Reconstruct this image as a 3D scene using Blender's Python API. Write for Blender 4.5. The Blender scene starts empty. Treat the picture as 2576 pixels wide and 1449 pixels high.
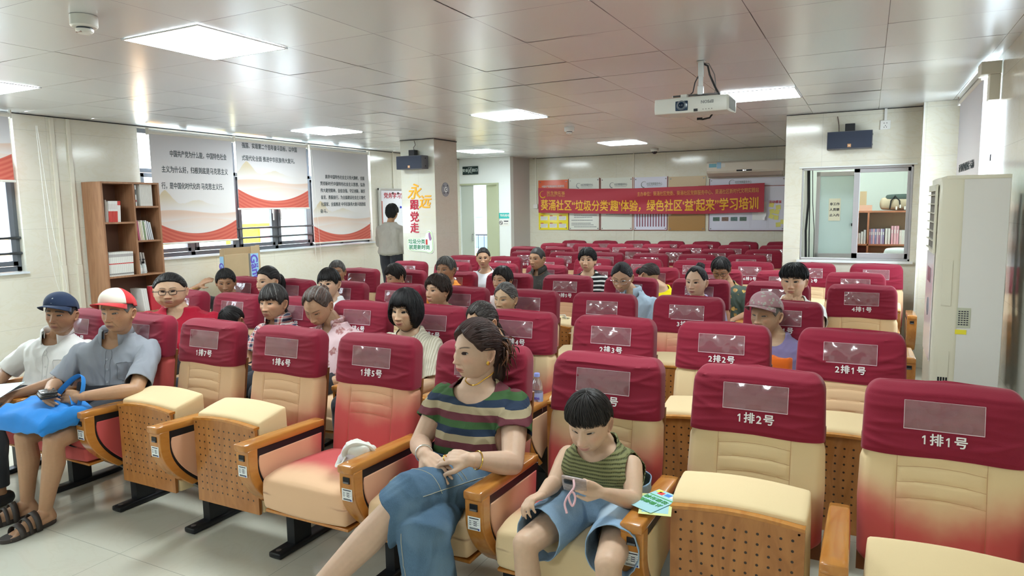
import bpy, math, random
import numpy as np
from mathutils import Vector, Matrix, Euler, noise as mnoise
random.seed(7); np.random.seed(7)
sc = bpy.context.scene
COL = sc.collection
pi = math.pi
# ------------------------------------------------------------------ camera
CAM_H = 1.604; FPX = 1734.0
_p, _y, _r = math.radians(6.65), math.radians(27.29), math.radians(-.90)
_R0 = Vector((math.cos(_y), math.sin(_y), 0)); _f = Vector((-math.sin(_y), math.cos(_y), 0))
_F = _f*math.cos(_p) - Vector((0, 0, math.sin(_p))); _U0 = _R0.cross(_F)
_R = _R0*math.cos(_r) + _U0*math.sin(_r); _U = _U0*math.cos(_r) - _R0*math.sin(_r)
cam = bpy.data.cameras.new('camera'); camo = bpy.data.objects.new('camera', cam); COL.objects.link(camo)
cam.sensor_width = 36; cam.lens = FPX/2576*36; cam.clip_start = .02; cam.clip_end = 200
camo.matrix_world = Matrix((( _R.x, _U.x, -_F.x, 0), (_R.y, _U.y, -_F.y, 0), (_R.z, _U.z, -_F.z, CAM_H), (0, 0, 0, 1)))
sc.camera = camo
# ------------------------------------------------------------------ world, sky and exposure
w = bpy.data.worlds.new('world'); sc.world = w; w.use_nodes = True
nt = w.node_tree; bg = nt.nodes['Background']
bg.inputs[0].default_value = (.80, .90, 1.0, 1); bg.inputs[1].default_value = 6.0
sc.view_settings.view_transform = 'Standard'; sc.view_settings.look = 'None'
sc.view_settings.gamma = 1; sc.view_settings.use_curve_mapping = False
sc.view_settings.exposure = 1.42
sc.cycles.max_bounces = 7; sc.cycles.diffuse_bounces = 4; sc.cycles.glossy_bounces = 4
sc.cycles.transmission_bounces = 6; sc.cycles.transparent_max_bounces = 10
sc.cycles.use_adaptive_sampling = True; sc.cycles.adaptive_threshold = .02
sc.cycles.sample_clamp_indirect = 6; sc.cycles.caustics_reflective = False; sc.cycles.caustics_refractive = False
PANEL_POWER = 14.0                                   # emission of the ceiling light panels
# ------------------------------------------------------------------ helpers
def tag(o, label=None, cat=None, group=None, kind=None):
    if label: o['label'] = label
    if cat: o['category'] = cat
    if group: o['group'] = group
    if kind: o['kind'] = kind
    return o
def empty(name, loc=(0, 0, 0), rz=0, label=None, cat=None, group=None):
    o = bpy.data.objects.new(name, None); COL.objects.link(o); o.location = loc; o.rotation_euler = (0, 0, rz)
    o.empty_display_size = .05
    return tag(o, label, cat, group)
class MB:
    def __init__(s): s.v = []; s.f = []; s.mi = []; s.n = 0; s.cols = None
    def add(s, v, f, mi=0, M=None):
        v = np.asarray(v, float).reshape(-1, 3)
        if M is not None:
            M = np.array(M); v = v@M[:3, :3].T + M[:3, 3]
        s.v.append(v); s.f += [tuple(int(i)+s.n for i in q) for q in f]; s.mi += [mi]*len(f); s.n += len(v); return s
    def box(s, x0, x1, y0, y1, z0, z1, mi=0, M=None):
        v = [(x, y, z) for z in (z0, z1) for y in (y0, y1) for x in (x0, x1)]
        f = [(0, 2, 3, 1), (4, 5, 7, 6), (0, 1, 5, 4), (2, 6, 7, 3), (0, 4, 6, 2), (1, 3, 7, 5)]
        return s.add(v, f, mi, M)
    def prism(s, poly, x0, x1, axis='x', mi=0, M=None):   # poly: list of 2-D points, extruded along axis
        n = len(poly); v = []
        for t in (x0, x1):
            for a, b in poly: v.append({'x': (t, a, b), 'y': (a, t, b), 'z': (a, b, t)}[axis])
        f = [tuple(range(n-1, -1, -1)), tuple(range(n, 2*n))]+[(i, (i+1) % n, n+(i+1) % n, n+i) for i in range(n)]
        return s.add(v, f, mi, M)
    def loft(s, rings, mi=0, cap=True, M=None, closed=True):
        rings = np.asarray(rings, float); k, n = rings.shape[:2]
        f = []
        for i in range(k-1):
            for j in range(n if closed else n-1):
                a = i*n+j; b = i*n+(j+1) % n; f.append((a, b, b+n, a+n))
        if cap and closed: f += [tuple(range(n-1, -1, -1)), tuple(range((k-1)*n, k*n))]
        return s.add(rings.reshape(-1, 3), f, mi, M)
    def tube(s, pts, rad, n=10, mi=0, cap=True, M=None, flat=None):
        pts = [np.array(p, float) for p in pts]
        if not hasattr(rad, '__len__'): rad = [rad]*len(pts)
        rings = []; up = None
        for i, p in enumerate(pts):
            d = pts[min(i+1, len(pts)-1)]-pts[max(i-1, 0)]; d = d/(np.linalg.norm(d)+1e-12)
            if up is None:
                up = np.array([0, 0, 1.]) if abs(d[2]) < .9 else np.array([1., 0, 0])
            u = up-d*(up@d); u /= np.linalg.norm(u)+1e-12; w_ = np.cross(d, u); up = u
            a = np.linspace(0, 2*pi, n, endpoint=False)
            fl = flat if flat else 1
            rings.append(p+rad[i]*(np.outer(np.cos(a), u)*fl+np.outer(np.sin(a), w_)))
        return s.loft(rings, mi, cap, M)
    def lathe(s, prof, c=(0, 0, 0), n=24, mi=0, M=None, cap=True):   # prof: (r, z)
        a = np.linspace(0, 2*pi, n, endpoint=False)
        rings = [np.stack([c[0]+r*np.cos(a), c[1]+r*np.sin(a), np.full(n, c[2]+z)], 1) for r, z in prof]
        return s.loft(rings, mi, cap, M)
    def rbox(s, c, h, r, n=5, mi=0, M=None, fn=None):      # rounded box: centre, half sizes, radius
        v, f = cubegrid(n); h = np.array(h, float); r = min(r, *h)
        d = v/np.linalg.norm(v, axis=1, keepdims=True)
        inner = np.sign(v)*(h-r)*(np.abs(v) > 1e-9)
        # spread the middle of every face linearly
        t = np.clip(v*1.6, -1, 1); inner = t*(h-r)
        q = inner+d*r
        # push faces flat
        for k in range(3):
            m = np.abs(v[:, k]) > .999
            lo = np.abs(v)[m]; 
        q = q+np.array(c)
        if fn is not None: q = fn(q)
        return s.add(q, f, mi, M)
    def build(s, name, mats=None, parent=None, smooth=True, loc=None, sub=0, bevel=0, ang=35):
        m = bpy.data.meshes.new(name); v = np.concatenate(s.v)
        m.from_pydata(v.tolist(), [], s.f)
        if mats is not None:
            for q in (mats if isinstance(mats, (list, tuple)) else [mats]): m.materials.append(q)
        if max(s.mi) > 0: m.polygons.foreach_set('material_index', s.mi)
        o = bpy.data.objects.new(name, m); COL.objects.link(o)
        if parent is not None: o.parent = parent
        if loc is not None: o.location = loc
        if bevel:
            b = o.modifiers.new('b', 'BEVEL'); b.width = bevel; b.segments = 2; b.limit_method = 'ANGLE'; b.angle_limit = math.radians(40)
        if sub:
            b = o.modifiers.new('s', 'SUBSURF'); b.levels = sub; b.render_levels = sub
        if smooth:
            m.polygons.foreach_set('use_smooth', [True]*len(m.polygons))
            if ang: 
                try: m.set_sharp_from_angle(angle=math.radians(ang))
                except Exception: pass
        m.update(); return o
_cg = {}
def cubegrid(n):
    if n in _cg: return _cg[n]
    idx = {}; v = []; f = []
    def gid(p):
        k = tuple(np.round(p, 6))
        if k not in idx: idx[k] = len(v); v.append(p)
        return idx[k]
    t = np.linspace(-1, 1, n+1)
    for ax in range(3):
        for sg in (-1, 1):
            for i in range(n):
                for j in range(n):
                    q = []
                    for a, b in ((i, j), (i+1, j), (i+1, j+1), (i, j+1)):
                        p = [0, 0, 0]; p[ax] = sg; p[(ax+1) % 3] = t[a]; p[(ax+2) % 3] = t[b]; q.append(gid(p))
                    f.append(tuple(q if sg > 0 else q[::-1]))
    _cg[n] = (np.array(v, float), f); return _cg[n]
def link_copy(o, parent=None, **kw):
    c = o.copy(); COL.objects.link(c)
    if parent is not None: c.parent = parent
    for k, v in kw.items(): setattr(c, k, v)
    return c
def copy_tree(o, parent=None):
    c = o.copy(); COL.objects.link(c)
    if parent is not None: c.parent = parent
    for ch in list(o.children): copy_tree(ch, c)
    return c
# materials
_mats = {}
def M_(name, col=(.8, .8, .8), rough=.5, metal=0, spec=.5, noise=0, nscale=20, bump=0, bscale=60, emit=None, es=0, alpha=1, trans=0, sheen=0, coat=0, sss=0, ior=1.45):
    if name in _mats: return _mats[name]
    m = bpy.data.materials.new(name); m.use_nodes = True; nt = m.node_tree; b = nt.nodes['Principled BSDF']
    b.inputs['Base Color'].default_value = (*col, 1); b.inputs['Roughness'].default_value = rough
    b.inputs['Metallic'].default_value = metal; b.inputs['Specular IOR Level'].default_value = spec; b.inputs['IOR'].default_value = ior
    if emit: b.inputs['Emission Color'].default_value = (*emit, 1); b.inputs['Emission Strength'].default_value = es
    if alpha < 1: b.inputs['Alpha'].default_value = alpha
    if trans: b.inputs['Transmission Weight'].default_value = trans
    if sheen: b.inputs['Sheen Weight'].default_value = sheen
    if coat: b.inputs['Coat Weight'].default_value = coat; b.inputs['Coat Roughness'].default_value = .08
    if sss: b.inputs['Subsurface Weight'].default_value = sss; b.inputs['Subsurface Radius'].default_value = (.02, .008, .004); b.inputs['Subsurface Scale'].default_value = .5
    if noise or bump:
        tc = nt.nodes.new('ShaderNodeTexCoord')
    if noise:
        nz = nt.nodes.new('ShaderNodeTexNoise'); nz.inputs['Scale'].default_value = nscale; nz.inputs['Detail'].default_value = 5
        nt.links.new(tc.outputs['Object'], nz.inputs['Vector'])
        mx = nt.nodes.new('ShaderNodeMix'); mx.data_type = 'RGBA'
        mx.inputs[6].default_value = (*[max(0, c*(1-noise)) for c in col], 1); mx.inputs[7].default_value = (*[min(1, c*(1+noise)) for c in col], 1)
        nt.links.new(nz.outputs['Fac'], mx.inputs[0]); nt.links.new(mx.outputs[2], b.inputs['Base Color'])
    if bump:
        n2 = nt.nodes.new('ShaderNodeTexNoise'); n2.inputs['Scale'].default_value = bscale; n2.inputs['Detail'].default_value = 3
        nt.links.new(tc.outputs['Object'], n2.inputs['Vector'])
        bp = nt.nodes.new('ShaderNodeBump'); bp.inputs['Strength'].default_value = bump; bp.inputs['Distance'].default_value = .01
        nt.links.new(n2.outputs['Fac'], bp.inputs['Height']); nt.links.new(bp.outputs['Normal'], b.inputs['Normal'])
    _mats[name] = m; return m
class NG:      # small node-graph helper
    def __init__(s, name):
        s.m = bpy.data.materials.new(name); s.m.use_nodes = True; s.nt = s.m.node_tree; s.b = s.nt.nodes['Principled BSDF']
        _mats[name] = s.m; s.tc = s.nt.nodes.new('ShaderNodeTexCoord')
    def xyz(s, out='Object'):
        n = s.nt.nodes.new('ShaderNodeSeparateXYZ'); s.nt.links.new(s.tc.outputs[out], n.inputs[0]); return n.outputs
    def math(s, op, a, b=None, c=None):
        n = s.nt.nodes.new('ShaderNodeMath'); n.operation = op
        for i, q in enumerate((a, b, c)):
            if q is None: continue
            if isinstance(q, (int, float)): n.inputs[i].default_value = q
            else: s.nt.links.new(q, n.inputs[i])
        return n.outputs[0]
    def noise(s, scale, detail=4, vec=None, dist=0):
        n = s.nt.nodes.new('ShaderNodeTexNoise'); n.inputs['Scale'].default_value = scale; n.inputs['Detail'].default_value = detail; n.inputs['Distortion'].default_value = dist
        s.nt.links.new(vec if vec is not None else s.tc.outputs['Object'], n.inputs['Vector']); return n.outputs['Fac']
    def map(s, sc_=(1, 1, 1), loc=(0, 0, 0), rot=(0, 0, 0), out='Object'):
        n = s.nt.nodes.new('ShaderNodeMapping'); n.inputs['Scale'].default_value = sc_; n.inputs['Location'].default_value = loc; n.inputs['Rotation'].default_value = rot
        s.nt.links.new(s.tc.outputs[out], n.inputs['Vector']); return n.outputs[0]
    def ramp(s, fac, stops):
        n = s.nt.nodes.new('ShaderNodeValToRGB'); e = n.color_ramp.elements
        while len(e) < len(stops): e.new(.5)
        for q, (p, c) in zip(e, stops): q.position = p; q.color = (*c, 1) if len(c) == 3 else c
        s.nt.links.new(fac, n.inputs[0]); return n.outputs[0]
    def mix(s, fac, a, b):
        n = s.nt.nodes.new('ShaderNodeMix'); n.data_type = 'RGBA'
        for i, q in ((0, fac), (6, a), (7, b)):
            if isinstance(q, (int, float)): n.inputs[i].default_value = q
            elif isinstance(q, tuple): n.inputs[i].default_value = (*q, 1)
            else: s.nt.links.new(q, n.inputs[i])
        return n.outputs[2]
    def ss(s, x, a, b):
        n = s.nt.nodes.new('ShaderNodeMapRange'); n.interpolation_type = 'SMOOTHSTEP'
        n.inputs[1].default_value = a; n.inputs[2].default_value = b; s.nt.links.new(x, n.inputs[0]); return n.outputs[0]
    def bump(s, h, strength=.5, dist=.01):
        n = s.nt.nodes.new('ShaderNodeBump'); n.inputs['Strength'].default_value = strength; n.inputs['Distance'].default_value = dist
        s.nt.links.new(h, n.inputs['Height']); s.nt.links.new(n.outputs[0], s.b.inputs['Normal'])
    def set(s, **k):
        for kk, v in k.items():
            i = s.b.inputs[kk.replace('_', ' ')]
            if isinstance(v, (int, float)): i.default_value = v
            elif isinstance(v, tuple): i.default_value = (*v, 1) if len(v) == 3 else v
            else: s.nt.links.new(v, i)
        return s.m
def text_obj(name, body, size, mat, parent=None, M=None, bold=0, extrude=.0006, align='CENTER', spacing=1, width=None, shear=0):
    """writing as a mesh: lies in local XY, facing +Z, then moved by M"""
    c = bpy.data.curves.new(name, 'FONT'); c.body = body; c.size = size; c.align_x = align; c.align_y = 'CENTER'
    c.offset = 0; c.extrude = extrude; c.space_character = spacing; c.resolution_u = 2; c.shear = shear
    t = bpy.data.objects.new('tmp', c); COL.objects.link(t)
    dg = bpy.context.evaluated_depsgraph_get(); m = bpy.data.meshes.new_from_object(t.evaluated_get(dg))
    bpy.data.objects.remove(t); bpy.data.curves.remove(c)
    if bold and len(m.vertices):           # heavier strokes: the outline repeated a hair to each side
        bmj = MB(); v0 = np.array([q.co[:] for q in m.vertices]); f0 = [tuple(p.vertices) for p in m.polygons]; bq = bold*1.0
        for kq, (dx, dy) in enumerate(((-bq, 0), (bq, 0), (0, -bq), (0, bq), (bq*.7, bq*.7), (-bq*.7, -bq*.7))): bmj.add(v0+[dx, dy, kq*max(.00025, extrude*.08)], f0)
        m2 = bpy.data.meshes.new(name); m2.from_pydata(np.concatenate(bmj.v).tolist(), [], bmj.f); m2.update(); bpy.data.meshes.remove(m); m = m2
    if width is not None and len(m.vertices):
        xs = [v.co.x for v in m.vertices]; k = width/max(1e-6, max(xs)-min(xs))
        m.transform(Matrix.Diagonal((k, k if False else 1, 1, 1)))
    if M is not None: m.transform(M)
    m.materials.clear(); m.materials.append(mat); m.name = name
    o = bpy.data.objects.new(name, m); COL.objects.link(o)
    if parent is not None: o.parent = parent
    return o
def spath(pts, n=6):
    P = [np.array(p, float) for p in pts]; P = [2*P[0]-P[1]]+P+[2*P[-1]-P[-2]]; o = []
    for i in range(1, len(P)-2):
        for k in range(n):
            t = k/n; o.append(.5*((2*P[i])+(-P[i-1]+P[i+1])*t+(2*P[i-1]-5*P[i]+4*P[i+1]-P[i+2])*t*t+(-P[i-1]+3*P[i]-3*P[i+1]+P[i+2])*t**3))
    return o+[P[-2]]
# plane orientations for writing/decals: text local (x right, y up, z toward viewer)
def face_my(x, y, z): return Matrix(((1, 0, 0, x), (0, 0, -1, y), (0, 1, 0, z), (0, 0, 0, 1)))       # faces -Y
def face_px(x, y, z): return Matrix(((0, 0, 1, x), (1, 0, 0, y), (0, 1, 0, z), (0, 0, 0, 1)))        # faces +X (reads towards +Y)
def face_mx(x, y, z): return Matrix(((0, 0, -1, x), (-1, 0, 0, y), (0, 1, 0, z), (0, 0, 0, 1)))      # faces -X
def sup_ring(cx, cy, z, hx, hy, n=48, e=4.0, z2=None):
    a = np.linspace(0, 2*pi, n, endpoint=False); c, s_ = np.cos(a), np.sin(a)
    return np.stack([cx+hx*np.sign(c)*np.abs(c)**(2/e), cy+hy*np.sign(s_)*np.abs(s_)**(2/e), np.full(n, z)], 1)
# ------------------------------------------------------------------ surface materials
ZC = 2.52
def tile_mat(name, c1, c2, vein, tw, th, axis, off=(0, 0), joint=(.55, .53, .45), rough=.12, jw=.003):
    g = NG(name); o = g.xyz(); a = o[0] if axis[0] == 'x' else o[1]; b = o[2] if axis[1] == 'z' else o[1]
    def line(c, t, of):
        q = g.math('MODULO', g.math('ADD', c, 100*t+of), t)
        return g.math('LESS_THAN', g.math('ABSOLUTE', g.math('SUBTRACT', q, t/2)), jw/2)
    j = g.math('MAXIMUM', line(a, tw, off[0]), line(b, th, off[1]))
    n1 = g.noise(1.3, 6, g.map((1, 1, 1.6), rot=(.3, .6, .5)), 1.5); n2 = g.noise(3.0, 8, g.map((1, 1, 2.2), rot=(.5, .2, .8)), 2.5)
    base = g.mix(n1, c1, c2)
    v = g.math('SUBTRACT', 1, g.ss(g.math('ABSOLUTE', g.math('SUBTRACT', n2, .5)), 0, .05))
    base = g.mix(g.math('MULTIPLY', v, .22), base, vein)
    base = g.mix(g.math('MULTIPLY', j, .8), base, joint)
    inv = g.math('SUBTRACT', 1, j)
    g.bump(g.math('ADD', inv, g.math('MULTIPLY', n1, .4)), .25, .002)
    return g.set(Base_Color=base, Roughness=rough, Specular_IOR_Level=.55)
WALL_X = tile_mat('cream marble wall tile', (.80, .78, .68), (.72, .69, .56), (.66, .58, .38), .9, .45, 'xz')
WALL_Y = tile_mat('cream marble wall tile side', (.80, .78, .69), (.74, .71, .60), (.68, .62, .44), .9, .45, 'yz', off=(.2, .1))
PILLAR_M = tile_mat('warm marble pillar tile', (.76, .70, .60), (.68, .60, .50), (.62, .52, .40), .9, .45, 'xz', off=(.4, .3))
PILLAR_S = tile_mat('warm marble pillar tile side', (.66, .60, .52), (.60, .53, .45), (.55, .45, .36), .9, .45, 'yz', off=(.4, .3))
FLOOR_M = tile_mat('polished cream floor tile', (.62, .61, .52), (.56, .55, .46), (.52, .50, .40), .8, .8, 'xy', off=(.3, .1), rough=.09, joint=(.3, .3, .26), jw=.003)
RET_M = M_('mauve grey wall', (.60, .56, .55), .5)
WHITE_W = M_('white painted wall', (.82, .86, .85), .6)
# ceiling: satin aluminium panels, every panel a little differently tilted
g = NG('satin white ceiling panels'); o = g.xyz()
GX, GY = -3.547, 2.408
def cell(c, of): return g.math('FLOOR', g.math('DIVIDE', g.math('SUBTRACT', c, of), .6))
def jl(c, of, wd):
    q = g.math('MODULO', g.math('ADD', g.math('SUBTRACT', c, of), 60.3), .6)
    return g.math('LESS_THAN', g.math('ABSOLUTE', g.math('SUBTRACT', q, .3)), wd)
cx_, cy_ = cell(o[0], GX), cell(o[1], GY)
jj = g.math('MAXIMUM', jl(o[0], GX, .0019), jl(o[1], GY, .0017))
comb = g.nt.nodes.new('ShaderNodeCombineXYZ'); g.nt.links.new(cx_, comb.inputs[0]); g.nt.links.new(cy_, comb.inputs[1])
wn = g.nt.nodes.new('ShaderNodeTexWhiteNoise'); wn.noise_dimensions = '2D'; g.nt.links.new(comb.outputs[0], wn.inputs['Vector'])
sepc = g.nt.nodes.new('ShaderNodeSeparateColor'); g.nt.links.new(wn.outputs['Color'], sepc.inputs[0])
CEIL_M = g.set(Base_Color=g.mix(jj, g.mix(sepc.outputs[0], (.79, .815, .835), (.84, .865, .88)), (.26, .26, .28)), Roughness=.27, Metallic=.42, Specular_IOR_Level=.6)
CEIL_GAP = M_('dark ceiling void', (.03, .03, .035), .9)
ALU = M_('grey window aluminium', (.13, .145, .165), .35, .3)
ALU_L = M_('light grey aluminium', (.48, .47, .48), .35, .4)
WHITE_PL = M_('white plastic', (.82, .82, .78), .35)
IVORY = M_('ivory plastic', (.80, .77, .66), .35)
BLACK = M_('black metal', (.012, .013, .016), .4, .2)
GLASS = M_('window glass', (1, 1, 1), .0, 0, trans=1, ior=1.0001, spec=.5)
def glass_mat(name, tint=(1, 1, 1), refl=.06, milk=0, rough=.02):
    m = bpy.data.materials.new(name); m.use_nodes = True; nt = m.node_tree; nt.nodes.remove(nt.nodes['Principled BSDF'])
    t = nt.nodes.new('ShaderNodeBsdfTransparent'); t.inputs[0].default_value = (*tint, 1)
    gl = nt.nodes.new('ShaderNodeBsdfGlossy'); gl.inputs['Roughness'].default_value = rough
    mx = nt.nodes.new('ShaderNodeMixShader'); mx.inputs[0].default_value = refl
    lw = nt.nodes.new('ShaderNodeLayerWeight'); pw = nt.nodes.new('ShaderNodeMath'); pw.operation = 'POWER'; pw.inputs[1].default_value = 4; nt.links.new(lw.outputs['Facing'], pw.inputs[0])
    ml = nt.nodes.new('ShaderNodeMath'); ml.operation = 'MULTIPLY_ADD'; ml.inputs[1].default_value = .45; ml.inputs[2].default_value = refl*.5; nt.links.new(pw.outputs[0], ml.inputs[0]); nt.links.new(ml.outputs[0], mx.inputs[0])
    nt.links.new(t.outputs[0], mx.inputs[1]); nt.links.new(gl.outputs[0], mx.inputs[2])
    out = mx.outputs[0]
    if milk:
        df = nt.nodes.new('ShaderNodeBsdfDiffuse'); df.inputs[0].default_value = (.85, .78, .82, 1); m2 = nt.nodes.new('ShaderNodeMixShader'); m2.inputs[0].default_value = milk
        nt.links.new(out, m2.inputs[1]); nt.links.new(df.outputs[0], m2.inputs[2]); out = m2.outputs[0]
    nt.links.new(out, nt.nodes['Material Output'].inputs[0]); _mats[name] = m; return m
PANE = glass_mat('clear pane', (.96, .98, .98)); CLEARPL = glass_mat('clear vinyl', (.95, .93, .95), .20, .10, .10)
def struct(name, mb, m, parent=None, **k):
    o = mb.build(name, m, parent, **k)
    if parent is None: o['kind'] = 'structure'
    return o
XL, XR, YB, YF = -6.85, .72, 12.0, -3.2
def wall_with_hole(mb, axis, pos, t, a0, a1, z0, z1, holes):   # axis 'x': wall plane x=pos..pos+t ; holes (b0,b1,c0,c1)
    xs = sorted({a0, a1, *[q for h_ in holes for q in h_[:2]]}); zs = sorted({z0, z1, *[q for h_ in holes for q in h_[2:]]})
    for i in range(len(xs)-1):
        for j in range(len(zs)-1):
            cx, cz = (xs[i]+xs[i+1])/2, (zs[j]+zs[j+1])/2
            if any(h_[0] < cx < h_[1] and h_[2] < cz < h_[3] for h_ in holes): continue
            if axis == 'x': mb.box(pos, pos+t, xs[i], xs[i+1], zs[j], zs[j+1])
            else: mb.box(xs[i], xs[i+1], pos, pos+t, zs[j], zs[j+1])
struct('floor', MB().box(-7.1, 1.0, YF-.2, 14.5, -.1, 0), FLOOR_M, smooth=False)
ce = MB(); rc = random.Random(5)
for i in range(-6, 8):
    for j in range(-10, 21):
        x0_, y0_ = GX+.6*i, GY+.6*j; ta, tb = rc.uniform(-.0025, .0025), rc.uniform(-.0025, .0025); vv = []; nn = 7; pw = rc.uniform(.0004, .0016)
        for b_ in range(nn):
            for a_ in range(nn):
                u_, v_ = a_/(nn-1), b_/(nn-1); e_ = min(u_, v_, 1-u_, 1-v_)
                vv.append((x0_+.6*u_, y0_+.6*v_, ZC+ta*(u_-.5)+tb*(v_-.5)-pw*math.sin(pi*u_)*math.sin(pi*v_)+.002))
        ce.add(vv, [(b_*nn+a_, b_*nn+nn+a_, b_*nn+nn+a_+1, b_*nn+a_+1) for b_ in range(nn-1) for a_ in range(nn-1)])
struct('ceiling', ce, CEIL_M, ang=0)
struct('roof_slab', MB().box(-7.1, 1.0, YF-.4, 14.5, ZC+.06, ZC+.2), M_('concrete', (.4, .4, .4), .9), smooth=False)
W2 = (4.76, 8.58, 1.11, 2.50); W1 = (1.2, 3.57, 1.09, 2.50)
mb = MB(); wall_with_hole(mb, 'x', XL-.2, .2, YF-.2, 11.2, 0, ZC+.02, [W2, W1]); struct('wall_left', mb, WALL_Y, smooth=False)
mb = MB(); wall_with_hole(mb, 'x', XR, .2, YF-.2, 12.2, 0, ZC+.02, [(5.45, 7.35, .95, 2.50)]); struct('wall_right', mb, WALL_Y, smooth=False)
struct('wall_back', MB().box(-5.78, .92, YB, YB+.2, 0, ZC+.02), WALL_X, smooth=False)
mb = MB(); wall_with_hole(mb, 'y', 11.2, .12, XL-.2, -5.779, 0, ZC+.02, [(-6.84, -6.03, 0, 2.06)]); struct('wall_exit', mb, WHITE_W, smooth=False)
struct('wall_return', MB().box(-5.90, -5.779, 11.3205, 12.1, 0, ZC+.02), RET_M, smooth=False)
struct('wall_front', MB().box(-7.05, .92, YF-.4, YF, 0, ZC+.02), M_('pale painted wall', (.78, .76, .72), .5), smooth=False)
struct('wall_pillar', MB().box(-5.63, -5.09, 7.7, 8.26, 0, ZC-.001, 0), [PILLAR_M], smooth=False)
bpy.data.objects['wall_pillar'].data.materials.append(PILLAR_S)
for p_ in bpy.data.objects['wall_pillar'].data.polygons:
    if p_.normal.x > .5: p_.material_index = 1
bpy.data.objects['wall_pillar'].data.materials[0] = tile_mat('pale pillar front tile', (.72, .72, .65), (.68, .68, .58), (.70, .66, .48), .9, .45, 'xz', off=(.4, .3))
# control booth: front wall with the sliding window, side wall, column
BO = (-.632, .383, 1.01, 1.962)
mb = MB(); wall_with_hole(mb, 'y', 7.9, .12, -.80, .72, 0, ZC+.02, [BO]); struct('wall_booth_front', mb, WALL_X, smooth=False)
struct('wall_booth_side', MB().box(-.80, -.72, 8.02, 12.0, 0, ZC+.02), WALL_Y, smooth=False)
struct('wall_booth_back', MB().box(-.72, .72, 10.3, 10.4, 0, ZC+.02), M_('pale booth wall', (.78, .86, .82), .35), smooth=False)
struct('wall_column', MB().box(.43, .72, 7.62, 7.9, 0, ZC+.001), WALL_X, smooth=False)
struct('trim_1', MB().box(-.66, .41, 7.87, 7.905, .985, 1.01).box(-.66, .41, 7.885, 7.905, 1.962, 1.975), M_('white stone sill', (.80, .82, .80), .25), smooth=False)
struct('trim_2', MB().box(.424, .434, 7.612, 7.622, 0, ZC), WHITE_PL, smooth=False)
# slim black gap where walls meet the ceiling panels
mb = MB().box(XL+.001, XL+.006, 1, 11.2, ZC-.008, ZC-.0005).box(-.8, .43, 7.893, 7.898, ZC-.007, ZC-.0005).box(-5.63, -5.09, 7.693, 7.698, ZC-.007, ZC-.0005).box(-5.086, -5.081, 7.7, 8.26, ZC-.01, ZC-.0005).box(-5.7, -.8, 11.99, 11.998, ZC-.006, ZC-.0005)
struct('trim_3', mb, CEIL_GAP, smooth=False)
# window sills
struct('trim_4', MB().box(XL-.18, XL+.03, W2[0]-.02, W2[1]+.02, 1.095, 1.112), M_('pale sill', (.72, .78, .84), .25), smooth=False)
struct('trim_5', MB().box(XL-.18, XL+.03, W1[0]-.02, W1[1]+.01, 1.075, 1.092), _mats['pale sill'], smooth=False)
# vertical plastic conduits on the left wall
for i, y in enumerate((3.895, 4.045)):
    tag(MB().box(XL+.001, XL+.022, y-.018, y+.018, 1.12, ZC-.012).box(XL+.001, XL+.026, y-.03, y+.02, 0.0, 1.12).build('conduit', IVORY, smooth=False, bevel=.003),
        ['ivory wall conduit nearer the left window, running floor to ceiling', 'ivory wall conduit nearer the bookshelf, running floor to ceiling'][i], 'conduit')
# ------------------------------------------------------------------ windows
def casement(name, y0, y1, z0, z1, ztr, n, x=XL-.1):
    r = empty(name, (x, y0, z0)); r['kind'] = 'structure'
    fr = MB(); t = .05; Y = y1-y0; Zt = z1-z0; w_ = .045
    fr.box(-.03, .03, 0, Y, 0, w_).box(-.03, .03, 0, Y, Zt-w_, Zt).box(-.03, .03, 0, w_, 0, Zt).box(-.03, .03, Y-w_, Y, 0, Zt)
    fr.box(-.03, .03, 0, Y, ztr-z0-.02, ztr-z0+.025)
    for i in range(1, n): fr.box(-.03, .03, Y*i/n-.03, Y*i/n+.03, 0, Zt)
    fr.build('window_frame', ALU, r, smooth=False, bevel=.004)
    for i in range(n):
        a, b = Y*i/n+.035, Y*(i+1)/n-.035; c, d = w_+.005, ztr-z0-.025
        s = MB(); q = .045
        s.box(.0, .045, a, b, c, c+q).box(.0, .045, a, b, d-q, d).box(0, .045, a, a+q, c, d).box(0, .045, b-q, b, c, d)
        so = s.build('sash', ALU, r, smooth=False, bevel=.004)
        MB().box(.018, .022, a+q, b-q, c+q, d-q).build('pane', PANE, so, smooth=False)
        hy = b-.022 if i % 2 == 0 else a+.022
        MB().box(.045, .062, hy-.012, hy+.012, (c+d)/2-.02, (c+d)/2+.03).box(.058, .072, hy-.01, hy+.01, (c+d)/2-.11, (c+d)/2+.03).build('handle', WHITE_PL if False else M_('silver handle', (.45, .46, .48), .3, .8), so, smooth=False, bevel=.003)
        MB().box(-.002, .002, Y*i/n+.03, Y*(i+1)/n-.03, ztr-z0+.025, Zt-w_).build('pane', PANE, r, smooth=False)
    return r
wb = casement('window_1', W2[0], W2[1], W2[2]+.005, W2[3], 2.06, 6)
wa = casement('window_2', W1[0], W1[1], W1[2]+.005, W1[3], 2.06, 4)
for nm, wv, z_s, lab in (('a', W2, (1.28, 1.40), 'dark security bars across the long window with the three printed blinds'), ('b', W1, (1.26, 1.40), 'dark security bars across the window at the left edge')):
    mb = MB()
    for z in z_s: mb.tube([(XL-.05, wv[0], z), (XL-.05, wv[1], z)], .012, 8)
    tag(mb.build('security_bars', M_('dark steel bar', (.06, .065, .07), .4, .6)), lab, 'window bars')
rw = empty('window_3', (XR+.12, 5.45, .95)); rw['kind'] = 'structure'
mb = MB(); Y, Zt = 1.9, 1.55
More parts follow.
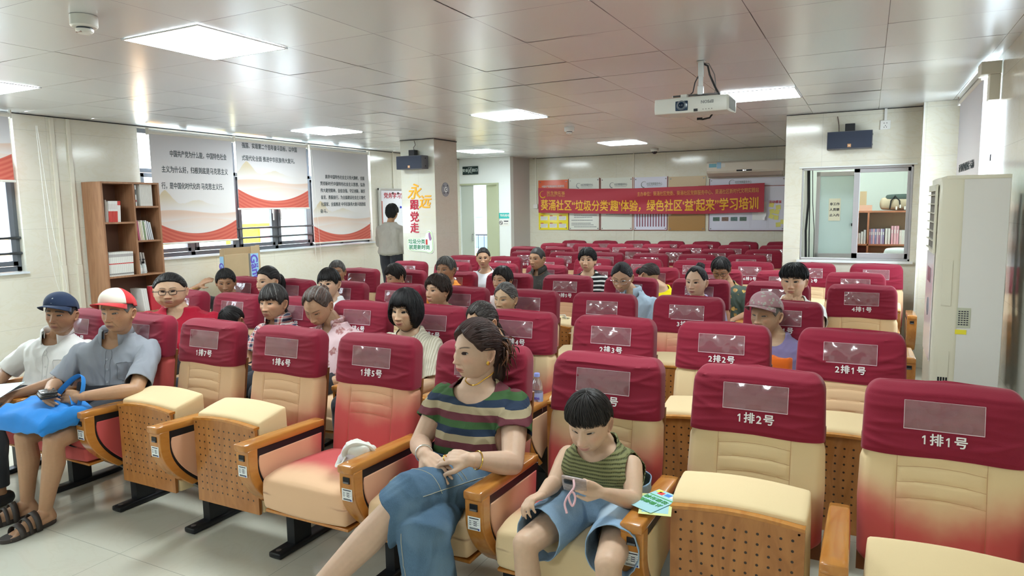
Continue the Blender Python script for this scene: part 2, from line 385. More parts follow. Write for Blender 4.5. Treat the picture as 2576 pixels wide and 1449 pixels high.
mb.box(-.03, .03, 0, Y, 0, .05).box(-.03, .03, 0, Y, Zt-.05, Zt).box(-.03, .03, 0, .05, 0, Zt).box(-.03, .03, Y-.05, Y, 0, Zt).box(-.03, .03, Y/2-.03, Y/2+.03, 0, Zt).box(-.03, .03, 0, Y, .95, 1.0)
mb.build('window_frame', M_('white window frame', (.8, .82, .84), .3), rw, smooth=False); MB().box(-.003, .003, .05, Y-.05, .05, Zt-.05).build('pane', PANE, rw, smooth=False)
# booth sliding window
bw = empty('window_4', (BO[0], 7.93, BO[2])); bw['kind'] = 'structure'; Wd, Hh = BO[1]-BO[0], BO[3]-BO[2]
mb = MB().box(0, Wd, -.02, .06, 0, .02).box(0, Wd, -.02, .06, Hh-.02, Hh).box(Wd-.02, Wd, -.02, .06, 0, Hh).box(0, .012, -.02, .06, 0, Hh)
mb.build('window_frame', ALU_L, bw, smooth=False, bevel=.003)
a, b = .49, Wd-.02
s = MB().box(a, b, 0, .03, .02, .075).box(a, b, 0, .03, Hh-.06, Hh-.02).box(a, a+.055, 0, .03, .02, Hh-.02).box(b-.03, b, 0, .03, .02, Hh-.02).build('sash', ALU_L, bw, smooth=False, bevel=.003)
MB().box(a+.055, b-.03, .012, .016, .075, Hh-.06).build('pane', PANE, s, smooth=False)
# ------------------------------------------------------------------ ceiling lights
LIGHT_M = M_('light panel diffuser', (.9, .95, 1), .5, emit=(.88, .985, 1.0), es=PANEL_POWER)
LFR = M_('light panel frame', (.7, .72, .75), .35, .3)
def light(i, j, label, k=0):
    r = empty('ceiling_light', (GX+.6*i+.3, GY+.6*j+.3, ZC), 0, label, 'ceiling light', 'square ceiling light panels')
    MB().box(-.297, .297, -.297, -.285, -.006, -.0005).box(-.297, .297, .285, .297, -.006, -.0005).box(-.297, -.285, -.285, .285, -.006, -.0005).box(.285, .297, -.285, .285, -.006, -.0005).build('frame', LFR, r, smooth=False)
    MB().box(-.285, .285, -.285, .285, -.005, -.0008).build('diffuser', LIGHT_M, r, smooth=False)
for i, j, lab in ((0, 0, 'large square ceiling light nearest the smoke detector'), (0, 6, 'square ceiling light in the middle, in line with the pillar and projector'),
                  (0, 12, 'small far ceiling light above the left end of the red banner'), (4, 6, 'ceiling light half hidden behind the projector'),
                  (-4, 0, 'ceiling light cut off by the left picture edge'), (-4, 6, 'ceiling light above the middle window blind'), (-4, 12, 'far ceiling light in front of the exit door'),
                  (4, 0, 'square ceiling light overhead at the right'), (0, -6, 'square ceiling light at the front of the hall'), (-4, -6, 'square ceiling light at the front of the hall by the left wall'),
                  (4, -6, 'square ceiling light at the front of the hall by the right wall'), ):
    light(i, j, lab)
# booth lamp
bl = empty('booth_ceiling_light', (-.1, 9.0, ZC), 0, 'ceiling light inside the control booth', 'ceiling light')
MB().box(-.25, .25, -.1, .1, -.03, -.0005).build('diffuser', M_('booth lamp diffuser', (.9, .95, 1), .5, emit=(.9, 1, .98), es=26), bl, smooth=False)
# ------------------------------------------------------------------ outside
def outside():
    tag(MB().box(-60, -7.2, -30, 60, -3.2, -3.0).build('ground_outside', M_('pale paving', (.6, .6, .58), .8), smooth=False), kind='structure')
    tag(MB().box(1.2, 30, -30, 60, -3.2, -3.0).build('ground_outside_right', M_('pale paving', (.6, .6, .58), .8), smooth=False), kind='structure')
    tag(MB().box(-30, 4, 14.6, 60, -3.2, -3.0).build('ground_outside_back', M_('pale paving', (.6, .6, .58), .8), smooth=False), kind='structure')
    b = empty('shop_building', (-15, 5, -3), 0, 'bright shop front with yellow and red signboards seen below the middle blind', 'building')
    MB().box(-4, 0, -8, 17, 0, 9).build('facade', M_('cream facade', (.90, .91, .88), .8), b, smooth=False)
    MB().box(0, .12, 7.7, 9.5, 3.2, 4.28).build('signboard', M_('yellow signboard', (.62, .42, .0), .6), b, smooth=False)
    MB().box(0.12, .16, 8.75, 9.15, 3.3, 4.2).build('poster', M_('pink red poster', (.6, .12, .14), .6), b, smooth=False)
    MB().box(0, .10, 9.75, 11.2, 3.2, 5.2).build('shop_window', M_('pale green glass', (.22, .36, .30), .3), b, smooth=False)
    MB().box(0, .10, -6, 6, 3.2, 4.6).build('awning', M_('orange awning', (1.0, .45, .1), .6), b, smooth=False)
    MB().box(0, .2, -8, 17, 5.2, 5.6).build('ledge', M_('grey ledge', (.5, .55, .6), .6), b, smooth=False)
    c = empty('apartment_block', (-14, 28, -3), 0, 'pale apartment block glimpsed through the half open exit door', 'building')
    MB().box(-10, 8, 0, 4, 0, 6.2).build('facade', M_('white facade', (.26, .33, .36), .8), c, smooth=False)
    for x in np.arange(-9, 8, 1.6): MB().box(x, x+.7, -.08, 0, 4.2, 5.4).build('window', M_('grey louvre', (.35, .42, .48), .5), c, smooth=False)
    MB().box(-10, 8, -.1, 0, 2.8, 3.3).build('blue_band', M_('slate blue band', (.10, .18, .32), .6), c, smooth=False)
    for k, x in enumerate(np.arange(-9, 8, 1.1)): MB().box(x, x+1.0, -.12, 0, .8, 2.5).build('shop_panel', M_('panel%d' % (k % 3), [(.5, .33, .02), (.42, .08, .04), (.02, .16, .36)][k % 3], .6), c, smooth=False)
outside()
# ------------------------------------------------------------------ exit double door
DOORM = M_('grey green painted door', (.50, .55, .50), .35); DOORM2 = M_('olive green painted door', (.46, .50, .34), .4)
dr = empty('door_1', (-6.84, 11.26, 0)); dr['kind'] = 'structure'
MB().box(0, .81, -.07, -.055, 2.03, 2.06).box(.79, .82, -.08, -.05, 0, 2.06).box(0, .81, -.03, .03, 2.03, 2.06).build('door_frame', DOORM2, dr, smooth=False)
lf = MB().box(0.0, .27, -.03, .01, .01, 2.03).build('door', DOORM, dr, smooth=False)
MB().tube([(.235, -.03, 1.0), (.235, -.06, 1.0), (.235, -.06, 1.12), (.235, -.03, 1.12)], .008, 8).build('handle', M_('silver handle', (.5, .5, .5), .3, .8), lf)
lf2 = MB().box(-.30, 0, -.02, .02, .01, 2.03).build('door', DOORM2, dr, smooth=False); lf2.location = (.79, .0, 0); lf2.rotation_euler = (0, 0, math.radians(-14))
# balcony railing outside
mb = MB().tube([(-8.4, 12.6, 1.05), (-5.2, 12.6, 1.05)], .02, 8)
for x in np.arange(-8.4, -5.2, .14): mb.tube([(x, 12.6, 0), (x, 12.6, 1.05)], .008, 6)
tag(mb.build('balcony_railing', BLACK), 'black balcony railing outside the exit door', 'railing')
# ------------------------------------------------------------------ auditorium seats
g = NG('wine red stretch cover'); n = g.noise(350, 2); nl = g.noise(5, 3)
g.bump(g.math('ADD', n, g.math('MULTIPLY', nl, 3)), .25, .002)
COVER_M = g.set(Base_Color=g.mix(nl, (.215, .0085, .027), (.26, .0115, .036)), Roughness=.75, Sheen_Weight=.15, Specular_IOR_Level=.25)
def fade_mat(name, kind):
    g = NG(name); o = g.xyz(); oi = g.nt.nodes.new('ShaderNodeObjectInfo'); sc_ = g.nt.nodes.new('ShaderNodeSeparateColor'); g.nt.links.new(oi.outputs['Color'], sc_.inputs[0])
    amt = sc_.outputs[0]; nz = g.noise(7, 3)
    if kind == 'back':        # worn pale above, the first red still there low down and at the sides
        t = g.math('SUBTRACT', .60, o[2])
        t = g.math('ADD', t, g.math('MULTIPLY', g.math('ABSOLUTE', o[0]), .35))
    elif kind == 'pad':       # pale nose, red towards the backrest
        t = g.math('MULTIPLY', g.math('ADD', o[1], .36), 1.1)
    else:
        t = g.math('MULTIPLY', g.math('ADD', o[1], .30), 1.1)
    t = g.math('ADD', t, g.math('MULTIPLY', g.math('SUBTRACT', nz, .5), .10))
    t = g.math('ADD', t, g.math('SUBTRACT', amt, .5))
    red = g.ss(t, -.04, .16)
    seam = None
    if kind == 'back':
        sv = g.math('LESS_THAN', g.math('ABSOLUTE', g.math('SUBTRACT', g.math('ABSOLUTE', o[0]), .1265)), .0011); inn = g.math('LESS_THAN', g.math('ABSOLUTE', o[0]), .125)
        bow = g.math('MULTIPLY', g.math('MULTIPLY', o[0], o[0]), .75)
        for zz in (.735, .685, .632): sv = g.math('MAXIMUM', sv, g.math('MULTIPLY', inn, g.math('LESS_THAN', g.math('ABSOLUTE', g.math('SUBTRACT', g.math('ADD', o[2], bow), zz)), .0010)))
        seam = sv
    fine = g.noise(900, 2)
    cream = g.mix(sc_.outputs[1], (.80, .62, .36), (.80, .44, .28)); c = g.mix(g.math('MULTIPLY', red, .92), cream, (.56, .06, .075))
    if seam is not None: c = g.mix(g.math('MULTIPLY', seam, .6), c, (.45, .20, .10))
    g.bump(g.math('ADD', fine, g.math('MULTIPLY', g.noise(6, 2), 2)), .2, .002)
    return g.set(Base_Color=c, Roughness=.85, Sheen_Weight=.1, Specular_IOR_Level=.2)
FB, FP, FA = fade_mat('faded seat fabric back', 'back'), fade_mat('faded seat fabric cushion', 'pad'), fade_mat('faded seat fabric side', 'arm')
g = NG('honey varnished wood'); wv = g.noise(3, 4, g.map((9, 1.2, 6)), 1)
HONEY = g.set(Base_Color=g.mix(g.ss(wv, .3, .7), (.54, .225, .045), (.46, .17, .028)), Roughness=.22, Coat_Weight=.5, Coat_Roughness=.06)
g = NG('perforated plywood'); o = g.xyz(); wv = g.noise(3, 6, g.map((3, 3, .8)), 3)
def dots(c, s_, of): 
    q = g.math('SUBTRACT', g.math('MODULO', g.math('ADD', c, 10*s_+of), s_), s_/2); return g.math('MULTIPLY', q, q)
d2 = g.math('ADD', dots(o[0], .0345, .01725), dots(o[2], .0345, 0)); hole = g.math('LESS_THAN', d2, .0045**2)
inb = g.math('MULTIPLY', g.math('LESS_THAN', g.math('ABSOLUTE', o[0]), .187), g.math('MULTIPLY', g.math('GREATER_THAN', o[2], .235), g.math('LESS_THAN', o[2], .585)))
hole = g.math('MULTIPLY', hole, inb); g.bump(g.math('SUBTRACT', 1, hole), .6, .004)
PERF = g.set(Base_Color=g.mix(hole, g.mix(g.ss(wv, .35, .65), (.48, .20, .055), (.38, .145, .035)), (.03, .012, .006)), Roughness=.32, Coat_Weight=.25)
PLY = M_('dark plywood shell', (.24, .09, .03), .35, noise=.3, nscale=8)
TXTW = M_('white print', (.85, .83, .83), .6); STK = M_('white sticker', (.85, .87, .86), .4); INK = M_('dark ink', (.03, .03, .05), .6); BLUEINK = M_('blue ink', (.02, .05, .4), .6)
YW = -.10                       # lean of the back: y falls below the top
def backy(z): return -.028 - (1.0-z)*.17          # front surface of the backrest
def rr_(z, top, r): return 0 if z < top-r else r-math.sqrt(max(0, r*r-(z-(top-r))**2))
def mk_cover(seed):
    rnd = random.Random(seed); rings = []; N = 96
    folds = [(rnd.uniform(.80, .97), rnd.uniform(-.02, .05), rnd.uniform(.004, .010), rnd.uniform(.002, .005), rnd.uniform(-.08, .08)) for _ in range(8)]
    zs = list(np.linspace(.765, .93, 30))+list(.93+.07*np.sin(np.linspace(0, pi/2, 14))[1:])
    for z in zs:
        k = rr_(z, 1.0, .07); hw = .236-k*.75-(z-.765)*.03; th = .055-(k*.45 if z > .96 else 0)-(rr_(z, 1.0, .045)*.5)
        yc = backy(z)+.050; r = sup_ring(0, yc, z, hw, max(th+.004, .006), N, 5.5)
        for (z0, cv, wd, am, ce) in folds:
            x = r[:, 0]; fz = z0+cv*(((x-ce)/.235)**2-.4)*1.2
            dd = am*np.exp(-((z-fz)/wd)**2)*np.clip(1-np.abs(x/.25)**6, 0, 1); dd = dd*(1-.75*np.exp(-(x/.115)**4)*(z < .965))
            r[:, 1] += np.where(r[:, 1] < yc, -dd, dd*.5)
        # rolled top lip along the front edge
        lip = .006*math.exp(-((z-.972)/.007)**2); r[:, 1] -= np.where(r[:, 1] < yc, lip, 0)
        if z < .775: r[:, 1] += np.where(r[:, 1] < yc, .004, -.004)
        r[:, 2] += .003*np.sin(r[:, 0]*18+seed)
        rings.append(r)
    top = rings[-1].copy(); c = top.mean(0); rings.append(c+(top-c)*[.55, .45, 1]+[0, 0, .004]); rings.append(c+(top-c)*[.05, .05, 1]+[0, 0, .006])
    mb = MB().loft(rings, cap=False); n0 = (len(rings)-1)*N; mb.f.append(tuple(range(n0, n0+N))); mb.mi.append(0)
    o = mb.build('cover_src', COVER_M, ang=60); m = o.data; bpy.data.objects.remove(o); return m
COVERS = [mk_cover(s) for s in (1, 2, 3, 4)]
def mesh_of(mb, mats, **k):
    o = mb.build('src', mats, **k); dg = bpy.context.evaluated_depsgraph_get()
    m = bpy.data.meshes.new_from_object(o.evaluated_get(dg)) if o.modifiers else o.data
    bpy.data.objects.remove(o); return m
def pocket_mesh():
    z0, z1, hw = .857, .95, .113; nx, nz = 16, 8; v = []; f = []
    for j in range(nz+1):
        for i in range(nx+1):
            x = -hw+2*hw*i/nx; z = z0+(z1-z0)*j/nz
            v.append((x, backy(z)-.0135-.002*math.sin(i*.9+1)*math.sin(j*.8)-.004*math.sin(pi*i/nx)*math.sin(pi*j/nz), z))
    for j in range(nz):
        for i in range(nx): a_ = j*(nx+1)+i; f.append((a_, a_+1, a_+nx+2, a_+nx+1))
    mb = MB().add(v, f)
    def e(x0, x1, za, zb): mb.add([(x0, backy(za)-.0155, za), (x1, backy(za)-.0155, za), (x1, backy(zb)-.0155, zb), (x0, backy(zb)-.0155, zb)], [(0, 1, 2, 3)], 1)
    e(-hw, hw, z0-.001, z0+.0012); e(-hw, -hw+.0015, z0, z1); e(hw-.0015, hw, z0, z1); e(-hw, hw, z1-.001, z1)
    return mesh_of(mb, [CLEARPL, M_('vinyl seam', (.75, .60, .65), .3)], ang=0)
POCKET = pocket_mesh()
def back_mesh():
    nx, nz = 60, 64; zs = np.linspace(.385, .775, nz); xs = np.linspace(-1, 1, nx); rings = []
    for z in zs:
        hw = .236+.006*(1-abs((z-.6)/.2)); hw -= .03*max(0, (.42-z)/.035)**2; hw -= .008*min(1, max(0, (z-.735)/.02))
        r = []
        for t in xs:
            x = t*hw; y = backy(z)+.012-.012*(1-t*t)
            y += .030*max(0, abs(t)-.88)**2/.0144
            # centre panel a touch sunk, stitched seams
            s = math.exp(-((abs(x)-.125)/.0026)**2)*.005
            for zz in (.735, .685, .632): 
                if abs(x) < .125: s += math.exp(-((z-(zz-.75*x*x))/.0030)**2)*.0035
            y += s
            if abs(x) < .125:
                y -= .0022*abs(math.sin((z-.632)/.053*pi))**.6 if .632 < z < .80 else 0
            r.append((x, y, z))
        for t in xs[::-1]:
            r.append((t*hw*.98, backy(z)+.085, z))
        rings.append(r)
    return mesh_of(MB().loft(rings), [FB], ang=50)
BACKM = back_mesh()
SHELL = mesh_of(MB().loft([[(x, backy(z)+y, z) for x, y in ((-.236, .084), (.236, .084), (.236, .098), (.2, .112), (-.2, .112), (-.236, .098))] for z in np.linspace(.33, .80, 6)]), [PLY])
def pad_open():
    def fn(q):
        q = q.copy(); t = (q[:, 1]+.56)/.5
        q[:, 2] += np.where(q[:, 2] > .38, -.03*np.clip(t, 0, 1)+.012*np.cos(q[:, 0]*6)-.02*np.exp(-((q[:, 1]+.56)/.07)**2), .0)
        q[:, 1] -= .012*np.cos(q[:, 0]*5)*(q[:, 1] < -.4); return q
    return mesh_of(MB().rbox((0, -.325, .38), (.247, .235, .092), .05, 18, fn=fn), [FP], ang=0)
def pad_up():
    def fn(q):
        q = q.copy(); t = (q[:, 1]+.43)/.17
        q[:, 2] += np.where(q[:, 2] > .5, .035*np.clip(t, 0, 1)+.012*np.cos(q[:, 0]*7), 0)
        return q
    return mesh_of(MB().rbox((0, -.335, .41), (.217, .095, .225), .03, 14, fn=fn), [FP], ang=0)
PADO, PADU = pad_open(), pad_up()
def board_up():      # curved top edge
    xs = np.linspace(-.207, .207, 15); top = [(x, .612+.018*math.cos(x*7)-.012) for x in xs]
    poly = [(-.207, .195)]+[(.207, .195)]+[(x, z) for x, z in top[::-1]]
    mb = MB().prism(poly, -.447, -.432, 'y')
    edge = [(x, z) for x, z in top]+[(x, z+.011) for x, z in top[::-1]]
    mb.prism(edge, -.452, -.418, 'y', 1)
    for x in (-.19, .19): mb.lathe([(.0, 0), (.004, 0)], (0, 0, 0), 8, 2, M=Matrix.Translation((x, -.4475, .592))@Matrix.Rotation(pi/2, 4, 'X'))
    return mesh_of(mb, [PERF, HONEY, M_('screw', (.6, .6, .55), .3, .8)], ang=30)
BOARDU = board_up()
BOARDO = mesh_of(MB().box(-.235, .235, -.54, -.12, .279, .292), [HONEY], bevel=.003)
def arc_poly(n=14):
    P = []
    for i in range(n+1):
        t = i/n; z = .57-(.57-.262)*t; y = -.600+.16*max(0, (t-.25)/.75)**1.9; P.append((y, z))
    return P
outer = arc_poly(); inner = [(y+.045+.01*(1-i/14), z) for i, (y, z) in enumerate(outer)]
ARMW = mesh_of(MB().prism(outer+inner[::-1], -.038, .038, 'x'), [HONEY], bevel=.004)
CAP = mesh_of(MB().rbox((0, -.365, .583), (.040, .25, .020), .014, 8, fn=lambda q: np.stack([q[:, 0]*(1-.12*np.clip((q[:, 1]+.6)/.5, 0, 1)), q[:, 1], q[:, 2]-.02*np.clip((q[:, 1]+.6)/.5, 0, 1)], 1)), [HONEY], ang=0)
liner = [(-.552, .565)]+[(y+.04, z) for y, z in outer[3:]]+[(-.36, .30), (-.14, .345), (-.12, .545)]
LINER = mesh_of(MB().prism(liner, -.031, .031, 'x'), [BLACK])
fab = [(-.533, .530)]+[(y+.062, z+.004) for y, z in outer[3:-1]]+[(-.36, .325), (-.155, .37), (-.14, .520)]
SIDE = mesh_of(MB().prism(fab, -.034, .034, 'x'), [FA], bevel=.004)
base = [(-.44, .275), (-.345, .185), (-.27, .17), (-.13, .24), (-.12, .35), (-.36, .33), (-.42, .29)]
SKIRT = mesh_of(MB().prism(base, -.029, .029, 'x'), [BLACK], bevel=.003)
def foot_poly(): return None
fm = MB().box(-.024, .024, -.345, -.235, .02, .26)
fm.rbox((0, -.25, .016), (.038, .205, .016), .012, 6); fm.lathe([(.0, 0), (.013, 0), (.013, .001)], (0, -.425, .0322), 12, 1)
FOOT = mesh_of(fm, [BLACK, M_('bolt hole', (.12, .10, .1), .5)])
sm = MB().box(-.026, .026, -.6015, -.6, .452, .502)
sm.box(-.020, .020, -.6019, -.6014, .494, .498, 1)
for k, zz in enumerate((.488, .481, .474)): sm.box(-.022, .022, -.6018, -.6014, zz, zz+.0006, 1); sm.box(-.02, -.012, -.6019, -.6014, zz-.004, zz-.002, 1); sm.box(-.002, .012, -.6019, -.6014, zz-.0045, zz-.002, 1)
for k in range(22): sm.box(-.019+k*.0017, -.019+k*.0017+.0009, -.6019, -.6014, .455, .462, 1)
sm.box(.016, .022, -.6019, -.6014, .454, .460, 2)
STICK = mesh_of(sm, [STK, INK, BLUEINK])
SOCK = mesh_of(MB().box(-.016, .016, -.604, -.585, .524, .550).box(-.013, .013, -.607, -.600, .526, .532, 1), [BLACK, M_('grey clip', (.15, .15, .15), .4)])
_gl = {}
def glyph(ch, size):
    if (ch, size) not in _gl:
        if ch == '1':
            h = size*.36; mb = MB().prism([(-.055*size, -h), (.055*size, -h), (.055*size, h), (-.045*size, h), (-.19*size, h-.13*size), (-.19*size, h-.25*size), (-.055*size, h-.17*size)], -.0003, .0003, 'z'); _gl[(ch, size)] = (np.concatenate(mb.v), mb.f)
        else:
            o = text_obj('g', ch, size, TXTW, None, Matrix.Identity(4), bold=.0009, extrude=.0003); v = np.array([q.co[:] for q in o.data.vertices]); v[:, 0] -= (v[:, 0].min()+v[:, 0].max())/2
            if ch.isdigit(): v[:, 1] -= (v[:, 1].min()+v[:, 1].max())/2; v[:, 1] *= .72*size/max(1e-6, v[:, 1].max()-v[:, 1].min())
            _gl[(ch, size)] = (v, [tuple(p.vertices) for p in o.data.polygons]); m = o.data; bpy.data.objects.remove(o); bpy.data.meshes.remove(m)
    return _gl[(ch, size)]
def number_mesh(txt, size, M):
    adv = [size*(.62 if c.isdigit() else 1.06) for c in txt]; x = -sum(adv)/2; mb = MB()
    for c, a in zip(txt, adv): v, f = glyph(c, size); mb.add(v+[x+a/2, 0, 0], f, M=M); x += a
    return mesh_of(mb, [TXTW], smooth=False)
def mobj(name, mesh, parent=None, color=None):
    o = bpy.data.objects.new(name, mesh); COL.objects.link(o)
    if parent is not None: o.parent = parent
    if color: o.color = color
    return o
SEATS = {1: (.245, 2.634, 1, 9), 2: (-.05, 3.585, 1, 9), 3: (-.449, 4.55, 1, 9), 4: (-.019, 5.65, 1, 9), 5: (-.075, 6.616, 1, 9), 6: (.09, 7.575, 1, 9),
         7: (-.684, 8.58, 2, 7), 8: (-1.21, 9.585, 1, 7), 9: (-1.165, 10.60, 1, 7), 10: (-1.182, 11.56, 1, 7)}
PITCH = .585
OPEN = {(1, 1): 0, (1, 3): 1, (1, 4): 1, (1, 5): 1, (1, 8): 1, (1, 9): 1}
FADE = {(1, 8): (1.2, 0, 0, 1), (1, 9): (1.2, 0, 0, 1), (1, 5): (.60, .6, .3, 1), (1, 4): (.5, .3, 0, 1), (1, 3): (.56, .1, 0, 1), (1, 1): (.52, 0, 0, 1), (1, 2): (.42, 0, 0, 1), (1, 6): (.48, .5, 0, 1), (1, 7): (.46, .4, 0, 1), (2, 2): (.42, 0, 0, 1), (3, 2): (.6, .8, 0, 1), (4, 5): (.5, .7, 0, 1)}
SEATLAB = {}; TILT11 = 23
def seat(r, n_):
    x0, y0, a, b = SEATS[r]; x = x0-(n_-1)*PITCH; rnd = random.Random(r*37+n_)
    up = (r, n_) not in OPEN if (r, n_) not in OCC else False
    if (r, n_) == (1, 1): up = True
    who = OCC.get((r, n_)); ords = ['first', 'second', 'third', 'fourth', 'fifth', 'sixth', 'seventh', 'eighth', 'ninth', 'tenth']
    num = '%d排%d号' % (r, n_)
    rown = ords[r-1]+(' (front)' if r == 1 else '')
    if who: lab = 'red covered seat under the %s, %s row' % (who, rown)
    elif r == 1: lab = 'front row red covered seat numbered %d, %s' % (n_, 'tipped up with perforated board' if up else 'cushion down with a white bag on it')
    else: lab = 'empty red covered seat, %s row, %s from the right' % (rown, ords[n_-a])
    t = empty('auditorium_seat', (x, y0, 0), 0, lab, 'seat', 'auditorium seats, row %d' % r)
    col = FADE.get((r, n_), (rnd.uniform(.40, .56), rnd.uniform(0, .9), 0, 1))
    cv = mobj('seat_cover', COVERS[(r*3+n_*5) % 4], t); mobj('clear_pocket', POCKET, cv)
    z = .825; y = backy(z)-.0118; M = Matrix.Translation((.004, y, z))@Matrix.Rotation(pi/2-.17, 4, 'X'); mobj('seat_number', number_mesh(num, .040, M), cv)
    mobj('backrest', BACKM, t, col); mobj('back_shell', SHELL, t)
    cu = mobj('seat_cushion', PADU if up else PADO, t, (col[0]-.12 if up else col[0]+.02, col[1], 0, 1) if not up else (.15, 0, 0, 1))
    sb_ = mobj('seat_board', BOARDU if up else BOARDO, t)
    if (r, n_) == (1, 1):
        for q_ in (cu, sb_): q_.matrix_local = Matrix.Translation((0, -.13, .36))@Matrix.Rotation(math.radians(TILT11), 4, 'X')@Matrix.Translation((0, .13, -.36))
    ends = [.2925]+([-.2925] if n_ == b else [])
    for ex in ends:
        aw = mobj('armrest', ARMW, t); aw.location.x = ex
        mobj('armrest_cap', CAP, aw); mobj('liner', LINER, aw); mobj('side_panel', SIDE, aw, (col[0]-.05, min(1, col[1]+.6) if x < -1.3 else 0, 0, 1))
        if r <= 2: mobj('asset_sticker', STICK, aw)
        mobj('cup_hook', SOCK, aw); pd = mobj('pedestal', FOOT, t); pd.location.x = ex; mobj('metal_skirt', SKIRT, pd)
    return t
# ------------------------------------------------------------------ people: shared builders
def sst(x, a, b):
    t = np.clip((x-a)/(b-a), 0, 1); return t*t*(3-2*t)
def gs(x, w): return np.exp(-(x/w)**2)
def wnoise(p, f, seed=0):          # cheap smooth noise, vectorised
    r = np.random.RandomState(seed); o = np.zeros(len(p))
    for k in range(9):
        d = r.normal(size=3); d /= np.linalg.norm(d); o += np.sin((p@d)*f*r.uniform(.6, 1.6)+r.uniform(0, 6.28))
    return o/4.5
g = NG('skin'); at = g.nt.nodes.new('ShaderNodeAttribute'); at.attribute_name = 'Col'
nz = g.noise(60, 3); sk = g.mix(.0, at.outputs['Color'], at.outputs['Color'])
hv = g.nt.nodes.new('ShaderNodeHueSaturation'); g.nt.links.new(at.outputs['Color'], hv.inputs['Color']); g.nt.links.new(g.math('ADD', .93, g.math('MULTIPLY', nz, .14)), hv.inputs['Value'])
g.bump(g.noise(500, 2), .08, .001)
SKIN = g.set(Base_Color=hv.outputs[0], Roughness=.48, Subsurface_Weight=.12, Subsurface_Scale=.02, Specular_IOR_Level=.35)
SKIN.node_tree.nodes['Principled BSDF'].inputs['Subsurface Radius'].default_value = (1, .35, .2)
EYEW = M_('eye white', (.42, .38, .35), .3); IRIS = M_('dark brown iris', (.03, .014, .008), .1)
g = NG('hair'); at = g.nt.nodes.new('ShaderNodeAttribute'); at.attribute_name = 'Col'
HAIR = g.set(Base_Color=at.outputs['Color'], Roughness=.5, Specular_IOR_Level=.28)
def cdf_map(u, lo, hi, w_):        # concentrate samples in [lo,hi] of 0..1
    x = np.linspace(0, 1, 2001); d = 1+(w_-1)*((x > lo) & (x < hi)); c = np.cumsum(d); c = (c-c[0])/(c[-1]-c[0]); return np.interp(u, c, x)
def head_grid(nt, nph):
    th = cdf_map(np.linspace(0, 1, nt), .40, .84, 2.6)*pi; u = np.linspace(-1, 1, nph, endpoint=False)
    ph = pi*(u*.42+.58*u*np.abs(u)**1.4); T, P = np.meshgrid(th, ph, indexing='ij'); return T.ravel(), P.ravel()
def head_base(T, P, c):
    dx, dy, dz = np.sin(T)*np.sin(P), -np.sin(T)*np.cos(P), np.cos(T)
    fr = sst(-dy, -.1, .5)
    X = dx*.0765*c['w']; Y = dy*.096; Z = dz*.116
    a = np.clip(np.abs(dz), 0, .999)
    k = np.sqrt((1-a**3.6)/(1-a*a)); Y = np.where((dz < 0), Y*(1+(k-1)*fr), Y); X = np.where(dz < 0, X*(1+(k-1)*.75), X)
    t = np.clip((-Z-.012)/.104, 0, 1)
    X *= 1-(.40-c['jaw'])*t**1.5
    Y = np.where(dy > 0, Y*(1-.42*t), Y)
    Y += np.where(Z > 0, .006*(Z/.116)*0, 0)
    X *= 1+.05*gs(Z-.045, .05)*(dy > -.3)
    return X, Y, Z, fr, dy
